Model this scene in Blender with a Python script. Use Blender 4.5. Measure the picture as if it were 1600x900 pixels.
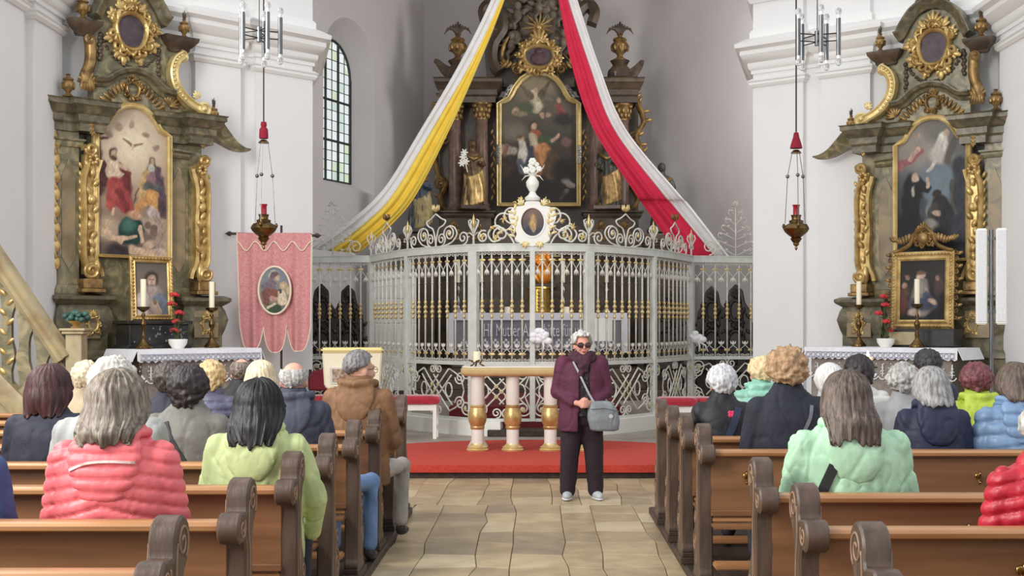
import bpy, bmesh, math, random
import numpy as np
from mathutils import Vector, Matrix, noise

for _o in list(bpy.data.objects):
    bpy.data.objects.remove(_o, do_unlink=True)
SC = bpy.context.scene
COL = SC.collection
PI = math.pi
random.seed(11)

# ------------------------------------------------------------------ camera, world, light, exposure
F = 1950.0           # focal length in pixels of the 1600 x 900 frame
VX, VY = 838.0, 508.0
CAMZ = 1.67
cam = bpy.data.cameras.new('camera')
cam.sensor_width = 36.0
cam.lens = F / 1600.0 * 36.0
cam.shift_x = (800.0 - VX) / 1600.0
cam.shift_y = (VY - 450.0) / 1600.0
cam.clip_end = 300
camo = bpy.data.objects.new('camera', cam)
camo.location = (0, 0, CAMZ)
camo.rotation_euler = (PI / 2, 0, 0)
COL.objects.link(camo)
SC.camera = camo

world = bpy.data.worlds.new('world')
SC.world = world
world.use_nodes = True
_bg = world.node_tree.nodes['Background']
_bg.inputs[0].default_value = (0.93, 0.96, 1.0, 1)
_bg.inputs[1].default_value = 1.0


def area_light(name, loc, target, size, power, col=(1, 1, 1)):
    l = bpy.data.lights.new(name, 'AREA')
    l.shape = 'RECTANGLE'
    l.size, l.size_y = size
    l.energy = power
    l.color = col
    o = bpy.data.objects.new(name, l)
    o.location = loc
    d = Vector(target) - Vector(loc)
    o.rotation_euler = d.to_track_quat('-Z', 'Y').to_euler()
    COL.objects.link(o)
    return o


# added fill lights for assumed nave windows on the left; no wall stands there
area_light('added_fill_light', (-5.7, 2.5, 5.0), (2.0, 10.0, 1.0), (2.0, 4.5), 650, (1.0, 0.97, 0.92))
area_light('added_fill_light', (-5.7, 8.5, 5.6), (3.0, 12.0, 1.0), (2.0, 4.0), 300, (1.0, 0.97, 0.92))
# added light at an assumed chancel window hidden behind the right pier
area_light('added_fill_light', (4.2, 21.5, 5.8), (-1.5, 24.5, 4.2), (1.0, 4.2), 130, (1.0, 0.98, 0.96))

SC.view_settings.view_transform = 'Standard'
SC.view_settings.look = 'None'
SC.view_settings.gamma = 1.0
SC.view_settings.use_curve_mapping = False
SC.view_settings.exposure = 0.06

# ------------------------------------------------------------------ helpers


def P(x, y, d):
    """world point seen at photograph pixel (x, y) at depth d"""
    return Vector(((x - VX) * d / F, d, CAMZ - (y - VY) * d / F))


def PX(x, d):
    return (x - VX) * d / F


def PZ(y, d):
    return CAMZ - (y - VY) * d / F


def lin(c):
    out = []
    for k in c[:3]:
        k = k / 255.0
        out.append(k / 12.92 if k <= 0.04045 else ((k + 0.055) / 1.055) ** 2.4)
    return (out[0], out[1], out[2], 1.0)


def setp(o, label=None, cat=None, group=None, kind=None):
    if label:
        o['label'] = label
    if cat:
        o['category'] = cat
    if group:
        o['group'] = group
    if kind:
        o['kind'] = kind
    return o


def empty(name, loc=(0, 0, 0), rz=0.0, parent=None, label=None, cat=None, group=None, kind=None):
    o = bpy.data.objects.new(name, None)
    o.empty_display_size = 0.1
    COL.objects.link(o)
    o.location = loc
    o.rotation_euler = (0, 0, rz)
    if parent:
        o.parent = parent
    return setp(o, label, cat, group, kind)


def copy_tree(o, parent=None):
    c = o.copy()
    COL.objects.link(c)
    c.parent = parent
    for ch in list(o.children):
        copy_tree(ch, c)
    return c


def kids(o):
    return list(o.children)


class MB:
    def __init__(self):
        self.v = []
        self.f = []

    def add(self, verts, faces):
        n = len(self.v)
        self.v += [tuple(p) for p in verts]
        self.f += [tuple(i + n for i in q) for q in faces]
        return self

    def box(self, c, s, R=None):
        hx, hy, hz = s[0] / 2, s[1] / 2, s[2] / 2
        vs = [Vector((x, y, z)) for x in (-hx, hx) for y in (-hy, hy) for z in (-hz, hz)]
        if R is not None:
            vs = [R @ p for p in vs]
        vs = [p + Vector(c) for p in vs]
        return self.add(vs, [(0, 1, 3, 2), (4, 6, 7, 5), (0, 4, 5, 1), (2, 3, 7, 6), (0, 2, 6, 4), (1, 5, 7, 3)])

    def b2(self, x0, x1, y0, y1, z0, z1):
        return self.box(((x0 + x1) / 2, (y0 + y1) / 2, (z0 + z1) / 2), (x1 - x0, y1 - y0, z1 - z0))

    def loft(self, rings, cap=True, closed=False):
        n = len(rings[0])
        vs = [p for r in rings for p in r]
        fs = []
        m = len(rings)
        for i in range(m if closed else m - 1):
            a, b = i * n, ((i + 1) % m) * n
            for j in range(n):
                k = (j + 1) % n
                fs.append((a + j, a + k, b + k, b + j))
        if cap and not closed:
            fs.append(tuple(range(n - 1, -1, -1)))
            fs.append(tuple((m - 1) * n + j for j in range(n)))
        return self.add(vs, fs)

    def tube(self, path, r, n=6, closed=False, flat=1.0, up=None, cap=True):
        path = [Vector(p) for p in path]
        m = len(path)
        if m < 2:
            return self
        rs = r if isinstance(r, (list, tuple)) else [r] * m
        rings = []
        prev = None
        for i in range(m):
            if closed:
                t = path[(i + 1) % m] - path[i - 1]
            else:
                t = path[min(i + 1, m - 1)] - path[max(i - 1, 0)]
            if t.length < 1e-9:
                t = Vector((0, 0, 1))
            t.normalize()
            if up is not None:
                a = Vector(up)
                a = a - t * a.dot(t)
                if a.length < 1e-5:
                    a = t.orthogonal()
            elif prev is None:
                a = t.orthogonal()
            else:
                a = prev - t * prev.dot(t)
                if a.length < 1e-6:
                    a = t.orthogonal()
            a.normalize()
            prev = a
            b = t.cross(a)
            rr = rs[i]
            rings.append([path[i] + a * (rr * flat * math.cos(2 * PI * k / n)) + b * (rr * math.sin(2 * PI * k / n)) for k in range(n)])
        return self.loft(rings, cap=cap, closed=closed)

    def lathe(self, prof, n=16, c=(0, 0, 0), M=None, sx=1.0, sy=1.0):
        rings = []
        for r, z in prof:
            r = max(r, 1e-4)
            ring = [Vector((r * sx * math.cos(2 * PI * k / n), r * sy * math.sin(2 * PI * k / n), z)) for k in range(n)]
            if M is not None:
                ring = [M @ p for p in ring]
            rings.append([p + Vector(c) for p in ring])
        return self.loft(rings)

    def ell(self, c, r, nu=12, nv=8, R=None):
        rings = []
        for i in range(nv + 1):
            th = PI * (i + 0.02 if i == 0 else (i - 0.02 if i == nv else i)) / nv
            ring = []
            for k in range(nu):
                ph = 2 * PI * k / nu
                p = Vector((r[0] * math.sin(th) * math.cos(ph), r[1] * math.sin(th) * math.sin(ph), -r[2] * math.cos(th)))
                if R is not None:
                    p = R @ p
                ring.append(p + Vector(c))
            rings.append(ring)
        return self.loft(rings)

    def prism(self, poly, v0, v1, plane='xz'):
        """poly: 2D points; extruded between v0 and v1 along the third axis"""
        def mk(p, v):
            if plane == 'xz':
                return (p[0], v, p[1])
            if plane == 'yz':
                return (v, p[0], p[1])
            return (p[0], p[1], v)
        n = len(poly)
        vs = [mk(p, v0) for p in poly] + [mk(p, v1) for p in poly]
        fs = [tuple(range(n - 1, -1, -1)), tuple(range(n, 2 * n))]
        for i in range(n):
            k = (i + 1) % n
            fs.append((i, k, n + k, n + i))
        return self.add(vs, fs)

    def ringprism(self, outer, inner, v0, v1):
        """frame between two outlines (same point count) in xz, thickness in y"""
        n = len(outer)
        vs = [(p[0], v0, p[1]) for p in outer] + [(p[0], v0, p[1]) for p in inner] + [(p[0], v1, p[1]) for p in outer] + [(p[0], v1, p[1]) for p in inner]
        fs = []
        for i in range(n):
            k = (i + 1) % n
            fs += [(i, k, n + k, n + i), (2 * n + i, 3 * n + i, 3 * n + k, 2 * n + k), (i, 2 * n + i, 2 * n + k, k), (n + i, n + k, 3 * n + k, 3 * n + i)]
        return self.add(vs, fs)

    def sweep_plan(self, path, prof, side=1, closed=False):
        """closed profile [(offset, z)] swept along a plan polyline with mitred corners"""
        m = len(path)
        pts = [Vector((p[0], p[1])) for p in path]
        rings = []
        for i in range(m):
            if closed:
                d0 = (pts[i] - pts[i - 1]).normalized()
                d1 = (pts[(i + 1) % m] - pts[i]).normalized()
            else:
                d0 = (pts[i] - pts[i - 1]).normalized() if i > 0 else None
                d1 = (pts[i + 1] - pts[i]).normalized() if i < m - 1 else None
                d0 = d0 or d1
                d1 = d1 or d0
            n0 = Vector((-d0.y, d0.x)) * side
            n1 = Vector((-d1.y, d1.x)) * side
            b = (n0 + n1)
            if b.length < 1e-6:
                b = n0
            b.normalize()
            k = 1.0 / max(0.35, b.dot(n0))
            rings.append([(pts[i].x + b.x * k * o, pts[i].y + b.y * k * o, z) for o, z in prof])
        return self.loft(rings, closed=closed)

    def map(self, fn):
        self.v = [tuple(fn(Vector(p))) for p in self.v]
        return self

    def mesh(self, name, recalc=True, bevel=0.0, merge=False, segs=1):
        me = bpy.data.meshes.new(name)
        me.from_pydata(self.v, [], self.f)
        if recalc or bevel or merge:
            bm = bmesh.new()
            bm.from_mesh(me)
            if merge:
                bmesh.ops.remove_doubles(bm, verts=bm.verts, dist=1e-5)
            bmesh.ops.recalc_face_normals(bm, faces=bm.faces)
            if bevel:
                es = [e for e in bm.edges if len(e.link_faces) == 2 and e.calc_face_angle(0) > 0.5]
                bmesh.ops.bevel(bm, geom=es, offset=bevel, segments=segs, affect='EDGES', clamp_overlap=True)
            bm.to_mesh(me)
            bm.free()
        return me

    def build(self, name, mat, parent=None, smooth=None, loc=None, rz=0.0, bevel=0.0, merge=False, segs=1, **props):
        me = self.mesh(name, bevel=bevel, merge=merge, segs=segs)
        return mkobj(name, me, mat, parent, smooth, loc, rz, **props)


def mkobj(name, me, mat, parent=None, smooth=None, loc=None, rz=0.0, label=None, cat=None, group=None, kind=None):
    if mat is not None:
        me.materials.clear()
        me.materials.append(mat)
    if smooth is not None:
        if smooth is True:
            me.shade_smooth()
        else:
            me.shade_smooth()
            me.set_sharp_from_angle(angle=math.radians(smooth))
    o = bpy.data.objects.new(name, me)
    COL.objects.link(o)
    if loc is not None:
        o.location = loc
    o.rotation_euler = (0, 0, rz)
    if parent is not None:
        o.parent = parent
    return setp(o, label, cat, group, kind)


def inst(name, me, parent=None, loc=(0, 0, 0), rot=(0, 0, 0), scale=(1, 1, 1), **props):
    o = bpy.data.objects.new(name, me)
    COL.objects.link(o)
    o.location = loc
    o.rotation_euler = rot
    o.scale = scale
    if parent is not None:
        o.parent = parent
    return setp(o, **props)


def remeshed(mb, voxel, smooth=4, name='body'):
    """union of overlapping closed shapes as one continuous skin"""
    me = mb.mesh(name)
    ob = bpy.data.objects.new(name, me)
    COL.objects.link(ob)
    m = ob.modifiers.new('r', 'REMESH')
    m.mode = 'VOXEL'
    m.voxel_size = voxel
    if smooth:
        s = ob.modifiers.new('s', 'SMOOTH')
        s.factor = 0.5
        s.iterations = smooth
    dg = bpy.context.evaluated_depsgraph_get()
    ev = ob.evaluated_get(dg)
    out = bpy.data.meshes.new_from_object(ev)
    bpy.data.objects.remove(ob, do_unlink=True)
    bpy.data.meshes.remove(me)
    out.name = name
    return out


def mesh_co(me):
    a = np.empty(len(me.vertices) * 3, dtype=np.float32)
    me.vertices.foreach_get('co', a)
    return a.reshape(-1, 3)


def mesh_no(me):
    a = np.empty(len(me.vertices) * 3, dtype=np.float32)
    me.vertices.foreach_get('normal', a)
    return a.reshape(-1, 3)


def set_co(me, co):
    me.vertices.foreach_set('co', np.ascontiguousarray(co, dtype=np.float32).ravel())
    me.update()


def displace(me, fn):
    """fn(co, normal) -> distances along the normal (numpy)"""
    co, no = mesh_co(me), mesh_no(me)
    d = fn(co, no)
    set_co(me, co + no * np.asarray(d, dtype=np.float32)[:, None])
    return me


def npnoise(co, s, off=0.0):
    return np.array([noise.noise(Vector((p[0] * s + off, p[1] * s + off * 1.7, p[2] * s - off))) for p in co])


def arc(cx, cy, r, a0, a1, n, ry=None):
    ry = r if ry is None else ry
    return [(cx + r * math.cos(math.radians(a0 + (a1 - a0) * i / n)), cy + ry * math.sin(math.radians(a0 + (a1 - a0) * i / n))) for i in range(n + 1)]


def spiral(cx, cy, r0, r1, a0, turns, n=24):
    """from radius r0 to r1 around (cx, cy), starting at angle a0 (degrees), signed turns"""
    out = []
    for i in range(n + 1):
        t = i / n
        a = math.radians(a0) + turns * 2 * PI * t
        r = r0 + (r1 - r0) * t
        out.append((cx + r * math.cos(a), cy + r * math.sin(a)))
    return out


def spline(pts, n=8):
    """Catmull-Rom through points of any dimension"""
    pts = [Vector(p) for p in pts]
    out = []
    for i in range(len(pts) - 1):
        p0 = pts[max(i - 1, 0)]
        p1, p2 = pts[i], pts[i + 1]
        p3 = pts[min(i + 2, len(pts) - 1)]
        for k in range(n):
            t = k / n
            out.append(0.5 * ((2 * p1) + (p2 - p0) * t + (2 * p0 - 5 * p1 + 4 * p2 - p3) * t * t + (3 * p1 - p0 - 3 * p2 + p3) * t ** 3))
    out.append(pts[-1])
    return out


# ------------------------------------------------------------------ materials
MATS = {}


def pm(name, c1, c2=None, scale=6.0, rough=0.5, metal=0.0, bump=0.0, stretch=(1, 1, 1), fac=(0.35, 0.65), bscale=None, c3=None,
       detail=4.0, dist=0.0, spec=0.5, sheen=0.0, alpha=1.0, trans=0.0, emit=0.0, world=False):
    if name in MATS:
        return MATS[name]
    m = bpy.data.materials.new(name)
    m.use_nodes = True
    nt = m.node_tree
    b = nt.nodes['Principled BSDF']
    b.inputs['Roughness'].default_value = rough
    b.inputs['Metallic'].default_value = metal
    b.inputs['Specular IOR Level'].default_value = spec
    if sheen:
        b.inputs['Sheen Weight'].default_value = sheen
    if trans:
        b.inputs['Transmission Weight'].default_value = trans
    b.inputs['Alpha'].default_value = alpha
    if emit:
        b.inputs['Emission Color'].default_value = lin(c1)
        b.inputs['Emission Strength'].default_value = emit
    b.inputs['Base Color'].default_value = lin(c1)
    if c2 is not None or bump:
        tc = nt.nodes.new('ShaderNodeTexCoord')
        mp = nt.nodes.new('ShaderNodeMapping')
        mp.inputs['Scale'].default_value = stretch
        if world:
            g = nt.nodes.new('ShaderNodeNewGeometry')
            nt.links.new(g.outputs['Position'], mp.inputs['Vector'])
        else:
            nt.links.new(tc.outputs['Object'], mp.inputs['Vector'])
        if c2 is not None:
            n = nt.nodes.new('ShaderNodeTexNoise')
            n.inputs['Scale'].default_value = scale
            n.inputs['Detail'].default_value = detail
            n.inputs['Distortion'].default_value = dist
            nt.links.new(mp.outputs[0], n.inputs['Vector'])
            r = nt.nodes.new('ShaderNodeValToRGB')
            r.color_ramp.elements[0].position = fac[0]
            r.color_ramp.elements[0].color = lin(c1)
            r.color_ramp.elements[1].position = fac[1]
            r.color_ramp.elements[1].color = lin(c2)
            if c3 is not None:
                e = r.color_ramp.elements.new((fac[0] + fac[1]) / 2)
                e.color = lin(c3)
            nt.links.new(n.outputs['Fac'], r.inputs[0])
            nt.links.new(r.outputs[0], b.inputs['Base Color'])
        if bump:
            n2 = nt.nodes.new('ShaderNodeTexNoise')
            n2.inputs['Scale'].default_value = bscale or scale * 3
            n2.inputs['Detail'].default_value = 3
            nt.links.new(mp.outputs[0], n2.inputs['Vector'])
            bu = nt.nodes.new('ShaderNodeBump')
            bu.inputs['Strength'].default_value = bump
            bu.inputs['Distance'].default_value = 0.02
            nt.links.new(n2.outputs['Fac'], bu.inputs['Height'])
            nt.links.new(bu.outputs[0], b.inputs['Normal'])
    MATS[name] = m
    return m


M_WALL = pm('white_plaster', (235, 234, 233), (231, 231, 231), scale=1.2, rough=0.85, bump=0.05, bscale=30)
M_APSE = pm('grey_plaster', (222, 217, 216), (216, 211, 210), scale=0.9, rough=0.88, bump=0.05, bscale=25)
M_TRIM = pm('white_stucco', (236, 235, 233), rough=0.7)
M_STONE = [pm('stone_tile_%d' % i, a, b, scale=5, rough=0.34, bump=0.08, bscale=40, stretch=(1, 1, 1), detail=6, world=True) for i, (a, b) in enumerate([
    ((182, 163, 130), (162, 143, 113)), ((170, 152, 123), (149, 133, 107)), ((194, 175, 141), (174, 155, 123)), ((160, 144, 119), (140, 125, 104)), ((208, 191, 160), (188, 171, 140))])]
M_JOINT = pm('stone_joint', (122, 106, 84), (100, 87, 70), scale=20, rough=0.9)
M_GREYSTONE = pm('grey_stone', (168, 160, 150), (146, 138, 128), scale=3, rough=0.6, bump=0.05)
M_RAIL = pm('honey_pine', (186, 138, 94), (154, 108, 70), scale=3, rough=0.3, stretch=(0.25, 5, 5), bump=0.03, detail=6)
M_PINE = pm('brown_pine', (140, 99, 68), (108, 74, 51), scale=2.4, rough=0.34, stretch=(0.3, 4, 4), detail=8, dist=0.6, c3=(126, 88, 60), bump=0.03)
M_OAKEND = pm('dark_oak', (94, 75, 62), (66, 52, 43), scale=5, rough=0.42, stretch=(3, 3, 0.5), detail=8, bump=0.12, bscale=20)
M_DARKWOOD = pm('dark_plinth_wood', (74, 56, 44), (46, 35, 29), scale=4, rough=0.55, stretch=(4, 0.4, 4), detail=6, bump=0.1)
M_BRASS = pm('brass', (190, 160, 100), (150, 118, 62), scale=10, rough=0.28, metal=1.0)
M_OLDBRASS = pm('aged_brass', (128, 104, 66), (86, 66, 40), scale=12, rough=0.35, metal=1.0)
M_GOLD = pm('gilding', (216, 188, 126), (170, 138, 84), scale=7, rough=0.34, metal=0.55, bump=0.12, bscale=30, detail=5)
M_GOLDB = pm('bright_gilding', (232, 212, 156), (208, 182, 120), scale=6, rough=0.36, metal=0.5, bump=0.05, bscale=30)
M_GOLDD = pm('dull_gilding', (170, 138, 86), (106, 82, 52), scale=9, rough=0.4, metal=0.6, bump=0.15, bscale=30, detail=6)
M_GREENM = pm('green_marbling', (98, 94, 70), (158, 144, 110), scale=3.6, rough=0.34, c3=(124, 117, 90), detail=8, dist=2.6, bump=0.02)
M_GREENM2 = pm('dark_green_marbling', (78, 74, 57), (124, 114, 88), scale=4.0, rough=0.34, detail=8, dist=2.2, c3=(98, 91, 70))
M_OCHREM = pm('ochre_marbling', (150, 130, 92), (118, 102, 72), scale=2.6, rough=0.36, detail=8, dist=2.0, c3=(138, 122, 96))
M_BROWNM = pm('brown_marbling', (92, 76, 58), (58, 47, 37), scale=3.0, rough=0.4, detail=8, dist=1.4, c3=(76, 62, 48))
M_ROSEM = pm('rose_marbling', (132, 106, 94), (98, 76, 68), scale=3.4, rough=0.36, detail=8, dist=1.6)
M_CREAMP = pm('cream_marbling', (176, 158, 120), (150, 130, 96), scale=2.6, rough=0.4, detail=7, dist=1.8, c3=(164, 150, 118))
M_IRON = pm('grey_white_paint', (214, 217, 211), (200, 204, 198), scale=8, rough=0.42)
M_IRONW = pm('white_iron', (228, 226, 217), (206, 203, 192), scale=14, rough=0.4)
M_WHITEL = pm('white_lacquer', (238, 237, 230), rough=0.4)
M_LINEN = pm('white_linen', (236, 236, 240), (224, 224, 230), scale=30, rough=0.9, bump=0.05)
M_BLACKL = pm('black_lacquer', (24, 24, 24), (44, 44, 42), scale=9, rough=0.4, detail=7)
M_CREAMW = pm('cream_wax', (240, 232, 204), rough=0.5)
M_CARPET = pm('red_carpet', (192, 66, 50), (172, 54, 42), scale=40, rough=0.95, bump=0.1, bscale=200)
M_REDVEL = pm('red_velvet', (178, 26, 50), (150, 18, 40), scale=14, rough=0.8, sheen=0.6)
M_STEEL = pm('brushed_steel', (124, 126, 128), (96, 98, 100), scale=20, rough=0.35, metal=0.9, stretch=(6, 6, 0.4))
M_BLACKM = pm('black_metal', (34, 33, 32), rough=0.45, metal=0.4)
M_GLASSB = pm('clear_bulb_glass', (236, 238, 240), rough=0.08, trans=0.75, spec=0.6)
M_RUBY = pm('ruby_glass', (150, 10, 36), rough=0.12, spec=0.7)
M_SKIN = pm('skin', (214, 166, 144), (200, 146, 124), scale=9, rough=0.5, fac=(0.3, 0.75))
# ------------------------------------------------------------------ the setting
S2 = math.sqrt(0.5)
TOPZ = 9.6


def DL(t, v=0.0):
    """left diagonal wall: t along it, v out into the nave"""
    return (-5.95 + S2 * t + S2 * v, 15.66 + S2 * t - S2 * v)


RC, RS = math.cos(math.radians(38)), math.sin(math.radians(38))


def DR(t, v=0.0):
    return (6.16 - RC * t - RS * v, 16.65 + RS * t - RC * v)


left_path = [(-5.95, 11.5), (-5.95, 12.6), (-5.83, 12.6), (-5.83, 14.2), (-5.95, 14.2), (-5.95, 14.55), (-5.85, 14.55), (-5.85, 15.4), (-5.95, 15.4),
             (-5.95, 15.66), DL(1.8), DL(1.8, .1), DL(2.5, .1), DL(2.5), DL(2.75), DL(2.75, .1), DL(3.7, .1)]
right_path = [(6.16, 11.5), (6.16, 13.0), (6.03, 13.0), (6.03, 14.9), (6.16, 14.9), (6.16, 15.3), (6.05, 15.3), (6.05, 16.3), (6.16, 16.3),
              (6.16, 16.65), DR(1.75), DR(1.75, .1), DR(2.5, .1), DR(2.5), DR(2.78), DR(2.78, .1), DR(3.6, .1)]
lp_full = left_path + [(-3.8, 20.6)]
rp_full = right_path + [(3.8, 21.0)]
for nm, path, sd in (('wall_left', lp_full, 1), ('wall_right', rp_full, -1)):
    MB().sweep_plan(path, [(0, -0.05), (0, TOPZ), (0.35, TOPZ), (0.35, -0.05)], side=sd).build(nm, M_WALL, kind='structure')

CORN = [(-0.01, 5.44), (0.03, 5.44), (0.03, 5.49), (0.06, 5.51), (0.08, 5.56), (0.08, 5.60), (0.13, 5.63), (0.19, 5.71), (0.19, 5.77), (0.26, 5.81), (0.27, 5.87), (0.12, 5.95), (0.05, 5.98), (0.05, 6.06), (0.02, 6.10), (-0.01, 6.10)]
ATT = [(-0.01, 6.50), (0.04, 6.50), (0.10, 6.58), (0.10, 6.64), (0.03, 6.72), (-0.01, 6.72)]
AST = [(-0.01, 5.24), (0.02, 5.24), (0.05, 5.28), (0.05, 5.31), (0.07, 5.33), (0.02, 5.37), (-0.01, 5.37)]
tn = 0
for path, sd in ((lp_full, -1), (rp_full, 1)):
    for prof in (CORN, ATT):
        tn += 1
        MB().sweep_plan(path, prof, side=sd).build('trim_%d' % tn, M_TRIM, smooth=35, kind='structure')
for D, sd, spans in ((DL, -1, ((1.8, 2.5), (2.75, 3.7))), (DR, 1, ((1.75, 2.5), (2.78, 3.6)))):
    for a, b in spans:
        tn += 1
        MB().sweep_plan([D(a), D(a, .1), D(b, .1), D(b + .02, -.25)], AST, side=sd).build('trim_%d' % tn, M_TRIM, smooth=35, kind='structure')
for seg, sd in (([(-5.95, 14.55), (-5.85, 14.55), (-5.85, 15.4), (-5.95, 15.4)], -1), ([(-5.95, 12.6), (-5.83, 12.6), (-5.83, 14.2), (-5.95, 14.2)], -1),
                ([(6.16, 15.3), (6.05, 15.3), (6.05, 16.3), (6.16, 16.3)], 1), ([(6.16, 13.0), (6.03, 13.0), (6.03, 14.9), (6.16, 14.9)], 1)):
    tn += 1
    MB().sweep_plan(seg, AST, side=sd).build('trim_%d' % tn, M_TRIM, smooth=35, kind='structure')

# ---- apse: left facet holds the arched window
W0, W1 = Vector((-4.3, 22.2)), Vector((-2.4, 26.6))
WE = (W1 - W0).normalized()
WN = Vector((WE.y, -WE.x))          # into the room
WL = (W1 - W0).length


def WP(s, z, h=0.0):
    """point on the window facet, h outwards"""
    return (W0.x + WE.x * s - WN.x * h, W0.y + WE.y * s - WN.y * h, z)


A0, A1, ZS, ZSP = 0.92, 2.755, 4.25, 6.62
G0, G1, GZS, GZSP, GH = 1.17, 2.5, 4.45, 6.50, 0.41


def arch_outline(a, b, zs, zsp, n=20):
    c, r = (a + b) / 2, (b - a) / 2
    return [(a, zs)] + [(c - r * math.cos(PI * i / n), zsp + r * math.sin(PI * i / n)) for i in range(n + 1)] + [(b, zs)]


fo = arch_outline(A0, A1, ZS, ZSP)
fi = arch_outline(G0, G1, GZS, GZSP)
mb = MB()
mb.add([WP(0, -.05), WP(A0, -.05), WP(A0, TOPZ), WP(0, TOPZ)], [(0, 1, 2, 3)])
mb.add([WP(A1, -.05), WP(WL, -.05), WP(WL, TOPZ), WP(A1, TOPZ)], [(0, 1, 2, 3)])
mb.add([WP(A0, -.05), WP(A1, -.05), WP(A1, ZS), WP(A0, ZS)], [(0, 1, 2, 3)])
for i in range(1, len(fo) - 2):
    p, q = fo[i], fo[i + 1]
    mb.add([WP(p[0], p[1]), WP(q[0], q[1]), WP(q[0], TOPZ), WP(p[0], TOPZ)], [(0, 1, 2, 3)])
nn = len(fo)
for i in range(nn):
    k = (i + 1) % nn
    mb.add([WP(*fo[i]), WP(*fo[k]), WP(fi[k][0], fi[k][1], GH), WP(fi[i][0], fi[i][1], GH)], [(0, 1, 2, 3)])
mb.build('wall_apse_left', M_APSE, merge=True, kind='structure')
back = [(-2.4, 26.6), (-2.0, 26.95), (-1.2, 27.25), (0, 27.35), (1.2, 27.25), (2.0, 26.95), (2.4, 26.6), (3.0, 25.6), (3.6, 24.3), (4.1, 22.9), (4.28, 22.2)]
mb = MB()
sp = [(p.x, p.y) for p in spline([(a, b, 0) for a, b in back], 3)]
mb.sweep_plan(sp, [(0, -0.05), (0, TOPZ), (0.3, TOPZ), (0.3, -0.05)], side=1)
mb.build('wall_apse_back', M_APSE, smooth=40, kind='structure')
MB().sweep_plan([(-3.8, 20.6), (-4.3, 20.75), (-4.3, 22.2)], [(0, -.05), (0, TOPZ), (.3, TOPZ), (.3, -.05)], side=1).build('wall_chancel_left', M_APSE, kind='structure')
# the right chancel wall has an assumed tall window opening hidden behind the pier
mb = MB()
mb.b2(4.28, 4.58, 20.9, 22.2, -.05, 3.6)
mb.b2(4.28, 4.58, 20.9, 22.2, 8.0, TOPZ)
mb.b2(4.28, 4.58, 20.9, 21.05, 3.6, 8.0)
mb.b2(4.28, 4.58, 22.05, 22.2, 3.6, 8.0)
mb.b2(3.8, 4.58, 20.9, 21.1, -.05, TOPZ)
mb.build('wall_chancel_right', M_APSE, kind='structure')
MB().b2(-5.2, 5.2, 20.9, 27.8, 9.4, 9.7).build('ceiling', M_APSE, kind='structure')

# ---- the arched window: iron bars, lead cames and single panes
win = empty('window_1', WP((G0 + G1) / 2, GZS, GH), kind='structure')
wloc = Vector(win.location)


def wl(s, z, h):
    return Vector(WP(s, z, GH + h)) - wloc


def ztop(s):
    c, r = (G0 + G1) / 2, (G1 - G0) / 2
    k = max(0.0, r * r - (s - c) ** 2)
    return GZSP + math.sqrt(k)


M_LEAD = pm('dark_lead', (52, 60, 56), rough=0.6)


def pane_mat(i, tint):
    m = bpy.data.materials.new('window_glass_%d' % i)
    m.use_nodes = True
    nt = m.node_tree
    nt.nodes.clear()
    out = nt.nodes.new('ShaderNodeOutputMaterial')
    tr = nt.nodes.new('ShaderNodeBsdfTransparent')
    tr.inputs[0].default_value = lin(tint)
    tl = nt.nodes.new('ShaderNodeBsdfTranslucent')
    tl.inputs[0].default_value = lin(tint)
    gl = nt.nodes.new('ShaderNodeBsdfGlossy')
    gl.inputs['Roughness'].default_value = 0.15
    m1 = nt.nodes.new('ShaderNodeMixShader')
    m1.inputs[0].default_value = 0.22
    m2 = nt.nodes.new('ShaderNodeMixShader')
    m2.inputs[0].default_value = 0.05
    nt.links.new(tr.outputs[0], m1.inputs[1])
    nt.links.new(tl.outputs[0], m1.inputs[2])
    nt.links.new(m1.outputs[0], m2.inputs[1])
    nt.links.new(gl.outputs[0], m2.inputs[2])
    nt.links.new(m2.outputs[0], out.inputs[0])
    return m


PANES = [pane_mat(i, c) for i, c in enumerate([(250, 252, 250), (238, 246, 238), (242, 248, 230), (254, 255, 254)])]
ncol, nrow = 6, 14
cs = [G0 + (G1 - G0) * i / ncol for i in range(ncol + 1)]
rowh = (GZSP + (G1 - G0) / 2 - GZS) / nrow
for i in range(ncol):
    for j in range(nrow):
        z0 = GZS + rowh * j
        z1 = z0 + rowh
        a, b = cs[i] + .006, cs[i + 1] - .006
        ta, tb = min(z1 - .006, ztop(a)), min(z1 - .006, ztop(b))
        if max(ta, tb) <= z0 + .03:
            continue
        ta, tb = max(ta, z0 + .01), max(tb, z0 + .01)
        m = MB()
        m.add([wl(a, z0 + .006, .0), wl(b, z0 + .006, .0), wl(b, tb, .0), wl(a, ta, .0), wl(a, z0 + .006, .008), wl(b, z0 + .006, .008), wl(b, tb, .008), wl(a, ta, .008)],
              [(0, 1, 2, 3), (7, 6, 5, 4), (0, 4, 5, 1), (1, 5, 6, 2), (2, 6, 7, 3), (3, 7, 4, 0)])
        m.build('pane', PANES[random.choice([0, 0, 1, 2, 3, 3])], win)
for i in range(ncol + 1):
    thick = .028 if i in (0, 2, 4, 6) else .009
    m = MB()
    s = cs[i]
    m.tube([wl(s, GZS, -.01), wl(s, max(ztop(s), GZS + .3), -.01)], thick, 6)
    m.build('window_bar' if thick > .02 else 'lead_came', M_LEAD, win)
for j in range(nrow + 1):
    z = GZS + rowh * j
    thick = .026 if j in (0, 4, 8) else .009
    r = (G1 - G0) / 2
    half = r if z <= GZSP else math.sqrt(max(0.001, r * r - (z - GZSP) ** 2))
    c = (G0 + G1) / 2
    m = MB()
    m.tube([wl(c - half, z, -.012), wl(c + half, z, -.012)], thick, 6)
    m.build('window_bar' if thick > .02 else 'lead_came', M_LEAD, win)
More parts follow.
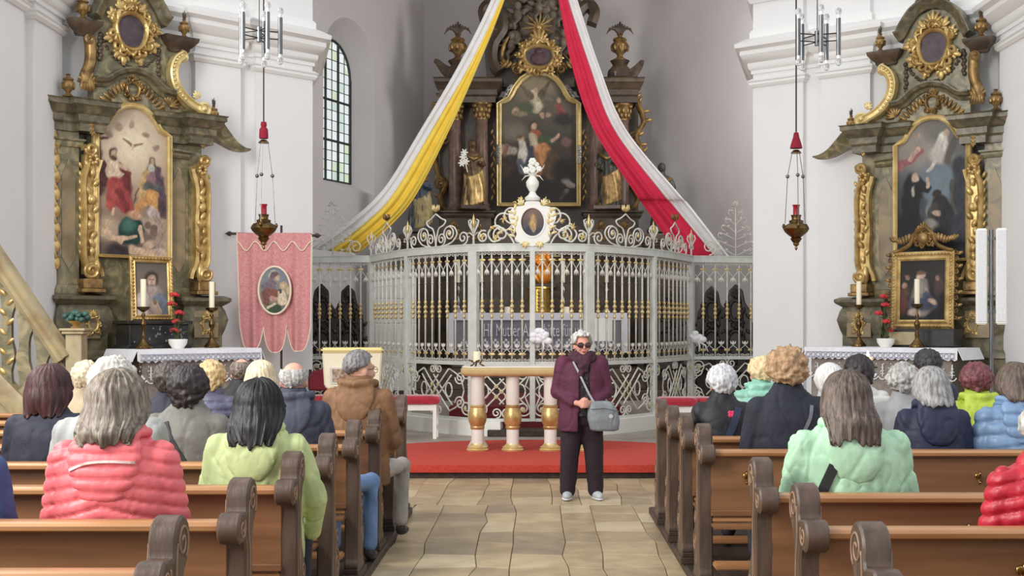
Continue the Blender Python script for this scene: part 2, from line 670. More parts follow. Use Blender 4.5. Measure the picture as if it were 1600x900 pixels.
m = MB()
m.tube([wl(s, z, 0.0) for s, z in fi], .03, 6)
m.build('window_frame', M_LEAD, win)
# a leafy tree outside the window
tree = empty('garden_tree', (-8.4, 28.4, 0), label='green leafy tree outside the tall arched window', cat='tree')
m = MB()
m.tube([(0, 0, 0), (.1, 0, 2.5), (0, .1, 4.6)], [.2, .16, .1], 8)
m.build('trunk', M_DARKWOOD, tree, smooth=True)
m = MB()
rnd = random.Random(3)
for i in range(1500):
    a = rnd.uniform(0, 2 * PI)
    zz = rnd.uniform(-1, 1)
    rr = math.sqrt(1 - zz * zz) * rnd.uniform(.6, 1.0)
    c = Vector((1.0 * rr * math.cos(a), 1.0 * rr * math.sin(a), 5.0 + 1.3 * zz))
    u = Vector((rnd.uniform(-1, 1), rnd.uniform(-1, 1), rnd.uniform(-1, 1))).normalized() * .13
    w = u.orthogonal().normalized() * .07
    m.add([c - u, c + w, c + u, c - w], [(0, 1, 2, 3)])
m.build('foliage', pm('tree_leaves', (96, 138, 58), (70, 112, 44), scale=3, rough=.6), tree, kind='stuff')

# ---- nave floor: joint bed and single stone tiles
fl = MB().b2(-9, 9, -2, 30, -0.12, -0.012).build('floor', M_JOINT, kind='structure')
rnd = random.Random(5)


def tile_block(x0, x1, y0, y1, wide=0.40, narrow=0.27, rh=0.50):
    xs = [x0]
    k = 0
    while xs[-1] < x1 - .1:
        xs.append(xs[-1] + (wide if k % 2 else narrow))
        k += 1
    ny = int(round((y1 - y0) / rh))
    nx = len(xs) - 1
    off = {}
    for i in range(nx + 1):
        for j in range(ny + 1):
            e = 0.028 * (1 if (i + j) % 2 else -1)
            if j in (0, ny):
                e = 0
            off[i, j] = (xs[i] + rnd.uniform(-.006, .006) + (.03 if (i + j) % 2 else -.03) * (1 if rnd.random() < .2 else 0), y0 + rh * j + (.16 if i % 2 else 0) * 0 + e + rnd.uniform(-.01, .01))
    for i in range(nx):
        for j in range(ny):
            q = [off[i, j], off[i + 1, j], off[i + 1, j + 1], off[i, j + 1]]
            # a middle corner gives the pointed outline of the hexagonal slabs
            mx = (q[0][0] + q[1][0]) / 2
            g = .003
            pts = [(q[0][0] + g, q[0][1] + g), (mx, (q[0][1] + q[1][1]) / 2 + g), (q[1][0] - g, q[1][1] + g), (q[2][0] - g, q[2][1] - g), (mx, (q[2][1] + q[3][1]) / 2 - g), (q[3][0] + g, q[3][1] - g)]
            h = rnd.uniform(-.0025, .0005)
            MB().prism(pts, -.03, h, 'xy').build('stone_tile', M_STONE[rnd.choice([0, 0, 0, 1, 1, 2, 2, 3, 4]) if rnd.random() < .8 else 0], fl, bevel=.003)


tile_block(-1.12, 1.06, 7.1, 11.6)
tile_block(-3.2, 3.3, 11.62, 13.62)
MB().b2(-9, 9, -2, 7.08, -0.011, -0.001).build('floor_slab', M_STONE[0], fl)
MB().b2(-9, -1.13, 7.08, 13.6, -0.011, -0.002).build('floor_slab', M_STONE[1], fl)
MB().b2(1.08, 9, 7.08, 13.6, -0.011, -0.002).build('floor_slab', M_STONE[1], fl)

# ---- sanctuary step and platform, chancel floor
PLZ = 0.14
m = MB().b2(-5.9, 6.1, 13.66, 21.5, -.01, PLZ - .004)
m.build('floor_sanctuary', M_GREYSTONE, kind='structure')
MB().b2(-4.6, 4.7, 13.63, 13.72, -.01, PLZ - .012).build('trim_step', M_DARKWOOD, kind='structure')
m = MB()
pts = [(-2.75, 13.585)] + [(-2.75 + 5.5 * i / 24, 13.585) for i in range(1, 24)] + [(2.75, 13.585)]
pts += arc(0, 13.9, 2.75, 0, 180, 30, ry=2.65)
m.prism(pts, PLZ - .004, PLZ + .012, 'xy')
m.b2(-2.75, 2.75, 13.57, 13.60, PLZ - .075, PLZ + .011)
m.build('red_carpet', M_CARPET, bevel=.004, label='red carpet spread over the step before the grille', cat='carpet')
# wooden kneeling boards under both blocks of pews
m = MB().b2(-5.8, -1.10, 2.6, 11.1, -.008, .055)
m.build('floor_pew_left', M_DARKWOOD, kind='structure', bevel=.01)
m = MB().b2(1.0, 6.0, 2.6, 11.1, -.008, .055)
m.build('floor_pew_right', M_DARKWOOD, kind='structure', bevel=.01)
# ------------------------------------------------------------------ pews
PEWZ = 0.055
ROW_L = [3.87, 4.85, 5.89, 6.90, 7.90, 8.95, 9.85, 10.72]
ROW_R = [3.74, 4.68, 5.62, 7.59, 8.48, 9.33, 10.16]


def pew_end_profile():
    """side view of a carved pew end: y towards the chancel, z up; y = 0 at the rail"""
    back = [(-.02, 0), (-.02, .10), (.0, .13), (-.005, .40), (-.01, .62), (.0, .74), (-.02, .78)]
    knob = [(-.02 - .045 + .061 * math.cos(math.radians(a)), .835 + .061 * math.sin(math.radians(a))) for a in range(-50, -290, -24)]
    up = [(-.012, .888), (.012, .882), (.026, .90)]
    scroll = [(.108 + .085 * math.cos(math.radians(a)), .925 + .085 * math.sin(math.radians(a))) for a in range(172, -70, -22)]
    front = [(.125, .825), (.10, .76), (.10, .66), (.115, .56), (.16, .50), (.20, .44), (.185, .40), (.20, .36), (.245, .30), (.255, .24), (.225, .18), (.215, .13), (.24, .10), (.24, 0)]
    return back + knob + up + scroll + front


PROF = pew_end_profile()
m = MB().prism(PROF, -.044, .044, 'yz')
PEW_END = m.mesh('pew_end', bevel=.008)
PEW_END.materials.append(M_OAKEND)
PEW_END.shade_smooth()
PEW_END.set_sharp_from_angle(angle=math.radians(32))
# incised scroll lines on both faces
m = MB()
for s in (-1, 1):
    x = s * .045
    for path in (spiral(.105, .925, .062, .012, -60, 1.6, 28), spiral(-.065, .835, .042, .01, 40, -1.4, 22), [(.045, .93), (.03, .82), (.055, .7), (.05, .5), (.09, .3), (.08, .14)], spiral(.15, .28, .07, .015, 100, -1.5, 24), spiral(.13, .43, .045, .01, -70, 1.3, 18)):
        pts = path if len(path) > 10 else [(p.x, p.y) for p in spline([(a, b, 0) for a, b in path], 5)]
        m.tube([(x, p[0], p[1]) for p in pts], .0045, 5)
PEW_CARVE = m.mesh('carving')
PEW_CARVE.materials.append(pm('rubbed_oak', (150, 120, 96), (120, 94, 74), scale=9, rough=.4))
PEW_CARVE.shade_smooth()
m = MB()
m.b2(-.056, .056, -.06, .30, 0, .045)
m.b2(-.044, .044, -.045, .275, .045, .075)
m.b2(-.04, .04, -.03, .255, .075, .095)
PEW_FOOT = m.mesh('foot', bevel=.004)
PEW_FOOT.materials.append(M_DARKWOOD)

m = MB()
m.lathe([(.0, 0), (.018, 0), (.018, .006), (.009, .008)], 10, M=Matrix.Rotation(PI / 2, 3, 'X'))
m.tube([(0, -.006, .0), (0, -.03, -.004), (0, -.042, .012), (0, -.036, .03)], [.007, .006, .006, .008], 6)
m.tube([(0, -.006, .0), (0, -.02, -.03), (0, -.035, -.045), (0, -.05, -.03)], [.007, .006, .006, .009], 6)
HOOK = m.mesh('bag_hook')
HOOK.materials.append(M_BRASS)
HOOK.shade_smooth()


def make_pew(side, y, length, label, group):
    """side -1: left block, +1: right block; the end panel stands on the aisle"""
    xa = -1.17 if side < 0 else 1.03
    root = empty('church_pew', (xa, y, PEWZ), label=label, cat='pew', group=group)
    e = inst('pew_end', PEW_END, root)
    inst('carving', PEW_CARVE, e)
    inst('foot', PEW_FOOT, e)
    e2 = inst('pew_end', PEW_END, root, (side * length, 0, 0))
    a, b = sorted((side * .03, side * (length - .03)))

    def part(name, mat, y0, y1, z0, z1, bev, aa=a, bb=b):
        return MB().b2(aa, bb, y0, y1, z0, z1).build(name, mat, root, bevel=bev, segs=2, smooth=40)
    mm = MB()
    prof = [(-.055, .818), (-.075, .828), (-.078, .845), (-.066, .858), (.005, .862), (.018, .85), (.018, .815)]
    mm.loft([[(x, p[0], p[1]) for p in prof] for x in (a, b)])
    mm.build('top_rail', M_RAIL, root, smooth=50)
    bp = part('back_panel', M_PINE, -.012, .014, .46, .82, .003)
    MB().b2(a, b, -.022, -.012, .455, .49).build('panel_bead', M_PINE, bp, bevel=.004)
    part('seat', M_RAIL, .0, .36, .415, .45, .008)
    part('book_ledge', M_PINE, -.16, -.015, .395, .415, .004)
    part('kneeler', M_RAIL, -.215, -.085, .165, .20, .008)
    for t in (.28, .72):
        xx = a + (b - a) * t
        MB().b2(xx - .02, xx + .02, -.2, .25, 0.0, .41).build('support', M_DARKWOOD, root)
    return root


def add_hooks(root, xs, y=0):
    for x in xs:
        inst('bag_hook', HOOK, root, (x, -.013, .70))


gl = 'pews left of the aisle'
gr = 'pews right of the aisle'
ordw = ['first', 'second', 'third', 'fourth', 'fifth', 'sixth', 'seventh', 'eighth']
for i, y in enumerate(ROW_L):
    k = len(ROW_L) - 1 - i
    p = make_pew(-1, y, 4.35, 'brown wooden pew with scrolled end, %s row from the step on the banner side' % ordw[k], gl)
    add_hooks(p, (-1.1, -2.15, -3.2))
for i, y in enumerate(ROW_R):
    k = len(ROW_R) - 1 - i
    p = make_pew(1, y, 4.6, 'brown wooden pew with scrolled end, %s row from the step on the loudspeaker side' % ordw[k], gr)
    add_hooks(p, {0: (.62, 1.5), 1: (.78, 1.9), 2: (.9, 2.0), 3: (.24, 1.65, 3.0)}.get(i, (.5, 1.7)))
# ------------------------------------------------------------------ ornament helpers


def path_sweep(mb, pts, sec, closed=False, scale=None):
    """section [(a, v)] swept along a path in the (u, z) plane; a across the path, v towards the viewer (-y)"""
    m = len(pts)
    rings = []
    for i in range(m):
        if closed:
            a, b = pts[i - 1], pts[(i + 1) % m]
        else:
            a, b = pts[max(i - 1, 0)], pts[min(i + 1, m - 1)]
        t = Vector((b[0] - a[0], b[1] - a[1]))
        if t.length < 1e-9:
            t = Vector((1, 0))
        t.normalize()
        n = Vector((-t.y, t.x))
        s = scale[i] if scale else 1.0
        rings.append([(pts[i][0] + n.x * q[0] * s, -q[1] * (s if scale else 1.0), pts[i][1] + n.y * q[0] * s) for q in sec])
    mb.loft(rings, closed=closed)
    return mb


def scroll_tube(mb, pts, r, v=0.0, taper=True, flat=1.0):
    n = len(pts)
    rs = [r * (1.0 - 0.6 * abs(2 * i / (n - 1) - 1) ** 2) if taper else r for i in range(n)]
    mb.tube([(p[0], -v, p[1]) for p in pts], rs, 6, flat=flat, up=(0, 1, 0))
    return mb


def leaf(mb, cx, cz, v, L, ang, w=0.32, thick=0.3):
    """one acanthus lobe"""
    a = math.radians(ang)
    d = Vector((math.cos(a), 0, math.sin(a)))
    R = Matrix((d, Vector((0, 1, 0)), d.cross(Vector((0, 1, 0))))).transposed()
    mb.ell(Vector((cx, -v, cz)) + d * L * .5, (L * .5, L * .5 * thick, L * w * .5), 6, 5, R)
    return mb


def fan(mb, cx, cz, v, L, ang, n=5, spread=120, w=.34):
    for i in range(n):
        t = i / (n - 1) - .5 if n > 1 else 0
        leaf(mb, cx, cz, v, L * (1 - .5 * abs(t)), ang + spread * t, w)
    return mb


def garland(mb, pts, v, r, n=14):
    sp = spline([(a, 0, b) for a, b in pts], 10)
    for i in range(n):
        p = sp[int((len(sp) - 1) * i / (n - 1))]
        k = math.sin(PI * (i + .5) / n)
        for q in range(2):
            mb.ell((p.x + random.uniform(-.3, .3) * r, -v - r * .3, p.z + random.uniform(-.3, .3) * r), (r * (.6 + .5 * k), r * .6, r * (.6 + .5 * k)), 6, 5)
    return mb


def rocaille(mb, cx, cz, v, rx, rz, n=9, t=.05, seed=1, crest=True):
    """asymmetric shell-work ring around an oval"""
    rd = random.Random(seed)
    ring = [(cx + rx * (1 + .05 * math.sin(3 * a)) * math.cos(a), cz + rz * (1 + .05 * math.cos(2 * a)) * math.sin(a)) for a in [2 * PI * i / 40 for i in range(40)]]
    path_sweep(mb, ring, [(-t * .6, v), (-t * .5, v + t * .7), (0, v + t), (t * .5, v + t * .7), (t * .6, v)], closed=True)
    for i in range(n):
        a = 2 * PI * i / n + rd.uniform(-.2, .2)
        big = rd.uniform(.7, 1.5)
        px, pz = cx + (rx + t * .9) * math.cos(a), cz + (rz + t * .9) * math.sin(a)
        d = rd.choice((-1, 1))
        sp_ = spiral(px, pz, t * big, t * .2, math.degrees(a) + 90 * d, d * 1.3, 16)
        scroll_tube(mb, sp_, t * .5, v + t * .5)
        if rd.random() < .6:
            fan(mb, px, pz, v + t * .3, t * 1.9 * big, math.degrees(a) + rd.uniform(-50, 50), 3, 70, .5)
        # smooth curling lobe along the rim
        a2 = a + d * .45
        mb.tube([(cx + (rx + t * .2) * math.cos(a), -v - t * .9, cz + (rz + t * .2) * math.sin(a)), (cx + (rx + t * 1.0) * math.cos((a + a2) / 2), -v - t * 1.1, cz + (rz + t * 1.0) * math.sin((a + a2) / 2)), (cx + (rx + t * .5) * math.cos(a2), -v - t * .8, cz + (rz + t * .5) * math.sin(a2))], [t * .3, t * .5, t * .2], 6)
    if crest:
        fan(mb, cx, cz + rz + t * .8, v + t * .4, t * 3.2, 90, 7, 150, .3)
    return mb


def urn_mesh(h, flame=True):
    mb = MB()
    s = h
    mb.lathe([(.0, 0), (.16 * s, 0), (.17 * s, .03 * s), (.10 * s, .07 * s), (.06 * s, .12 * s), (.08 * s, .16 * s), (.19 * s, .30 * s), (.21 * s, .40 * s), (.17 * s, .46 * s), (.13 * s, .49 * s), (.17 * s, .53 * s), (.15 * s, .57 * s), (.06 * s, .61 * s), (.05 * s, .65 * s), (.08 * s, .68 * s), (.0, .72 * s)], 14)
    for k in range(8):
        a = 2 * PI * k / 8
        mb.ell((.17 * s * math.cos(a), .17 * s * math.sin(a), .34 * s), (.05 * s, .05 * s, .11 * s), 6, 5)
    return mb


def plume(s):
    mb = MB()
    rd = random.Random(8)
    for k in range(9):
        a = rd.uniform(0, 2 * PI)
        t = k / 9
        mb.tube([(0, 0, .66 * s + .02 * k * s * .3), (.05 * s * math.cos(a), .05 * s * math.sin(a), .76 * s + .12 * s * t), (.09 * s * math.cos(a + .4), .09 * s * math.sin(a + .4), .80 * s + .22 * s * t)], [.03 * s, .035 * s, .004 * s], 5, flat=.5)
    return mb


def arch_top(hw, zs, zt):
    half = [(-1.0, 0), (-.86, .10), (-.76, .16), (-.69, .30), (-.60, .52), (-.44, .78), (-.24, .95), (0, 1.0)]
    pts = [(hw * a, zs + (zt - zs) * b) for a, b in half]
    return pts + [(-a, b) for a, b in reversed(pts[:-1])]


def top_fn(hw, zs, zt):
    pts = arch_top(hw, zs, zt)

    def f(u):
        for (a, b), (c, d) in zip(pts, pts[1:]):
            if a <= u <= c:
                return b + (d - b) * (u - a) / max(1e-9, c - a)
        return zs
    return f


def oval_fn(hw, zc, hz, lo=False):
    return lambda u: zc + (-1 if lo else 1) * hz * math.sqrt(max(0, 1 - (u / hw) ** 2))


M_PAINT = bpy.data.materials.new('oil_paint')
M_PAINT.use_nodes = True
_n = M_PAINT.node_tree
_a = _n.nodes.new('ShaderNodeVertexColor')
_a.layer_name = 'paint'
_b = _n.nodes['Principled BSDF']
_b.inputs['Roughness'].default_value = 0.5
_b.inputs['Specular IOR Level'].default_value = 0.25
_n.links.new(_a.outputs[0], _b.inputs['Base Color'])


def lin_np(c):
    return np.array(lin(c)[:3])


def paint(name, parent, hw, z0, topf, pxbox, bg, strokes, nx=84, ny=150, v=0.0, botf=None, mirror=1, seed=0, thick=.012, amp=.10, mat=None, dim=.86):
    """painted canvas: colours laid on a fine grid. pxbox = (xl, xr, ytop, ybottom) of the brush coordinates"""
    us = np.linspace(-hw, hw, nx)
    T = np.array([topf(u) for u in us])
    B = np.array([botf(u) for u in us]) if botf else np.full(nx, z0)
    zmax = T.max()
    zmin = B.min()
    jj = np.linspace(0, 1, ny)
    U = np.repeat(us[:, None], ny, 1)
    Z = B[:, None] + (T - B)[:, None] * jj[None, :]
    xl, xr, yt, yb = pxbox
    X = xl + (U + hw) / (2 * hw) * (xr - xl)
    Y = yt + (zmax - Z) / (zmax - zmin) * (yb - yt)
    rs = np.random.RandomState(seed + 5)
    C = np.zeros(U.shape + (3,))
    if isinstance(bg[0], (tuple, list)):
        cols = [lin_np(c) for c in bg]
        t = np.clip((Y - yt) / (yb - yt), 0, 1) * (len(cols) - 1)
        i0 = np.clip(t.astype(int), 0, len(cols) - 2)
        fr = (t - i0)[..., None]
        ca = np.array(cols)
        C[:] = ca[i0] * (1 - fr) + ca[i0 + 1] * fr
    else:
        C[:] = lin_np(bg)
    wob = np.zeros(U.shape)
    for k in range(6):
        fx, fy, ph = rs.uniform(.02, .1), rs.uniform(.02, .1), rs.uniform(0, 6)
        wob += np.sin(X * fx + Y * fy * rs.choice([-1, 1]) + ph)
    Xw = X + 1.6 * wob
    Yw = Y + 1.6 * np.roll(wob, 7, 0)
    FM = np.zeros(U.shape)
    for s in strokes:
        k = s[0]
        if k == 'e':
            _, cx, cy, rx, ry, rot, col, soft = s[:8]
            a = math.radians(rot)
            dx, dy = Xw - cx, Yw - cy
            p = dx * math.cos(a) + dy * math.sin(a)
            q = -dx * math.sin(a) + dy * math.cos(a)
            d = np.sqrt((p / rx) ** 2 + (q / ry) ** 2)
        else:
            _, x1, y1, x2, y2, r1, r2, col, soft = s[:9]
            vx, vy = x2 - x1, y2 - y1
            L = vx * vx + vy * vy + 1e-9
            t = np.clip(((Xw - x1) * vx + (Yw - y1) * vy) / L, 0, 1)
            d = np.sqrt((Xw - x1 - t * vx) ** 2 + (Yw - y1 - t * vy) ** 2) / (r1 + (r2 - r1) * t)
        soft = soft * .85
        lo, hi = 1 - soft, 1 + soft
        w = np.clip((hi - d) / (hi - lo), 0, 1)
        w = w * w * (3 - 2 * w)
        al = s[-1] if isinstance(s[-1], float) and len(s) > (8 if k == 'e' else 9) else 1.0
        C += (lin_np(col) - C) * (w * al)[..., None]
        FM = FM * (1 - w) + w * (1.0 if soft < .4 else .25)
    # folds and brushwork: waves that follow the local shapes, then an old varnish
    lum = C.sum(2)
    fold = np.sin(Xw * .11 + lum * 9 + 1.5 * np.sin(Yw * .05)) * .5 + np.sin(Yw * .09 - Xw * .05 + lum * 7) * .5
    fold2 = np.sin(Xw * .31 + 2.2 * np.sin(Yw * .12) + lum * 14)
    tex = 1 + amp * (rs.rand(*U.shape) - .5) + amp * .5 * wob / 6 + FM * (.22 * fold + .12 * fold2)
    grey = C.mean(2, keepdims=True) * np.array([1.06, 1.0, .88])
    C = (C * .72 + grey * .28) * dim
    C = np.clip(C * tex[..., None], 0, 1)
    verts, faces = [], []
    for i in range(nx):
        for j in range(ny):
            verts.append((float(U[i, j]) * mirror, -v, float(Z[i, j])))
    for i in range(nx - 1):
        for j in range(ny - 1):
            a = i * ny + j
            faces.append((a, a + ny, a + ny + 1, a + 1) if mirror > 0 else (a, a + 1, a + ny + 1, a + ny))
    nf = len(verts)
    ring = [i * ny for i in range(nx)] + [(nx - 1) * ny + j for j in range(1, ny)] + [i * ny + ny - 1 for i in range(nx - 2, -1, -1)] + [j for j in range(ny - 2, 0, -1)]
    bv = [(verts[i][0], verts[i][1] + thick, verts[i][2]) for i in ring]
    n = len(ring)
    verts += bv
    for i in range(n):
        k = (i + 1) % n
        faces.append((ring[i], nf + i, nf + k, ring[k]) if mirror > 0 else (ring[k], nf + k, nf + i, ring[i]))
    me = bpy.data.meshes.new(name)
    me.from_pydata(verts, [], faces)
    at = me.color_attributes.new('paint', 'FLOAT_COLOR', 'POINT')
    full = np.ones((len(verts), 4), dtype=np.float32)
    full[:nf, :3] = C.reshape(-1, 3)
    full[nf:, :3] = .05
    at.data.foreach_set('color', full.ravel())
    return mkobj(name, me, mat or M_PAINT, parent)


# ------------------------------------------------------------------ side altars
ENT = [(-.02, 0), (.02, 0), (.02, .09), (.05, .12), (.05, .20), (.09, .23), (.13, .30), (.15, .31), (.15, .36), (.17, .38), (-.02, .40)]
CAP = [(-.01, 0), (.03, 0), (.05, .03), (.05, .06), (.08, .08), (.08, .10), (-.01, .11)]


def stepped(u0, u1, v, vb=-.2):
    return [(u0, -vb), (u0, -v), (u1, -v), (u1, -vb)]


def shiftz(prof, z, k=1.0, kz=1.0):
    return [(a * k, z + b * kz) for a, b in prof]


def side_altar(loc, rz, sx, label, paint_fn):
    root = empty('side_altar', loc, rz, label=label, cat='altar', group='baroque side altars')

    def bd(mb, name, mat, smooth=35, parent=root, bevel=0, label=None):
        mb.map(lambda p: (p.x * sx, p.y, p.z))
        return mb.build(name, mat, parent, smooth=smooth, bevel=bevel, label=label)
    # masonry below and back panel
    m = MB()
    m.b2(-.72, 1.15, -.06, .28, .3, 1.22)
    bd(m, 'stipes_wall', M_GREENM2)
    m = MB()
    m.b2(-.50, 1.02, .06, .28, 1.2, 4.46)
    bd(m, 'back_panel', M_GREENM)
    for a, b, vv in ((-.98, -.36, .06), (.70, 1.26, .06)):
        m = MB()
        base = [(0, 1.0), (.06, 1.0), (.06, 1.08), (.03, 1.12), (.02, 1.18), (0, 1.2)]
        path = stepped(a, b, vv, -.02 if a < 0 else -.2)
        mid = (a + b) / 2
        prof = [(-.05, 1.2), (.02, 1.2), (.06, 1.24), (.05, 1.30), (-.02, 1.38), (-.01, 1.5), (.03, 1.62), (.06, 1.74), (.03, 1.86), (.0, 1.92), (.06, 1.96), (.09, 1.99), (.09, 2.03), (.02, 2.06), (-.05, 2.06)]
        m.sweep_plan(path, prof, side=-1)
        m.b2(a, b, -vv, .02 if a < 0 else .2, 1.2, 2.055)
        m.b2(a - .04, b + .04, -vv - .06, .02 if a < 0 else .2, .4, 1.22)
        p = bd(m, 'pedestal', M_BROWNM if False else M_GREENM2)
        m = MB()
        cx = mid + (.1 if a < 0 else .02)
        rocaille(m, cx, 1.68, vv + .05, .06, .085, 6, .026, 4)
        bd(m, 'gilt_cartouche', M_GOLD, parent=p)
        m = MB().b2(mid - .16, mid + .2, -vv - .05, -vv - .03, 1.5, 1.86)
        bd(m, 'marble_inlay', M_OCHREM, parent=p, bevel=.008)
    # pilasters
    for a, b, vv in ((-.97, -.70, .0), (.52, .82, -.05)):
        m = MB()
        m.b2(a, b, -vv, .1 if a < 0 else .22, 2.06, 4.08)
        m.sweep_plan(stepped(a, b, vv, -.05), shiftz(CAP, 3.86, .8), side=-1)
        m.sweep_plan(stepped(a, b, vv, -.05), [(-.01, 2.06), (.05, 2.06), (.05, 2.1), (.02, 2.16), (-.01, 2.17)], side=-1)
        p = bd(m, 'pilaster', M_GREENM)
        m = MB()
        mid, w = (a + b) / 2, (b - a) / 2 - .05
        m.prism([(mid - w, 2.5), (mid, 2.36), (mid + w, 2.5), (mid + w, 3.5), (mid, 3.72), (mid - w, 3.5)], -vv - .012, -vv + .01)
        bd(m, 'marble_inlay', M_OCHREM, parent=p)
        if a < 0:
            m = MB()
            for k in range(16):
                z = 2.35 + k * .105
                leaf(m, a - .01, z, vv + .02, .16, 95 + 30 * (k % 2), .5)
            bd(m, 'gilt_leaf_drop', M_GOLD, parent=p)
        else:
            pass
    # gilt consoles: S-curved strips with a volute at the head and at the foot
    for c, mir in ((-.60, 1), (.965, -1)):
        m = MB()
        pts = [(c + mir * x, z) for x, z in ((-.085, 3.86), (-.03, 3.86), (.0, 3.78), (-.02, 3.66), (-.065, 3.5), (-.075, 3.3), (-.06, 3.0), (-.07, 2.7), (-.06, 2.5), (.0, 2.36), (.02, 2.28))]
        pts = [(p.x, p.y) for p in spline([(a, b, 0) for a, b in pts], 4)]
        path_sweep(m, pts, [(-.035, .0), (-.035, .10), (0, .14), (.035, .10), (.035, .0)])
        rt = [(p[0] + mir * .15, p[1]) for p in pts if p[1] < 3.75]
        path_sweep(m, rt, [(-.02, .0), (-.02, .07), (.02, .09), (.03, .0)])
        body = [(c + mir * -.05, 2.3), (c + mir * .10, 2.3), (c + mir * .09, 3.78), (c + mir * -.05, 3.78)]
        m.prism(body, -.06, .06)
        scroll_tube(m, spiral(c + mir * .0, 3.84, .075, .015, 180 if mir > 0 else 0, mir * 1.6, 22), .035, .12)
        scroll_tube(m, spiral(c - mir * .0, 2.34, .095, .015, 150 if mir > 0 else 30, mir * 1.6, 22), .04, .14)
        m.ell((c, -.10, 2.34), (.09, .06, .11), 10, 8)
        m.ell((c + mir * .07, -.12, 2.36), (.05, .05, .13), 8, 6)
        for k in range(11):
            z = 2.52 + k * .108
            leaf(m, c + mir * (.02 + .03 * math.sin(k * 1.7)), z, .10, .12, 90 + 35 * math.sin(k * 2.1), .55, .4)
            leaf(m, c - mir * .09, z, .05, .085, 110 if mir > 0 else 70, .5, .4)
        m.ell((c + mir * .03, -.1, 3.22), (.05, .04, .06), 8, 6)
        for k in range(7):
            a = 2 * PI * k / 7
            m.ell((c + mir * .03 + .045 * math.cos(a), -.12, 3.72 + .05 * math.sin(a)), (.03, .03, .03), 6, 5)
        con = bd(m, 'gilt_console', M_GOLD, smooth=60)
        m = MB()
        m.b2(c - .15, c + .16, -.2, .1, 2.07, 2.12)
        m.b2(c - .12, c + .13, -.18, .1, 2.12, 2.24)
        bd(m, 'console_block', M_GOLDD, parent=con, bevel=.01)
    # entablatures with their breaks
    for a, b, vv, vb in ((-1.02, -.44, .02, -.02), (.40, 1.04, .06, -.22)):
        m = MB()
        mid = (a + b) / 2
        if a < 0:
            path = [(a, -vb), (a, -vv), (-.74, -vv), (-.74, -vv - .12), (b, -vv - .12), (b, .2)]
        else:
            path = [(a, .2), (a, -vv + .06), (.74, -vv + .06), (.74, -vv - .1), (b, -vv - .1), (b, -vb)]
        m.sweep_plan(path, shiftz(ENT, 4.05), side=-1)
        m.prism([(p[0], p[1]) for p in path], 4.05, 4.44, 'xy')
        e = bd(m, 'entablature', M_GREENM2)
        m = MB()
        for q in range(3):
            fan(m, (-.6 if a < 0 else .92), 4.16 - .05 * q, .16, .07, 270, 3, 80, .6)
        bd(m, 'gilt_drop', M_GOLDD, parent=e)
    # the sweeping wing of the cornice
    m = MB()
    wp = [(p.x, p.y) for p in spline([(1.02, 4.36, 0), (1.16, 4.33, 0), (1.30, 4.24, 0), (1.46, 4.13, 0), (1.62, 4.08, 0), (1.74, 4.085, 0)], 5)]
    nn_ = len(wp)
    sec = [(-.26, -.1), (-.24, .12), (-.16, .15), (-.10, .20), (-.05, .21), (.02, .26), (.07, .27), (.07, -.1)]
    path_sweep(m, wp, sec, scale=[1.0 - .95 * (i / (nn_ - 1)) ** .8 for i in range(nn_)])
    bd(m, 'cornice_wing', M_GREENM, smooth=30)
    # painting and its gilt frame
    hw, zb, zs, zt = .495, 2.54, 4.12, 4.46
    tops = arch_top(hw, zs, zt)
    outl = [(-hw, zb)] + tops + [(hw, zb)]
    m = MB()
    path_sweep(m, outl, [(-.035, .0), (-.035, .06), (-.015, .085), (.01, .06), (.03, .07), (.045, .05), (.045, .0)], closed=True)
    fr = bd(m, 'gilt_frame', M_GOLDB, smooth=30)
    paint_fn(root, hw - .01, zb, top_fn(hw - .01, zs, zt - .005), sx)
    # spandrel band over the painting
    m = MB()
    prof = [(-.52, 4.1)] + [(a * 1.1, b + .05) for a, b in arch_top(hw, zs, zt)] + [(.52, 4.1), (.52, 4.75), (.30, 4.86), (0, 4.93), (-.30, 4.86), (-.52, 4.72)]
    m.prism(prof, -.02, .15)
    bd(m, 'spandrel', M_GREENM)
    m = MB()
    rocaille(m, -.01, 4.66, .04, .085, .10, 7, .035, 6)
    for q, sgn in ((-.33, 1), (.34, -1)):
        for k in range(6):
            leaf(m, q + sgn * .04 * k, 4.45 + .035 * k, .03, .14, 90 + sgn * (55 - 8 * k), .4)
        scroll_tube(m, spiral(q - sgn * .06, 4.42, .07, .01, 90, sgn * 1.4, 18), .02, .05)
    fan(m, .50, 4.52, .04, .2, 60, 7, 130, .3)
    bd(m, 'gilt_shellwork', M_GOLDD, smooth=60)
    # curved middle cornice
    m = MB()
    mp = [(p.x, p.y) for p in spline([(-.52, 4.70, 0), (-.36, 4.72, 0), (-.20, 4.83, 0), (0, 4.88, 0), (.20, 4.83, 0), (.38, 4.69, 0), (.56, 4.66, 0)], 6)]
    path_sweep(m, mp, [(-.06, -.1), (-.06, .05), (-.02, .07), (.0, .12), (.04, .15), (.06, .15), (.07, -.1)])
    bd(m, 'curved_cornice', M_GREENM2, smooth=30)
    # attic
    m = MB()
    at = [(-.50, 4.45), (-.52, 5.25), (-.46, 5.45), (-.44, 5.55), (-.34, 5.76), (-.18, 5.88), (0, 5.92), (.18, 5.86), (.33, 5.72), (.40, 5.52), (.42, 5.40), (.70, 5.34), (.64, 5.20), (.54, 5.05), (.52, 4.92), (.56, 4.76), (.66, 4.62), (.86, 4.48), (.95, 4.44)]
    m.prism(at, .0, .16)
    bd(m, 'attic', M_GREENM)
    m = MB()
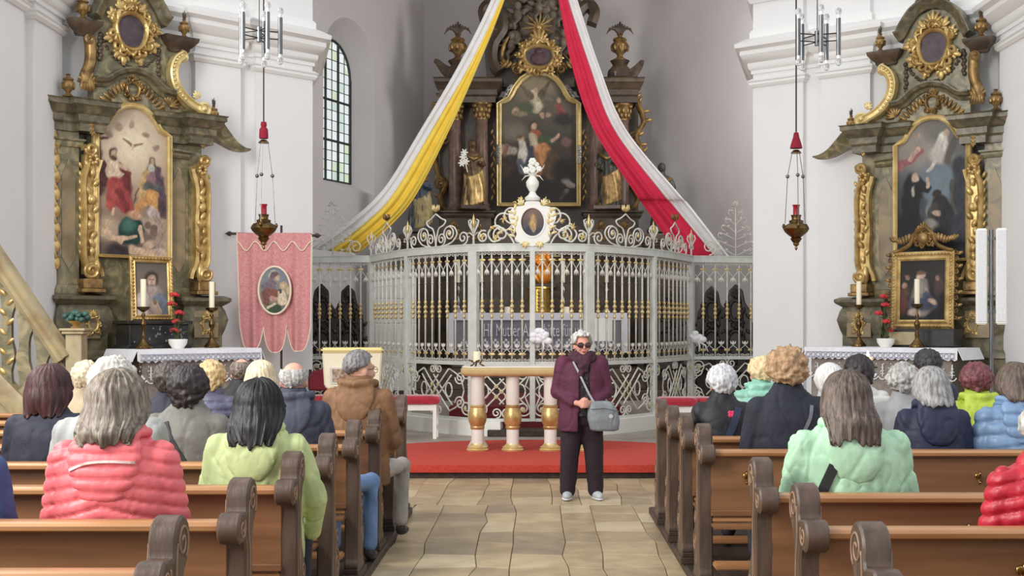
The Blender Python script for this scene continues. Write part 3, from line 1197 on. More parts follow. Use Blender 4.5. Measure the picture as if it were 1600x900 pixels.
    pp = [(p.x, p.y) for p in spline([(-.48, 5.50, 0), (-.43, 5.62, 0), (-.32, 5.82, 0), (-.14, 5.95, 0), (.04, 5.97, 0), (.2, 5.90, 0), (.33, 5.74, 0), (.40, 5.62, 0), (.47, 5.585, 0)], 5)]
    path_sweep(m, pp, [(-.05, -.1), (-.05, .06), (-.01, .09), (.02, .13), (.06, .16), (.08, .16), (.08, -.1)])
    bd(m, 'pediment_cornice', M_GREENM2, smooth=30)
    for a, b in ((.40, .86), (-.84, -.46)):
        m = MB()
        vb = -.16 if a > 0 else -.02
        m.sweep_plan(stepped(a + .1, b - .1, .05, vb), [(-.05, 5.24), (.0, 5.24), (.02, 5.29), (.06, 5.33), (.10, 5.38), (.11, 5.43), (-.05, 5.44)], side=-1)
        m.b2(a + .08, b - .08, -.06, -vb, 5.26, 5.44)
        bd(m, 'shelf_cornice', M_BROWNM)
    # gilt C-scroll and the gilt side strip of the attic
    m = MB()
    cp = [(p.x, p.y) for p in spline([(.66, 5.20, 0), (.56, 5.12, 0), (.51, 4.97, 0), (.54, 4.80, 0), (.64, 4.66, 0), (.78, 4.56, 0), (.93, 4.50, 0)], 6)]
    path_sweep(m, cp, [(-.05, .02), (-.05, .14), (-.03, .155), (-.01, .13), (.03, .13), (.05, .155), (.07, .14), (.07, .02)])
    scroll_tube(m, spiral(.65, 5.17, .07, .012, 100, -1.7, 24), .028, .10, False)
    scroll_tube(m, spiral(.95, 4.52, .105, .015, 210, 1.8, 28), .036, .11, False)
    m.ell((.95, -.1, 4.52), (.05, .08, .05), 10, 8)
    for k in range(13):
        q = cp[2 + k * 2]
        m.ell((q[0], -.14, q[1]), (.02, .015, .02), 6, 5)
    fan(m, .90, 4.66, .08, .12, 120, 5, 90, .4)
    bd(m, 'gilt_c_scroll', M_GOLDB, smooth=50)
    m = MB()
    vp = [(p.x, p.y) for p in spline([(-.58, 5.24, 0), (-.56, 5.1, 0), (-.57, 4.92, 0), (-.62, 4.78, 0), (-.66, 4.66, 0)], 6)]
    path_sweep(m, vp, [(-.06, -.02), (-.06, .06), (-.03, .09), (.03, .09), (.06, .06), (.06, -.02)])
    scroll_tube(m, spiral(-.60, 5.2, .06, .012, 20, 1.5, 20), .03, .08)
    fan(m, -.62, 4.64, .06, .2, 80, 6, 120, .4)
    for k in range(5):
        leaf(m, -.70 + .04 * k, 4.56, .06, .2, 80 + 6 * k, .35)
    bd(m, 'gilt_strip', M_GOLDD, smooth=50)
    # great cartouche with the dark panel
    m = MB()
    rocaille(m, -.03, 5.40, .03, .21, .25, 13, .062, 2)
    for q in (200, 235, 290, 330, 60, 120):
        a = math.radians(q)
        fan(m, -.03 + .24 * math.cos(a), 5.40 + .29 * math.sin(a), .05, .16, q, 3, 60, .5)
    cart = bd(m, 'gilt_cartouche', M_GOLD, smooth=60)
    m = MB()
    m.prism([(-.03 + .2 * (1 + .06 * math.cos(4 * t)) * math.cos(t), 5.40 + .24 * (1 + .06 * math.cos(4 * t)) * math.sin(t)) for t in [2 * PI * k / 32 for k in range(32)]], -.035, .02)
    bd(m, 'purple_panel', pm('purple_panel', (82, 66, 72), (60, 48, 56), scale=9, rough=.5, detail=7), parent=cart)
    m = MB()
    for q in ((-.43, 5.3, 5.0), (.36, 5.22, 4.86)):
        for k in range(8):
            z = q[1] + (q[2] - q[1]) * k / 7
            m.ell((q[0] + .008 * (-1) ** k, -.015, z), (.03, .025, .035), 6, 5)
    garland(m, [(-.40, 5.28), (-.32, 5.12), (-.14, 4.98), (0, 4.94), (.14, 4.97), (.28, 5.1), (.33, 5.2)], .01, .024, 26)
    bd(m, 'laurel_festoon', M_BROWNM, smooth=60)
    m = MB()
    fan(m, -.03, 5.98, .05, .26, 90, 9, 150, .4)
    for sgn in (-1, 1):
        scroll_tube(m, spiral(-.03 + sgn * .16, 6.02, .09, .02, 90, sgn * 1.4, 20), .03, .08)
    bd(m, 'crest_shellwork', M_GOLDD, smooth=60)
    # gilt urns
    for (x, z, h, pl, vv) in ((-.86, 4.46, .40, 0, .05), (.72, 5.44, .36, 1, .02), (1.12, 4.36, .34, 1, .08), (-.66, 5.44, .42, 1, .02)):
        u = bd(urn_mesh(h), 'gilt_urn', M_GOLDD, smooth=40)
        u.location = (x * sx, -vv, z)
        if pl:
            o = bd(plume(h), 'plume', M_BROWNM, smooth=60, parent=u)
    return root


def paint_trinity(root, hw, zb, tf, sx):
    S = [('e', 225, 250, 150, 190, 0, (222, 200, 168), .6), ('e', 222, 262, 70, 80, 0, (240, 222, 186), .7),
         ('e', 220, 150, 16, 24, 0, (168, 138, 116), .4), ('e', 152, 172, 16, 22, 0, (172, 142, 120), .4), ('e', 288, 200, 14, 20, 0, (166, 136, 112), .4), ('e', 340, 268, 16, 20, 0, (160, 130, 110), .4), ('e', 104, 222, 16, 20, 0, (172, 142, 122), .4),
         ('c', 178, 235, 222, 268, 5, 9, (150, 120, 86), .4), ('c', 268, 248, 222, 268, 5, 9, (150, 120, 86), .4), ('e', 222, 274, 9, 18, 0, (216, 192, 150), .4),
         ('c', 45, 260, 60, 520, 14, 26, (96, 66, 56), .6), ('c', 55, 250, 95, 238, 5, 5, (88, 58, 46), .4),
         ('c', 200, 420, 160, 540, 14, 60, (120, 34, 42), .3), ('c', 150, 380, 205, 420, 20, 12, (126, 36, 44), .4),
         ('c', 95, 380, 85, 480, 24, 24, (90, 40, 46), .4),
         ('c', 122, 360, 128, 470, 30, 28, (228, 200, 166), .25), ('c', 95, 360, 98, 440, 10, 9, (214, 180, 148), .3), ('c', 160, 380, 205, 400, 9, 7, (214, 180, 148), .3),
         ('e', 122, 318, 22, 34, 0, (86, 54, 40), .3), ('e', 127, 318, 14, 20, 0, (206, 166, 136), .3), ('e', 127, 340, 12, 12, 0, (92, 60, 44), .4),
         ('c', 132, 480, 190, 600, 40, 40, (170, 42, 46), .25), ('c', 118, 500, 112, 600, 30, 22, (188, 58, 54), .3), ('c', 150, 520, 205, 640, 20, 14, (136, 30, 38), .4),
         ('c', 124, 610, 122, 645, 8, 8, (216, 178, 148), .3),
         ('c', 330, 400, 350, 640, 40, 56, (84, 66, 74), .3), ('c', 300, 420, 275, 560, 34, 30, (206, 168, 92), .3), ('c', 345, 400, 372, 520, 22, 26, (96, 74, 92), .4),
         ('e', 320, 350, 22, 32, 0, (96, 74, 58), .3), ('e', 320, 345, 14, 20, 0, (196, 156, 128), .3), ('c', 318, 365, 318, 405, 14, 10, (198, 190, 182), .35),
         ('c', 318, 420, 312, 470, 22, 30, (150, 106, 118), .3), ('c', 300, 480, 345, 490, 26, 24, (92, 96, 92), .35),
         ('c', 275, 560, 235, 630, 24, 12, (212, 142, 56), .3), ('c', 318, 530, 330, 600, 34, 24, (218, 150, 58), .3), ('c', 250, 490, 222, 590, 4, 3, (120, 84, 50), .4),
         ('c', 320, 610, 330, 640, 26, 30, (196, 176, 174), .4),
         ('e', 340, 690, 90, 50, 0, (176, 152, 132), .4), ('e', 90, 720, 80, 60, 0, (186, 158, 132), .5), ('e', 380, 760, 50, 70, 0, (170, 146, 128), .4),
         ('e', 214, 725, 66, 80, 0, (22, 66, 62), .12), ('e', 198, 696, 34, 34, 0, (60, 118, 106), .7), ('e', 232, 640, 38, 24, 0, (206, 150, 110), .4),
         ('e', 100, 700, 22, 30, 20, (206, 168, 128), .3), ('c', 60, 740, 160, 780, 30, 14, (210, 172, 136), .3), ('c', 150, 775, 235, 755, 11, 8, (214, 176, 140), .3),
         ('e', 330, 720, 24, 30, 0, (122, 94, 84), .35), ('e', 300, 690, 18, 22, 0, (126, 98, 86), .4), ('c', 258, 700, 272, 780, 9, 10, (216, 180, 148), .3), ('e', 305, 800, 34, 24, -30, (200, 162, 134), .35),
         ('e', 150, 836, 60, 36, 0, (58, 46, 52), .4), ('c', 220, 830, 330, 845, 22, 22, (208, 172, 140), .4), ('e', 375, 840, 40, 26, 30, (196, 170, 150), .4)]
    paint('altar_painting', root, hw, zb, tf, (42, 405, 52, 866), [(176, 146, 128), (196, 168, 144), (182, 150, 122), (150, 122, 100), (96, 78, 70)], S, mirror=sx, v=.03, seed=1, nx=96, ny=170)


def paint_saints(root, hw, zb, tf, sx):
    # brush coordinates run left to right in the photograph; the altar is mirrored, so flip them
    S = [('e', 150, 150, 90, 90, 0, (150, 142, 132), .6), ('e', 240, 90, 60, 40, 0, (120, 116, 110), .6), ('e', 230, 300, 80, 90, 0, (106, 128, 142), .6), ('e', 210, 420, 40, 40, 0, (140, 150, 150), .7),
         ('c', 250, 110, 240, 170, 16, 34, (212, 206, 196), .35), ('e', 262, 98, 10, 14, 0, (196, 164, 142), .3), ('c', 245, 180, 190, 245, 10, 6, (200, 190, 178), .35), ('e', 245, 190, 50, 30, 20, (188, 180, 172), .5), ('c', 300, 110, 270, 210, 12, 20, (96, 88, 84), .5),
         ('c', 80, 215, 160, 165, 20, 12, (150, 82, 84), .4), ('c', 110, 190, 150, 160, 9, 8, (204, 160, 140), .35), ('e', 148, 152, 8, 10, 0, (200, 160, 138), .3), ('e', 148, 95, 12, 10, 0, (168, 140, 124), .4),
         ('c', 130, 290, 120, 520, 40, 56, (26, 28, 34), .25), ('c', 150, 300, 188, 320, 26, 14, (30, 32, 38), .3), ('c', 186, 312, 190, 275, 8, 6, (206, 172, 148), .3), ('e', 138, 268, 14, 20, 10, (202, 170, 150), .3), ('e', 128, 325, 8, 20, 20, (170, 160, 150), .4),
         ('e', 228, 350, 15, 20, 0, (150, 116, 94), .3), ('e', 226, 338, 15, 12, 0, (48, 38, 34), .4), ('c', 240, 380, 255, 500, 36, 50, (40, 38, 42), .25), ('c', 215, 390, 200, 440, 18, 14, (66, 62, 62), .35), ('e', 226, 416, 18, 10, 10, (196, 162, 138), .35),
         ('c', 320, 230, 330, 600, 34, 38, (52, 56, 68), .4), ('c', 284, 290, 296, 420, 4, 6, (90, 74, 62), .4), ('c', 170, 370, 170, 470, 14, 18, (70, 78, 92), .4), ('e', 190, 470, 30, 26, 0, (150, 146, 136), .5),
         ('e', 200, 580, 150, 60, 0, (22, 22, 26), .5), ('e', 120, 480, 60, 60, 0, (22, 24, 28), .5)]
    S = [((s[0], 409 - s[1]) + s[2:5] + (-s[5],) + s[6:]) if s[0] == 'e' else ((s[0], 409 - s[1], s[2], 409 - s[3]) + s[4:]) for s in S]
    paint('altar_painting', root, hw, zb, tf, (60, 350, 30, 610), [(112, 106, 104), (104, 108, 112), (66, 74, 86), (38, 40, 48), (26, 26, 30)], S, mirror=sx, v=.03, seed=2, nx=96, ny=170)


ALT_L = (-5.15, 15.9)
ALT_R = (5.33, 16.8)
RZL, RZR = PI / 4, -math.radians(38)
side_altar((ALT_L[0], ALT_L[1], 0), RZL, 1, 'green marbled baroque altar with painting of a dove above two robed men', paint_trinity)
side_altar((ALT_R[0], ALT_R[1], 0), RZR, -1, 'green marbled baroque altar with dark painting of two black-robed saints', paint_saints)


def aloc(side, u, v, z):
    if side < 0:
        return (ALT_L[0] + S2 * u + S2 * v, ALT_L[1] + S2 * u - S2 * v, z)
    return (ALT_R[0] + RC * u - RS * v, ALT_R[1] - RS * u - RC * v, z)


def apix(side, x, y, v):
    """local (u, z) on the altar's plane v for a photograph pixel"""
    k = (x - VX) / F
    if side < 0:
        u = (k * (ALT_L[1] - S2 * v) - ALT_L[0] - S2 * v) / (S2 - k * S2)
        Y = ALT_L[1] + S2 * u - S2 * v
    else:
        u = (k * (ALT_R[1] - RC * v) - ALT_R[0] + RS * v) / (RC + k * RS)
        Y = ALT_R[1] - RS * u - RC * v
    return u, CAMZ - (y - VY) * Y / F


# ---- altar tables under lace cloths
def lace_cloth(w, d, h, drop_front, drop_side, scal=.09):
    """cloth over a table: local x along the front, -y front, top at z = h"""
    mb = MB()
    n = 60
    t = .006
    mb.b2(-w / 2, w / 2, -d / 2, d / 2, h, h + t)
    for k in range(n):
        a, b = -w / 2 + w * k / n, -w / 2 + w * (k + 1) / n
        za = h - drop_front + .014 * math.cos(2 * PI * (a + w / 2) / scal)
        zb_ = h - drop_front + .014 * math.cos(2 * PI * (b + w / 2) / scal)
        wa, wb = .008 * math.sin(a * 9), .008 * math.sin(b * 9)
        ya, yb = -d / 2 - .012 - wa - .008, -d / 2 - .012 - wb - .008
        mb.add([(a, -d / 2 - .004, h + t), (b, -d / 2 - .004, h + t), (b, yb, zb_), (a, ya, za), (a, -d / 2, h + t), (b, -d / 2, h + t), (b, yb + .006, zb_), (a, ya + .006, za)],
               [(0, 1, 2, 3), (7, 6, 5, 4), (0, 3, 7, 4), (1, 5, 6, 2), (3, 2, 6, 7), (0, 4, 5, 1)])
    for s in (-1, 1):
        m2 = 14
        for k in range(m2):
            a, b = -d / 2 + d * k / m2, -d / 2 + d * (k + 1) / m2
            x = s * (w / 2 + .014)
            flare = .05
            mb.add([(s * w / 2, a, h + t), (s * w / 2, b, h + t), (x + s * flare, b, h - drop_side), (x + s * flare, a, h - drop_side), (s * (w / 2 - .006), a, h), (s * (w / 2 - .006), b, h), (x + s * (flare - .006), b, h - drop_side), (x + s * (flare - .006), a, h - drop_side)],
                   [(0, 1, 2, 3), (7, 6, 5, 4), (0, 3, 7, 4), (1, 5, 6, 2), (3, 2, 6, 7), (0, 4, 5, 1)])
    return mb


M_LACE = pm('grey_lace', (196, 196, 204), (236, 236, 240), scale=60, rough=.9, fac=(.45, .55), detail=2)


def lace_band(w, y, z0, z1, pitch):
    """openwork border of rings and bars"""
    mb = MB()
    k = int(w / pitch)
    zc, r = (z0 + z1) / 2, (z1 - z0) / 2
    for i in range(k):
        x = -w / 2 + (i + .5) * w / k
        mb.tube([(x + r * .8 * math.cos(a), y, zc + r * .8 * math.sin(a)) for a in [2 * PI * q / 10 for q in range(10)]], .004, 4, closed=True)
    mb.b2(-w / 2, w / 2, y - .003, y + .003, z0 - .004, z0 + .004)
    mb.b2(-w / 2, w / 2, y - .003, y + .003, z1 - .004, z1 + .004)
    return mb


M_LACEG = pm('grey_blue_lace_thread', (150, 152, 168), rough=.9)  # plain grey-blue thread, darker than the white cloth


def altar_table(side, uc, vc, w, d, h, label):
    l = aloc(side, uc, vc, 0)
    rz = RZL if side < 0 else RZR
    t = empty('altar_table', l, rz, label=label[0], cat='altar table', group='altar tables of the side altars')
    m = MB()
    m.b2(-w / 2 + .05, w / 2 - .05, -d / 2 + .06, d / 2, .28, h - .04)
    m.b2(-w / 2, w / 2, -d / 2, d / 2, h - .05, h)
    m.build('table_block', M_BROWNM, t, bevel=.01)
    m = MB()
    m.b2(-w / 2 - .1, w / 2 + .1, -d / 2 - .3, d / 2, -.004, .14)
    m.b2(-w / 2 - .05, w / 2 + .05, -d / 2 - .15, d / 2, .14, .28)
    m.build('step', M_GREYSTONE, t, bevel=.008)
    m = MB().b2(-w / 2 + .07, w / 2 - .07, -d / 2 + .035, -d / 2 + .055, .34, h - .06)
    m.build('frontal', pm('grey_frontal', (150, 140, 132), (128, 118, 112), scale=14, rough=.9), t)
    c = empty('altar_cloth', (l[0], l[1], 0), rz, label=label[1], cat='tablecloth', group='lace altar cloths')
    lace_cloth(w + .03, d, h, .14, .14).build('cloth', M_LINEN, c)
    lace_band(w - .02, -d / 2 - .028, h - .125, h - .055, .07).build('lace_border', M_LACEG, c)
    m = MB()
    rd = random.Random(4)
    y = -d / 2 + .008
    n = int(w / .11)
    for i in range(n):
        x = -w / 2 + (i + .5) * w / n
        for q in range(3):
            m.ell((x + rd.uniform(-.04, .04), y, h - .2 - .05 * q), (.008, .004, .008), 5, 4)
        if i % 2:
            m.b2(x - .006, x + .006, y - .003, y + .003, h - .36, h - .2)
            for q in range(3):
                m.b2(x - .03 + .006 * q, x + .03 - .006 * q, y - .003, y + .003, h - .33 + .04 * q, h - .322 + .04 * q)
        else:
            for a in range(4):
                m.ell((x + .022 * math.cos(a * PI / 2), y, h - .34 + .022 * math.sin(a * PI / 2)), (.017, .004, .017), 6, 4)
        m.tube([(x - .055, y, h - .36), (x - .03, y, h - .39), (x, y, h - .40), (x + .03, y, h - .39), (x + .055, y, h - .36)], .008, 4)
    net = m.build('lace_hem', M_LINEN, c, kind='stuff')
    return t


MZ = 1.375
altar_table(-1, .30, .80, 1.66, .78, MZ, ('stone altar table below the dove painting', 'white lace altar cloth under the portrait icon'))
altar_table(1, -.26, .80, 2.02, .80, MZ, ('stone altar table below the two saints painting', 'white lace altar cloth under the dark framed icon'))


# ---- things standing on the altar tables
def candlestick(side, u, v, h, ch, label, mat):
    c = empty('candlestick', aloc(side, u, v, MZ + .006), label=label, cat='candlestick', group='altar candlesticks')
    m = MB()
    m.lathe([(0, 0), (.085, 0), (.09, .02), (.07, .05), (.045, .08), (.03, .11)], 12, sx=1.1)
    for a in range(3):
        t = 2 * PI * a / 3 + .5
        m.ell((.075 * math.cos(t), .075 * math.sin(t), .02), (.03, .03, .022), 8, 6)
    m.build('foot', mat, c, smooth=50)
    m = MB().lathe([(.0, .1), (.026, .1), (.02, .13), (.034, .16), (.018, .19), (.016, .23), (.036, .28), (.04, .31), (.02, .35), (.014, .38), (.026, .41), (.012, .44), (.012, h - .05), (0, h - .05)], 12)
    m.build('stem', mat, c, smooth=50)
    m = MB().lathe([(0, h - .06), (.02, h - .06), (.075, h - .02), (.08, h), (.07, h + .002), (.0, h - .005)], 14)
    m.build('drip_pan', mat, c, smooth=50)
    k = empty('altar_candle', aloc(side, u, v, MZ + .006 + h), label=label.replace('candlestick', 'candle held in its candlestick').replace('twisted ', '').replace('dark ', 'pale '), cat='candle', group='altar candles')
    MB().lathe([(0, 0), (.034, 0), (.034, ch - .004), (.030, ch), (.0, ch - .003)], 14).build('wax', M_CREAMW, k, smooth=50)
    MB().tube([(0, 0, ch - .004), (.001, 0, ch + .012)], .002, 5).build('wick', M_BLACKM, k)


ul, _ = apix(-1, 224, 540, .85)
ur, _ = apix(-1, 331, 540, .75)
candlestick(-1, ul, .85, .51, .335, 'dark bronze candlestick before the framed portrait icon', M_OLDBRASS)
candlestick(-1, ur, .75, .51, .33, 'dark bronze candlestick between the red flowers and the pink banner', M_OLDBRASS)
ul, _ = apix(1, 1342, 555, .7)
ur, _ = apix(1, 1433, 555, .9)
candlestick(1, ul, .7, .56, .315, 'dark bronze candlestick beside the flowers on the wall edge', M_OLDBRASS)
candlestick(1, ur, .9, .56, .32, 'dark bronze candlestick before the Madonna icon', M_OLDBRASS)


def flower_pot(side, u, v, label, seed):
    p = empty('flower_pot', aloc(side, u, v, MZ + .006), label=label, cat='potted plant', group='potted flowers on the side altars')
    m = MB()
    m.lathe([(0, 0), (.07, 0), (.075, .01), (.11, .06), (.118, .11), (.112, .115), (.10, .105), (.0, .09)], 18)
    m.build('pot', M_WHITEL, p, smooth=50)
    rd = random.Random(seed)
    m = MB()
    heads = []
    for k in range(5):
        x, y = rd.uniform(-.09, .09), rd.uniform(-.05, .05)
        zt = .22 + .11 * k
        m.tube([(x * .2, y * .2, .09), (x * .7, y, zt * .6), (x, y, zt)], .005, 5)
        heads.append((x, y, zt))
    m.build('stems', pm('stem_green', (72, 88, 50), rough=.7), p)
    m = MB()
    for k in range(16):
        a = rd.uniform(0, 2 * PI)
        z = rd.uniform(.10, .5)
        L = rd.uniform(.09, .16)
        d = Vector((math.cos(a), math.sin(a), rd.uniform(-.1, .5))).normalized()
        w = d.cross(Vector((0, 0, 1))).normalized() * .028
        c = Vector((0, 0, z))
        m.add([c, c + d * L * .5 + w, c + d * L, c + d * L * .5 - w, c + d * L * .5 + Vector((0, 0, .01))], [(0, 1, 4), (1, 2, 4), (2, 3, 4), (3, 0, 4)])
    m.build('leaves', pm('leaf_green', (66, 84, 52), (88, 104, 66), scale=8, rough=.6), p)
    for (x, y, z) in heads:
        m = MB()
        for k in range(9):
            a = k * 2.4
            r = .012 + .004 * k
            m.ell((x + r * math.cos(a), y + r * math.sin(a), z + .02 - .003 * k), (.03, .03, .02), 6, 5)
        m.build('blossom', pm('red_blossom', (206, 62, 62), (180, 44, 52), scale=12, rough=.7), p, smooth=True)
    return p


uu, _ = apix(-1, 278, 540, .82)
flower_pot(-1, uu, .82, 'white bowl of red flowers beside the framed portrait icon', 3)
uu, _ = apix(1, 1384, 552, .85)
flower_pot(1, uu, .85, 'white bowl of red flowers before the Madonna icon', 6)

# framed portrait on its black base, left
b = empty('icon_base', aloc(-1, .03, .50, MZ + .006), RZL, label='black marbled box with white specks carrying the portrait', cat='plinth')
m = MB().b2(-.40, .40, -.16, .2, 0, .30)
m.build('box', M_BLACKL, b, bevel=.01)
m = MB()
m.b2(-.44, .44, -.19, .22, .30, .345)
m.b2(-.43, .43, -.18, .22, .0, .05)
m.build('moulding', M_BLACKL, b, bevel=.008)
m = MB()
rd = random.Random(2)
for k in range(22):
    m.ell((rd.uniform(-.36, .36), -.161, rd.uniform(.08, .27)), (rd.uniform(.006, .018), .004, rd.uniform(.006, .02)), 6, 4)
m.build('pearl_inlay', pm('pearl', (120, 122, 122), rough=.4), b)


def framed_picture(side, u, v, z, w, h, tilt, label, cat, strokes, bg, box, fw, seed, ornate=False, mat=M_GOLD):
    f = empty('framed_picture', aloc(side, u, v, z), RZL if side < 0 else RZR, label=label, cat=cat)
    f.rotation_euler = (-tilt, 0, f.rotation_euler.z)
    iw, ih = w / 2 - fw, h
    m = MB()
    pts = [(-w / 2 + fw / 2, fw / 2), (-w / 2 + fw / 2, h - fw / 2), (w / 2 - fw / 2, h - fw / 2), (w / 2 - fw / 2, fw / 2)]
    for (a, c) in zip(pts, pts[1:] + pts[:1]):
        pass
    sec = [(-fw / 2, .0), (-fw / 2, .03), (-fw * .3, .045), (0, .03), (fw * .25, .05), (fw / 2, .03), (fw / 2, .0)]
    # mitred rectangle in the (u, z) plane
    rings = []
    for (cx, cz, sx_, sz_) in ((-1, 0, -1, -1), (-1, 1, -1, 1), (1, 1, 1, 1), (1, 0, 1, -1)):
        px = cx * (w / 2 - fw / 2)
        pz = fw / 2 if cz == 0 else h - fw / 2
        rings.append([(px + sx_ * q[0], -q[1], pz + sz_ * q[0]) for q in sec])
    m.loft(rings, closed=True)
    m.b2(-w / 2 + .01, w / 2 - .01, .0, .012, .01, h - .01)
    n = int((2 * w + 2 * h) / .05)
    fr = m.build('frame', mat, f, smooth=30)
    m = MB()
    for k in range(int(h / .045)):
        for s in (-1, 1):
            m.ell((s * (w / 2 - fw * .28), -.048, .03 + k * .045), (.016, .012, .018), 6, 5)
    for k in range(int(w / .045)):
        for zz in (fw * .28, h - fw * .28):
            m.ell((-w / 2 + .03 + k * .045, -.048, zz), (.018, .012, .016), 6, 5)
    m.build('gilt_beading', mat, fr, smooth=True)
    paint('canvas', f, w / 2 - fw + .005, fw - .005, lambda q: h - fw + .005, box, bg, strokes, nx=60, ny=84, v=.012, seed=seed, thick=.008)
    return f


S = [('e', 90, 140, 60, 70, 0, (132, 118, 106), .7), ('e', 96, 108, 26, 40, 0, (76, 56, 46), .3), ('e', 97, 112, 16, 27, 0, (196, 160, 136), .3), ('e', 97, 140, 14, 14, 0, (96, 70, 54), .4), ('e', 92, 106, 4, 2, 0, (60, 40, 32), .4), ('e', 103, 106, 4, 2, 0, (60, 40, 32), .4), ('c', 98, 110, 98, 120, 2, 3, (178, 138, 116), .5), ('c', 95, 170, 95, 240, 44, 62, (172, 150, 140), .3), ('c', 62, 180, 52, 240, 22, 22, (206, 196, 188), .4), ('c', 128, 180, 140, 240, 24, 26, (110, 122, 142), .4), ('c', 112, 200, 118, 225, 10, 9, (206, 166, 140), .3), ('e', 112, 200, 8, 10, 0, (150, 122, 80), .4)]
framed_picture(-1, .06, .40, MZ + .006 + .345, .575, .80, .06, 'gilt framed half-length portrait of a bearded man leaning above black box', 'picture', S, [(104, 98, 92), (118, 108, 98), (90, 80, 72)], (38, 152, 40, 245), .075, 11)

# framed Madonna on its base, right
uc, _ = apix(1, 1440, 515, .45)
b = empty('icon_base', aloc(1, uc + .06, .55, MZ + .006), RZR, label='black painted box carrying the Madonna icon', cat='plinth')
m = MB()
m.b2(-.42, .46, -.12, .2, 0, .24)
m.build('box', M_BLACKL, b, bevel=.02)
MB().b2(-.42, -.06, -.135, -.12, .03, .2).build('pale_panel', M_CREAMP, b, bevel=.01)
S = [('e', 146, 770, 26, 46, 0, (92, 70, 60), .5), ('e', 148, 690, 15, 20, 0, (206, 170, 142), .3), ('e', 148, 672, 15, 9, 0, (120, 84, 60), .4), ('c', 148, 720, 150, 800, 24, 44, (150, 140, 134), .3), ('c', 165, 760, 195, 800, 16, 14, (66, 78, 108), .4), ('e', 150, 800, 50, 30, 0, (52, 62, 92), .4), ('e', 190, 790, 16, 10, 30, (200, 164, 138), .4), ('e', 125, 835, 22, 16, 0, (190, 164, 146), .4), ('e', 90, 750, 16, 24, 0, (96, 58, 50), .4), ('e', 86, 722, 9, 11, 0, (170, 126, 104), .4), ('e', 212, 720, 18, 40, 0, (84, 60, 54), .5), ('e', 206, 690, 9, 11, 0, (160, 118, 98), .4), ('e', 96, 690, 8, 10, 0, (150, 112, 92), .4), ('e', 86, 800, 14, 40, 0, (108, 52, 48), .5)]
fp = framed_picture(1, uc, .42, MZ + .006 + .24, .84, 1.02, .04, 'gilt framed dark Madonna icon with carved leafy crest', 'picture', S, [(40, 36, 36), (48, 42, 40), (32, 29, 32)], (72, 238, 620, 866), .12, 12)
m = MB()
rocaille(m, 0, 1.20, .0, .08, .08, 8, .035, 9)
m.ell((0, -.03, 1.20), (.075, .04, .075), 12, 8)
for s in (-1, 1):
    path = [(p.x, p.y) for p in spline([(s * .40, 1.02, 0), (s * .30, 1.05, 0), (s * .18, 1.12, 0), (s * .13, 1.24, 0), (s * .06, 1.32, 0)], 6)]
    scroll_tube(m, path, .03, .02, False)
    for k in range(9):
        leaf(m, s * (.14 + .03 * k), 1.14 + .02 * math.sin(k), .01, .11, 90 + s * (20 - 9 * k), .5)
    for k in range(11):
        leaf(m, s * .43, .12 + .085 * k, .0, .10, 90 - s * (70 * (-1) ** k), .5)
        scroll_tube(m, spiral(s * .44, .15 + .085 * k, .035, .008, 90, s * (-1) ** k * 1.2, 12), .012, .02)
crest = m.build('carved_crest', M_GOLDD, fp, smooth=60)
# ------------------------------------------------------------------ chancel floor, high altar
MB().b2(-4.3, 4.3, 20.6, 27.3, -.01, .32).build('floor_chancel', M_GREYSTONE, kind='structure')
MB().b2(-1.3, 1.3, 18.6, 22.3, .13, .46).build('floor_chancel_step', pm('dark_red_carpet', (112, 34, 38), (94, 26, 32), scale=30, rough=.95), kind='structure', bevel=.01)
m = MB()
m.b2(-2.6, 2.7, 22.3, 27.0, .3, .5)
m.b2(-2.3, 2.4, 22.6, 27.0, .5, .68)
m.b2(-2.1, 2.2, 22.9, 27.0, .68, .86)
m.build('floor_altar_dais', M_BROWNM, kind='structure', bevel=.01)

HX, HY = PX(842, 25.0), 25.0


def H(x, y, d=25.0):
    return (x - 842) * d / F, CAMZ - (y - VY) * d / F


ha = empty('high_altar', (HX, HY, .86), label='tall dark marbled high altar with columns and arched painting behind the grille', cat='altar')


def hb(mb, name, mat, smooth=35, parent=ha, bevel=0, label=None):
    mb.map(lambda p: (p.x, p.y, p.z - .86))
    return mb.build(name, mat, parent, smooth=smooth, bevel=bevel, label=label)


m = MB()
m.b2(-2.0, 2.0, .1, 1.0, .88, 3.0)
m.b2(-1.75, 1.75, -.15, .2, 1.85, 2.2)
m.sweep_plan([(-2.0, .9), (-2.0, .1), (2.0, .1), (2.0, .9)], shiftz(CAP, 2.95, 1.5, 1.6), side=-1)
hb(m, 'predella', M_BROWNM)
m = MB()
m.b2(-2.02, 2.02, .35, 1.0, 3.0, 6.3)
hb(m, 'back_wall', M_BROWNM)
for a, b in ((-1.98, -.95), (.95, 1.98)):
    m = MB()
    m.b2(a, b, -.25, .5, 3.1, 3.82)
    m.sweep_plan(stepped(a, b, .25, -.4), shiftz(CAP, 3.80, 1.2, 1.3), side=-1)
    m.sweep_plan(stepped(a, b, .25, -.4), [(-.01, 3.1), (.09, 3.1), (.08, 3.18), (.03, 3.24), (-.01, 3.26)], side=-1)
    p = hb(m, 'pedestal', M_BROWNM)
    for q in (.28, .72):
        m = MB()
        rocaille(m, a + (b - a) * q, 3.5, .25, .09, .12, 6, .035, 3)
        hb(m, 'gilt_ornament', M_GOLDD, parent=p)
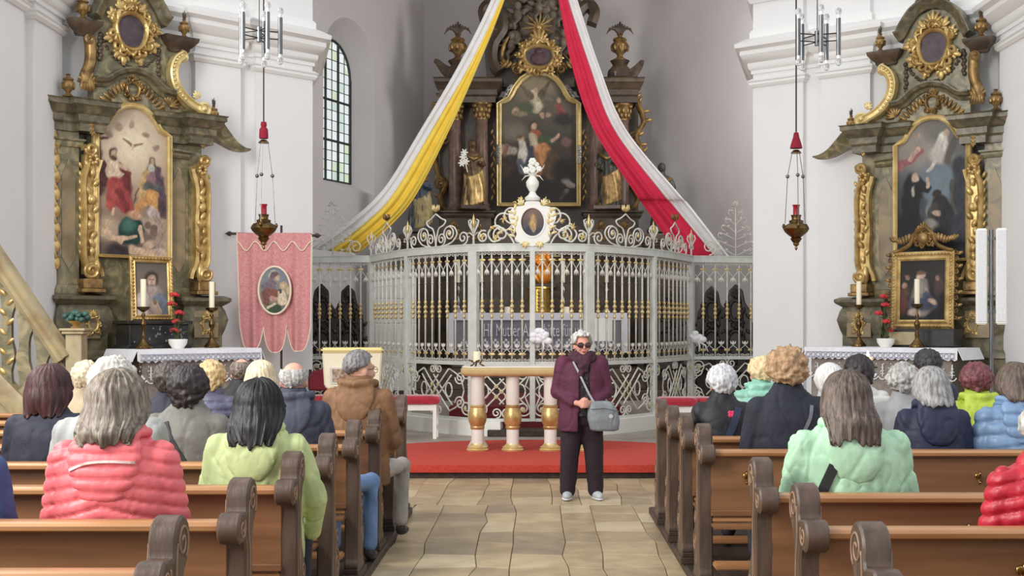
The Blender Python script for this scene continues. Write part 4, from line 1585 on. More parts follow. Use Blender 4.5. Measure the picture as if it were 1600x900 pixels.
for sgn in (-1, 1):
    for cx, cy in ((1.68, -.02), (1.14, -.12)):
        m = MB()
        x = sgn * cx
        m.lathe([(.17, 3.95), (.18, 4.0), (.145, 4.03), (.155, 4.07), (.125, 4.11), (.13, 4.6), (.115, 5.72), (.13, 5.74), (.12, 5.76)], 18, (x, cy, 0))
        c = hb(m, 'column', M_ROSEM, smooth=40)
        m = MB()
        m.lathe([(.12, 5.76), (.13, 5.85), (.19, 6.03), (.21, 6.05), (.21, 6.08), (0, 6.08)], 12, (x, cy, 0))
        for k in range(10):
            a = 2 * PI * k / 10
            for zz, rr in ((5.80, .13), (5.90, .15)):
                m.ell((x + rr * math.cos(a + zz * 9), cy + rr * math.sin(a + zz * 9), zz + .05), (.04, .04, .07), 6, 5)
        for k in range(4):
            a = PI / 4 + PI / 2 * k
            m.ell((x + .2 * math.cos(a), cy + .2 * math.sin(a), 6.02), (.05, .05, .05), 8, 6)
        hb(m, 'capital', M_GOLDD, parent=c, smooth=60)
    # entablature over the columns, breaking upwards to a horn at the side
    m = MB()
    a, b = sorted((sgn * .88, sgn * 1.92))
    m.sweep_plan([(a, .5), (a, -.28), (b, -.28), (b, .5)], shiftz(ENT, 6.08, 1.0, 1.25), side=-1)
    m.b2(a, b, -.28, .5, 6.08, 6.57)
    hb(m, 'entablature', M_BROWNM)
    m = MB()
    hp = [(p.x, p.y) for p in spline([(sgn * 1.5, 6.60, 0), (sgn * 1.72, 6.64, 0), (sgn * 1.90, 6.76, 0), (sgn * 2.04, 6.92, 0), (sgn * 2.10, 6.95, 0)], 5)]
    k_ = len(hp)
    path_sweep(m, hp, [(-.2, -.3), (-.2, .2), (-.05, .26), (.0, .3), (.1, .3), (.1, -.3)], scale=[1 - .85 * (i / (k_ - 1)) for i in range(k_)])
    hb(m, 'cornice_horn', M_BROWNM)
    # gilt side wings
    m = MB()
    wp = [(p.x, p.y) for p in spline([(sgn * 1.86, 6.3, 0), (sgn * 1.98, 6.1, 0), (sgn * 2.10, 5.75, 0), (sgn * 1.95, 5.45, 0), (sgn * 2.06, 5.1, 0), (sgn * 2.02, 4.7, 0), (sgn * 1.86, 4.5, 0), (sgn * 1.98, 4.2, 0), (sgn * 1.84, 3.95, 0)], 6)]
    path_sweep(m, wp, [(-.05, -.1), (-.05, .06), (0, .09), (.05, .06), (.05, -.1)])
    scroll_tube(m, spiral(sgn * 1.9, 5.4, .13, .02, 90, sgn * 1.6, 24), .03, .05)
    scroll_tube(m, spiral(sgn * 1.98, 4.5, .12, .02, 90, -sgn * 1.6, 24), .03, .05)
    for k in range(14):
        p = wp[3 + k * 3]
        leaf(m, p[0], p[1], .04, .17, 90 - sgn * 60 + 30 * math.sin(k * 1.9), .45)
    hb(m, 'gilt_wing', M_GOLDD, smooth=60)
    # urns with agave plumes
    m = urn_mesh(.78)
    m.map(lambda p: (p.x * 1.1, p.y * 1.1, p.z))
    m.map(lambda p: (p.x + sgn * 1.62, p.y - .05, p.z + 6.95))
    u = hb(m, 'gilt_urn', M_GOLDD, smooth=40)
    m = MB()
    for k in range(9):
        t = (k - 4) / 4
        m.tube([(0, 0, 0), (t * .10, 0, .12), (t * .2, 0, .26 - .12 * abs(t)), (t * .27, 0, .28 - .26 * abs(t))], [.03, .035, .03, .006], 5, flat=.4)
    m.map(lambda p: (p.x + sgn * 1.62, p.y - .05, p.z + 7.46))
    hb(m, 'agave_plume', M_BROWNM, parent=u, smooth=60)
    m = MB().lathe([(.26, 6.6), (.24, 6.75), (.14, 6.86), (.2, 6.95)], 10, (sgn * 1.62, -.05, 0))
    hb(m, 'urn_base', M_BROWNM)
    # garland strip next to the painting
    m = MB()
    for k in range(13):
        leaf(m, sgn * .92, 5.6 - k * .11, .02, .13, 250 + 40 * (k % 2), .4)
    hb(m, 'carved_drop', M_GOLDD, smooth=60)
# painting and frame
hw, zb, zs, zt = .80, 4.08, 6.10, 6.73
outl = [(-hw, zb)] + arch_top(hw, zs, zt) + [(hw, zb)]
m = MB()
path_sweep(m, outl, [(-.06, -.1), (-.06, .08), (-.02, .11), (.02, .08), (.04, .09), (.06, .05), (.06, -.1)], closed=True)
hb(m, 'gilt_frame', M_GOLDB, smooth=30)
for sgn in (-1, 1):
    for gp_ in ([(sgn * .80, 4.9), (sgn * .81, 5.1), (sgn * .80, 5.25)], [(sgn * .55, 6.45), (sgn * .62, 6.36), (sgn * .70, 6.22)]):
        m = MB()
        garland(m, gp_, .1, .034, 10)
        hb(m, 'silver_ornament', pm('silvered_carving', (176, 174, 170), (140, 136, 130), scale=12, rough=.4, metal=.5), smooth=60)
S = [('e', 270, 150, 130, 60, 0, (150, 134, 100), .7), ('e', 250, 240, 60, 60, 0, (134, 116, 90), .6),
     ('c', 255, 200, 268, 280, 26, 34, (206, 188, 148), .3), ('e', 265, 186, 16, 20, 0, (206, 168, 134), .3), ('c', 236, 230, 208, 170, 9, 6, (200, 162, 128), .35), ('c', 300, 210, 340, 130, 22, 6, (104, 92, 72), .4), ('c', 235, 215, 175, 150, 20, 6, (110, 96, 76), .4), ('e', 265, 270, 40, 24, 0, (214, 200, 168), .4),
     ('c', 120, 290, 220, 280, 26, 40, (92, 98, 70), .5), ('e', 150, 300, 18, 22, 0, (186, 150, 120), .4), ('c', 155, 310, 210, 320, 12, 12, (150, 132, 100), .4),
     ('c', 395, 270, 410, 310, 20, 26, (150, 70, 60), .4), ('e', 395, 235, 12, 14, 0, (190, 146, 116), .4), ('c', 350, 240, 330, 225, 10, 5, (120, 110, 96), .4), ('c', 420, 240, 445, 225, 10, 5, (120, 110, 96), .4),
     ('e', 300, 325, 14, 14, 0, (190, 150, 122), .4), ('e', 335, 322, 13, 13, 0, (180, 142, 116), .4), ('e', 420, 350, 50, 40, 0, (58, 52, 48), .5),
     ('e', 150, 420, 70, 50, 0, (126, 116, 98), .7),
     ('e', 252, 388, 26, 32, 0, (92, 70, 56), .3), ('e', 256, 392, 15, 20, 0, (206, 170, 140), .3), ('c', 262, 440, 290, 540, 32, 50, (190, 92, 52), .25), ('c', 245, 445, 262, 500, 22, 26, (196, 180, 150), .35), ('c', 300, 540, 340, 600, 50, 42, (206, 134, 56), .3), ('c', 300, 460, 360, 470, 24, 18, (70, 92, 60), .35), ('c', 360, 470, 395, 435, 10, 8, (196, 156, 126), .35),
     ('c', 250, 560, 262, 640, 34, 40, (170, 100, 44), .35), ('c', 360, 560, 350, 650, 40, 44, (92, 66, 42), .4),
     ('e', 182, 462, 15, 18, 0, (206, 170, 140), .3), ('e', 178, 450, 15, 12, 0, (110, 82, 60), .4), ('c', 190, 490, 200, 570, 20, 32, (214, 206, 196), .3), ('c', 240, 520, 236, 620, 20, 30, (62, 74, 92), .35), ('c', 175, 590, 200, 640, 20, 26, (90, 96, 112), .4),
     ('c', 80, 520, 140, 530, 30, 22, (176, 160, 140), .4), ('c', 100, 500, 90, 560, 14, 12, (140, 92, 80), .4), ('e', 90, 620, 60, 60, 0, (70, 58, 48), .4),
     ('e', 450, 500, 60, 60, 0, (74, 58, 52), .5), ('e', 440, 480, 30, 26, 20, (124, 88, 78), .5), ('c', 430, 700, 470, 730, 18, 18, (150, 138, 128), .35), ('c', 440, 760, 410, 800, 14, 10, (160, 146, 134), .35), ('e', 280, 780, 200, 60, 0, (40, 34, 32), .5), ('e', 420, 640, 60, 60, 0, (40, 36, 34), .5)]
o = paint('altar_painting', ha, hw - .01, zb - .86, top_fn(hw - .01, zs - .86, zt - .865), (62, 505, 82, 840), [(112, 100, 84), (104, 96, 82), (76, 70, 60), (50, 45, 41), (38, 34, 33)], S, nx=100, ny=170, v=-.02, seed=4)
# attic with clouds, rays and the gilt cartouche
m = MB()
at = [(-1.05, 6.5), (-1.1, 7.2), (-.9, 7.7), (-.85, 8.3), (-.6, 8.9), (0, 9.1), (.6, 8.9), (.85, 8.3), (.9, 7.7), (1.1, 7.2), (1.05, 6.5)]
m.prism(at, .3, .8)
hb(m, 'attic', M_BROWNM)
for sgn in (-1, 1):
    m = MB()
    ap = [(p.x, p.y) for p in spline([(sgn * .80, 6.75, 0), (sgn * .92, 6.95, 0), (sgn * .90, 7.3, 0), (sgn * .72, 7.6, 0), (sgn * .76, 7.9, 0), (sgn * .98, 8.1, 0), (sgn * 1.12, 7.95, 0), (sgn * 1.06, 7.72, 0)], 6)]
    path_sweep(m, ap, [(-.10, -.3), (-.10, .06), (0, .12), (.10, .06), (.10, -.3)])
    hb(m, 'attic_volute', M_BROWNM)
    m = MB()
    scroll_tube(m, [(p.x, p.y) for p in spline([(sgn * .62, 6.85, 0), (sgn * .74, 7.0, 0), (sgn * .70, 7.25, 0), (sgn * .60, 7.45, 0)], 6)], .05, .05)
    fan(m, sgn * .66, 6.82, .05, .2, 90, 6, 140, .4)
    for k in range(5):
        leaf(m, sgn * (.35 + .1 * k), 6.80, .08, .16, 90 + sgn * 40, .5)
    scroll_tube(m, spiral(sgn * .45, 6.78, .1, .02, 0, sgn * 1.5, 20), .03, .1)
    hb(m, 'gilt_scroll', M_GOLDD, smooth=60)
rd = random.Random(12)
m = MB()
for k in range(46):
    a = rd.uniform(0, 2 * PI)
    r = rd.uniform(.22, .72)
    m.ell((r * math.cos(a) * .95, .2 + rd.uniform(-.05, .1), 7.62 + r * math.sin(a) * 1.05), (rd.uniform(.09, .2), .1, rd.uniform(.08, .17)), 10, 7)
hb(m, 'carved_clouds', pm('grey_brown_gesso', (124, 112, 98), (92, 82, 70), scale=6, rough=.6), smooth=60)
for k in range(5):
    m = MB()
    x, z = ((-.55, 7.35), (.5, 7.4), (-.42, 7.95), (.46, 8.0), (.0, 8.1))[k]
    m.ell((x, .02, z + .12), (.075, .08, .09), 12, 8)
    m.ell((x, .06, z - .05), (.09, .08, .13), 10, 8)
    m.tube([(x, .05, z), (x + .12, 0, z - .04), (x + .18, -.02, z + .06)], [.04, .035, .025], 6)
    m.tube([(x, .06, z - .14), (x - .08, 0, z - .24), (x - .06, .04, z - .34)], [.05, .045, .03], 6)
    for sg in (-1, 1):
        leaf(m, x + sg * .04, z, -.08, .2, 90 - sg * 70, .5)
    hb(m, 'carved_cherub', MATS['grey_brown_gesso'], smooth=60)
m = MB()
for k in range(14):
    a = 2 * PI * k / 14 + .1
    L = .34 if k % 2 else .27
    p = Vector((math.cos(a), 0, math.sin(a)))
    m.tube([Vector((0, .0, 7.64)) + p * .05, Vector((0, 0, 7.64)) + p * L * .6, Vector((0, 0, 7.64)) + p * L], [.024, .028, .006], 6, flat=.5)
m.ell((0, -.01, 7.64), (.07, .05, .07), 12, 8)
hb(m, 'sunburst', M_GOLD, smooth=50)
m = MB()
for k in range(16):
    a = 2 * PI * k / 16
    p = Vector((math.cos(a), 0, math.sin(a)))
    m.tube([Vector((0, .12, 7.62)) + p * .66, Vector((0, .1, 7.62)) + p * (.95 + .1 * (k % 2))], [.02, .008], 5)
hb(m, 'gilt_ray', M_GOLDD)
m = MB()
rocaille(m, 0, 7.02, .1, .30, .24, 12, .085, 7)
fan(m, 0, 7.28, .14, .26, 90, 7, 130, .32)
cc = hb(m, 'gilt_cartouche', M_GOLD, smooth=60)
m = MB()
m.prism([(.30 * math.cos(t), 7.02 + .24 * math.sin(t)) for t in [2 * PI * k / 28 for k in range(28)]], -.12, .1)
hb(m, 'purple_panel', MATS['purple_panel'], parent=cc)
m = MB()
m.ell((0, -.13, 6.98), (.17, .03, .13), 12, 8)
m.ell((0, -.13, 7.13), (.08, .03, .06), 10, 6)
hb(m, 'carved_emblem', pm('dark_rose_carving', (88, 60, 60), (66, 44, 46), scale=12, rough=.5, bump=.3), parent=cc, smooth=60)


# ---- carved saints
def statue(name, loc, h, rz, label, body_mat, robe_mat, seed, lean=.0, extra=None):
    st = empty(name, loc, rz, label=label, cat='statue', group='carved saints of the high altar')
    rd = random.Random(seed)
    m = MB()
    s = h

    def ring(z, rx, ry, cx=0, cy=0, n=22):
        return [(cx + rx * math.cos(2 * PI * k / n), cy + ry * math.sin(2 * PI * k / n), z) for k in range(n)]
    m.loft([ring(0, .17 * s, .13 * s), ring(.1 * s, .165 * s, .13 * s), ring(.3 * s, .15 * s, .115 * s, .01 * s), ring(.5 * s, .14 * s, .1 * s, .02 * s), ring(.6 * s, .115 * s, .085 * s, .015 * s), ring(.7 * s, .13 * s, .09 * s), ring(.79 * s, .12 * s, .075 * s), ring(.83 * s, .055 * s, .05 * s), ring(.88 * s, .04 * s, .04 * s)])
    m.ell((0, -.01 * s, .93 * s), (.058 * s, .065 * s, .075 * s), 14, 10)
    m.ell((0, -.07 * s, .925 * s), (.012 * s, .016 * s, .02 * s), 8, 6)
    for sg in (-1, 1):
        m.tube([(sg * .11 * s, 0, .78 * s), (sg * .17 * s, -.02 * s, .62 * s), (sg * .09 * s, -.13 * s, .60 * s + sg * .05 * s)], [.05 * s, .045 * s, .03 * s], 10)
        m.ell((sg * .08 * s, -.14 * s, .60 * s + sg * .05 * s), (.026 * s, .03 * s, .03 * s), 8, 6)
    me = remeshed(m, .018 * s, 3, 'figure')

    def fold(co, no):
        a = np.arctan2(co[:, 1], co[:, 0])
        zz = co[:, 2] / s
        w = np.clip((.85 - zz) / .3, 0, 1)
        return w * (.010 * s * np.sin(a * 9 + zz * 7 + seed) + .007 * s * np.sin(a * 17 - zz * 12))
    displace(me, fold)
    mkobj('figure', me, body_mat, st, smooth=True)
    m = MB()
    n = 26
    rings = []
    for i in range(9):
        t = i / 8
        z = (.05 + .50 * t) * s
        rings.append([((.012 + .02 * math.sin(3 * t)) * s + (.185 - .04 * t) * s * (1 + .07 * math.sin(7 * a + 4 * t)) * math.cos(a), (.145 - .03 * t) * s * (1 + .07 * math.sin(7 * a + 4 * t)) * math.sin(a), z + .06 * s * math.cos(a - .6) + .05 * s * t * math.sin(a)) for a in [2 * PI * k / n for k in range(n)]])
    m.loft(rings)
    r_ = mkobj('robe', remeshed(m, .014 * s, 2, 'robe'), robe_mat, st, smooth=True)
    m = MB()
    m.ell((0, .012 * s, .945 * s), (.062 * s, .066 * s, .07 * s), 12, 8)
    m.ell((0, .04 * s, .89 * s), (.055 * s, .04 * s, .08 * s), 12, 8)
    mkobj('hair', m.mesh('hair'), M_BROWNM, st, smooth=True)
    m = MB()
    m.tube([(-.11 * s, -.05 * s, .76 * s), (0, -.11 * s, .70 * s), (.12 * s, -.05 * s, .76 * s), (.1 * s, .07 * s, .8 * s), (-.1 * s, .07 * s, .8 * s)], .03 * s, 8, closed=True)
    mkobj('mantle_collar', m.mesh('mantle_collar'), M_GOLDD, st, smooth=True)
    m = MB().b2(-.2 * s, .2 * s, -.16 * s, .16 * s, -.04 * s, .02 * s)
    m.build('base', M_BROWNM, st, bevel=.01)
    if extra:
        extra(st, s)
    return st


def lilies(st, s):
    m = MB()
    m.tube([(-.1 * s, -.15 * s, .5 * s), (-.15 * s, -.16 * s, .7 * s), (-.16 * s, -.14 * s, .82 * s)], .008 * s, 5)
    for (x, z) in ((-.17, .72), (-.13, .66), (-.19, .63), (-.15, .79)):
        for k in range(6):
            leaf(m, x * s, z * s, .16 * s, .06 * s, k * 60, .45)
    m.build('lilies', M_WHITEL, st)


def staff(st, s):
    m = MB()
    m.tube([(-.14 * s, -.14 * s, .05 * s), (-.17 * s, -.14 * s, 1.02 * s)], .010 * s, 6)
    m.build('staff', M_BROWNM, st)


M_ROBE = pm('dark_green_robe', (62, 60, 50), (44, 42, 36), scale=8, rough=.5)
M_GESSO = pm('brown_gilt_figure', (116, 92, 62), (80, 60, 42), scale=9, rough=.42, metal=.35)
x, z = H(738, 330, 24.6)
statue('carved_saint', (HX + x, 24.55, 3.99), 1.32, .25, 'gilded saint statue holding white lilies before the columns', M_GESSO, M_GOLD, 1, extra=lilies)
x, z = H(950, 330, 24.6)
statue('carved_saint', (HX + x, 24.55, 3.99), 1.34, -.2, 'dark saint statue with gilded skirt and staff before the columns', M_ROBE, M_GOLDD, 2, extra=staff)
# two statues on side corbels
for (px, nm, bm, rm, sd) in ((655, 'statue in pale yellow dress and blue cloak under the yellow drape', pm('blue_cloak', (70, 82, 98), (52, 62, 76), scale=7, rough=.5), pm('pale_yellow_dress', (176, 160, 108), (140, 124, 78), scale=8, rough=.45), 3),
                             (1034, 'dark statue half hidden behind the red drape', M_ROBE, M_BROWNM, 4)):
    d = 24.0
    zb_ = PZ(358, d)
    p = empty('statue_corbel', (PX(px, d), d, .32), label='dark marbled pedestal below the ' + ('yellow dressed statue' if px < 800 else 'statue behind the red drape'), cat='pedestal')
    m = MB()
    m.b2(-.32, .32, -.25, .3, 0, zb_ - .36 - .3)
    m.sweep_plan([(-.32, .3), (-.32, -.25), (.32, -.25), (.32, .3)], shiftz(CAP, zb_ - .36 - .32, 1, 1), side=-1)
    m.build('shaft', M_BROWNM, p, smooth=35)
    MB().b2(-.36, .36, -.3, .3, zb_ - .36 - .30 + .09, zb_ - .36 - .02 - .06).build('cap', M_BROWNM, p, bevel=.02)
    statue('carved_saint', (PX(px, d), d - .02, zb_ - .02), 1.28, .1, nm, bm, rm, sd)

# ---- altar table of the high altar with the inscribed frontal
d = 23.55
tz = PZ(489, d)
x0, x1 = PX(700, d), PX(980, d)
t = empty('high_altar_table', ((x0 + x1) / 2, d, .86), label='stone altar table in front of the high altar behind the grille', cat='altar table')
w = x1 - x0
MB().b2(-w / 2 + .06, w / 2 - .06, .06, .9, 0, tz - .86 - .03).build('table_block', M_BROWNM, t, bevel=.01)
c = empty('inscribed_altar_cloth', ((x0 + x1) / 2, d, .86), label='white cloth with old German lettering on its grey lace front', cat='tablecloth')
hz = tz - .86
MB().b2(-w / 2, w / 2, -.02, .92, hz - .03, hz).b2(-w / 2, w / 2, -.03, -.01, hz - .14, hz).build('cloth_top', pm('dim_linen', (226, 224, 232), rough=.9), c, bevel=.006)
m = MB()
n = 46
for k in range(n):
    a, b = -w / 2 + .1 + (w - .2) * k / n, -w / 2 + .1 + (w - .2) * (k + 1) / n
    sc = lambda q: hz - .72 + .04 * abs(math.sin(q * 11))
    yy = lambda q: -.005 + .012 * math.sin(q * 8)
    m.add([(a, yy(a), hz - .13), (b, yy(b), hz - .13), (b, yy(b), sc(b)), (a, yy(a), sc(a)), (a, .03, hz - .13), (b, .03, hz - .13), (b, .03, sc(b)), (a, .03, sc(a))],
          [(0, 1, 2, 3), (7, 6, 5, 4), (3, 2, 6, 7), (0, 3, 7, 4), (1, 5, 6, 2), (0, 4, 5, 1)])
m.build('lace_front', pm('grey_net', (138, 134, 140), (122, 118, 124), scale=50, rough=.9), c)
m = MB()
for sg in (-1, 1):
    m.b2(sg * (w / 2 - .05) - .06, sg * (w / 2 - .05) + .06, -.035, .0, hz - .75, hz - .1)
m.build('cloth_end', MATS['dim_linen'], c)
m = MB()
for k in range(15):
    xx = -w / 2 + .3 + (w - .6) * k / 14
    for a in range(4):
        m.ell((xx + .04 * math.cos(a * PI / 2), -.025, hz - .56 + .045 * math.sin(a * PI / 2)), (.026, .006, .028), 6, 4)
    m.tube([(xx - .12, -.025, hz - .62), (xx - .06, -.025, hz - .68), (xx, -.025, hz - .70), (xx + .06, -.025, hz - .68), (xx + .12, -.025, hz - .62)], .012, 4)
m.build('lace_flowers', M_LACE, c, kind='stuff')


def text_mesh(s, size, ext=.003):
    cu = bpy.data.curves.new('t', 'FONT')
    cu.body = s
    cu.size = size
    cu.extrude = ext
    cu.resolution_u = 3
    ob = bpy.data.objects.new('t', cu)
    COL.objects.link(ob)
    dg = bpy.context.evaluated_depsgraph_get()
    me = bpy.data.meshes.new_from_object(ob.evaluated_get(dg))
    bpy.data.objects.remove(ob, do_unlink=True)
    return me


me = text_mesh('Hl. Mutter Anna bitte für uns', .30, .006)
co = mesh_co(me)
tw = co[:, 0].max() - co[:, 0].min()
want = PX(916, d) - PX(756, d)
co2 = np.zeros_like(co)
# heavy upright strokes, as in the black-letter of the photograph
co2[:, 0] = (co[:, 0] - co[:, 0].min()) * (want / tw) + PX(756, d) - (x0 + x1) / 2
co2[:, 1] = -.03 - co[:, 2]
co2[:, 2] = co[:, 1] * 1.15 + hz - .44
set_co(me, co2)
mkobj('lettering', me, M_LACE, c, label='pale lettering on the grey lace')

# tabernacle, icon of a glowing figure, candlesticks on the altar
tb = empty('tabernacle', (PX(842, 24.2), 24.2, tz), label='golden round tabernacle on the high altar table', cat='tabernacle')
m = MB().lathe([(0, 0), (.24, 0), (.25, .02), (.22, .04), (.22, .46), (.25, .48), (.24, .51), (0, .52)], 24)
m.build('drum', pm('polished_gold', (236, 200, 110), (206, 164, 76), scale=5, rough=.25, metal=.9), tb, smooth=35)
m = MB()
for k in range(6):
    m.ell((0, -.225, .08 + .065 * k), (.03, .015, .03), 8, 6)
m.build('door_ornament', M_GOLDD, tb, smooth=True)
ic = empty('gilded_figure_group', (PX(848, 24.9), 24.9, tz + .60), label='bright gold and orange seated figure group in a niche above the tabernacle', cat='figure')
m = MB()
m.ell((0, 0, .22), (.2, .1, .24), 14, 10)
m.ell((0, -.06, .45), (.14, .09, .18), 12, 9)
m.ell((0, -.08, .70), (.07, .07, .09), 12, 8)
m.ell((.1, -.12, .5), (.06, .06, .09), 10, 8)
m.ell((.1, -.13, .62), (.04, .04, .05), 8, 6)
m.tube([(-.12, -.05, .55), (-.16, -.12, .42), (-.02, -.16, .36)], [.05, .045, .03], 8)
me = remeshed(m, .018, 2, 'figure')
displace(me, lambda co, no: .012 * np.sin(np.arctan2(co[:, 1], co[:, 0]) * 9 + co[:, 2] * 20) * (co[:, 2] < .5))
M_OR = pm('orange_gold', (246, 170, 60), (232, 120, 40), scale=5, rough=.35, metal=.4)
mkobj('figure', me, M_OR, ic, smooth=True)
m = MB()
for k in range(20):
    a = 2 * PI * k / 20
    p = Vector((math.cos(a), 0, math.sin(a)))
    m.tube([Vector((0, .06, .55)) + p * .1, Vector((0, .06, .55)) + p * (.30 if k % 2 else .36)], [.02, .008], 5)
m.build('halo_rays', M_GOLDB, ic)
MB().b2(-.26, .26, -.14, .2, -.09, .0).build('pedestal', M_BROWNM, ic, bevel=.01)
M_SILVER = pm('old_silver', (176, 174, 168), (132, 128, 120), scale=10, rough=.3, metal=.9)
for px, lab_ in ((716, 'tall silver candlestick at the banner end of the high altar table'), (752, 'tall silver candlestick between the end candlestick and the tabernacle, lilies side'), (880, 'tall silver candlestick next to the golden tabernacle'), (948, 'tall silver candlestick behind the blank white sheet')):
    dd = 24.35
    cs_ = empty('altar_candlestick', (PX(px, dd), dd, tz), label=lab_, cat='candlestick', group='tall silver candlesticks of the high altar')
    m = MB().lathe([(0, 0), (.13, 0), (.13, .03), (.05, .1), (.03, .16), (.06, .22), (.03, .27), (.025, .38), (.06, .45), (.025, .52), (.03, .56), (.08, .6), (.0, .6)], 12)
    m.build('stem', M_SILVER, cs_, smooth=50)
    MB().lathe([(0, .6), (.035, .6), (.035, 1.05), (0, 1.05)], 12).build('candle', M_CREAMW, cs_, smooth=50)
for px, lab_ in ((793, 'short thick white candle on the lilies statue side of the tabernacle'), (885, 'short thick white candle on the staff statue side of the tabernacle')):
    dd = 23.75
    k = MB().lathe([(0, 0), (.06, 0), (.06, .11), (.05, .12), (0, .115)], 14).build('pillar_candle', M_CREAMW, None, smooth=50, loc=(PX(px, dd), dd, tz), label=lab_, cat='candle', group='short candles on the high altar table')
nt_ = MB().b2(-.13, .13, -.006, .006, 0, .34).build('notice_sheet', pm('paper', (246, 246, 244), rough=.8), None, loc=(PX(943, 18.4), 18.4, PZ(533, 18.4)), label='blank white sheet hung on the grille bars', cat='paper')

# ---- dark carved choir chairs at the sides of the chancel
m = MB()
m.b2(-.30, .30, -.25, .25, .38, .46)
CH = {}
CH['seat'] = m.mesh('seat', bevel=.01)
m = MB()
m.prism([(-.28, .0), (-.30, .9), (-.26, 1.1), (-.16, 1.2), (-.12, 1.34), (0, 1.42), (.12, 1.34), (.16, 1.2), (.26, 1.1), (.30, .9), (.28, .0)], .2, .28)
CH['back'] = m.mesh('back', bevel=.01)
m = MB()
rocaille(m, 0, 1.1, -.2, .1, .13, 7, .04, 5)
rocaille(m, 0, .7, -.2, .13, .17, 8, .04, 6)
for k in range(10):
    leaf(m, -.27, .2 + .09 * k, -.2, .1, 90 + 60 * (-1) ** k, .5)
    leaf(m, .27, .2 + .09 * k, -.2, .1, 90 - 60 * (-1) ** k, .5)
CH['carving'] = m.mesh('carving')
m = MB()
for sg in (-1, 1):
    m.tube([(sg * .29, .22, .72), (sg * .3, 0, .74), (sg * .29, -.24, .68)], .03, 8)
    m.tube([(sg * .29, -.22, .68), (sg * .31, -.22, .5), (sg * .28, -.22, .0)], [.025, .03, .025], 8)
    m.tube([(sg * .27, .22, .4), (sg * .27, .24, 0)], .025, 8)
CH['arms'] = m.mesh('arms')
M_STALL = pm('black_brown_oak', (52, 42, 36), (34, 27, 24), scale=5, rough=.4, detail=6, bump=.1)
for k, me in CH.items():
    me.materials.append(M_STALL)
    if k in ('carving', 'arms'):
        me.shade_smooth()
for px, dd, rz, lab in ((506, 20.95, .35, 'dark carved choir chair nearest the pink banner'), (548, 21.6, .35, 'dark carved choir chair between the banner and the white cabinet'),
                        (1040, 22.7, -.35, 'dark carved choir chair behind the curved grille'), (1108, 22.1, -.35, 'dark carved choir chair beside the hanging end of the red drape'), (1146, 21.2, -.35, 'dark carved choir chair against the white pier')):
    cx = max(-3.8, min(3.75, PX(px, dd)))
    st = empty('choir_chair', (cx, dd, .32), rz, label=lab, cat='chair', group='dark carved choir chairs')
    st.scale = (.95, .95, 1.45)
    for k, me in CH.items():
        inst({'arms': 'arm_frame'}.get(k, k), me, st)
# white panelled cabinet on the left of the chancel
d = 22.6
cb = empty('white_cabinet', (PX(612, d), d, .32), .25, label='tall white panelled cabinet seen through the curved grille', cat='cabinet')
hh = PZ(425, d) - .32
MB().b2(-.42, .42, -.2, .3, 0, hh).build('body', M_WHITEL, cb, bevel=.01)
for i in range(2):
    for j in range(5):
        a = -.40 + i * .41
        MB().b2(a, a + .39, -.215, -.2, .06 + j * (hh - .1) / 5, .04 + (j + 1) * (hh - .1) / 5).build('door_panel', M_WHITEL, cb, bevel=.008)


# ------------------------------------------------------------------ the two-coloured drapes
def drape(label, panels, depths):
    """panels: [(name, mat, left edge pixels, right edge pixels)]"""
    root = empty('ceiling_drape', P(*panels[0][2][-1], depths[1]), label=label, cat='drape', group='two-coloured drapes hung from the arch')
    o = Vector(root.location)
    for pi, (name, mat, le, re, nf) in enumerate(panels):
        L = spline([(a, b, 0) for a, b in le], 10)
        R = spline([(a, b, 0) for a, b in re], 10)
        n = len(L)
        m2 = 40
        front, backv = [], []
        for i in range(n):
            t = i / (n - 1)
            d = depths[0] + (depths[1] - depths[0]) * t
            A = P(L[i].x, L[i].y, d)
            B = P(R[i].x, R[i].y, d)
            W = (B - A).length
            for j in range(m2 + 1):
                s = j / m2
                amp = min(.045, W * .10)
                off = amp * (math.sin(2 * PI * nf * s + 1.3 * pi + 1.2 * t) + .45 * math.sin(2 * PI * (nf * 2.3) * s + 2.5 * t + pi)) + .05 * pi
                q = A.lerp(B, s) + Vector((0, off, 0)) - o
                front.append(q)
                backv.append(q + Vector((0, .012, 0)))
        N = len(front)
        mb = MB()
        fs = []
        k = m2 + 1
        for i in range(n - 1):
            for j in range(m2):
                a = i * k + j
                fs.append((a, a + 1, a + k + 1, a + k))
                fs.append((N + a, N + a + k, N + a + k + 1, N + a + 1))
        rim = [j for j in range(k)] + [i * k + m2 for i in range(1, n)] + [(n - 1) * k + j for j in range(m2 - 1, -1, -1)] + [i * k for i in range(n - 2, 0, -1)]
        for i in range(len(rim)):
            a, b = rim[i], rim[(i + 1) % len(rim)]
            fs.append((a, N + a, N + b, b))
        mb.add(front + backv, fs)
        mb.build(name, mat, root, smooth=60)
    return root


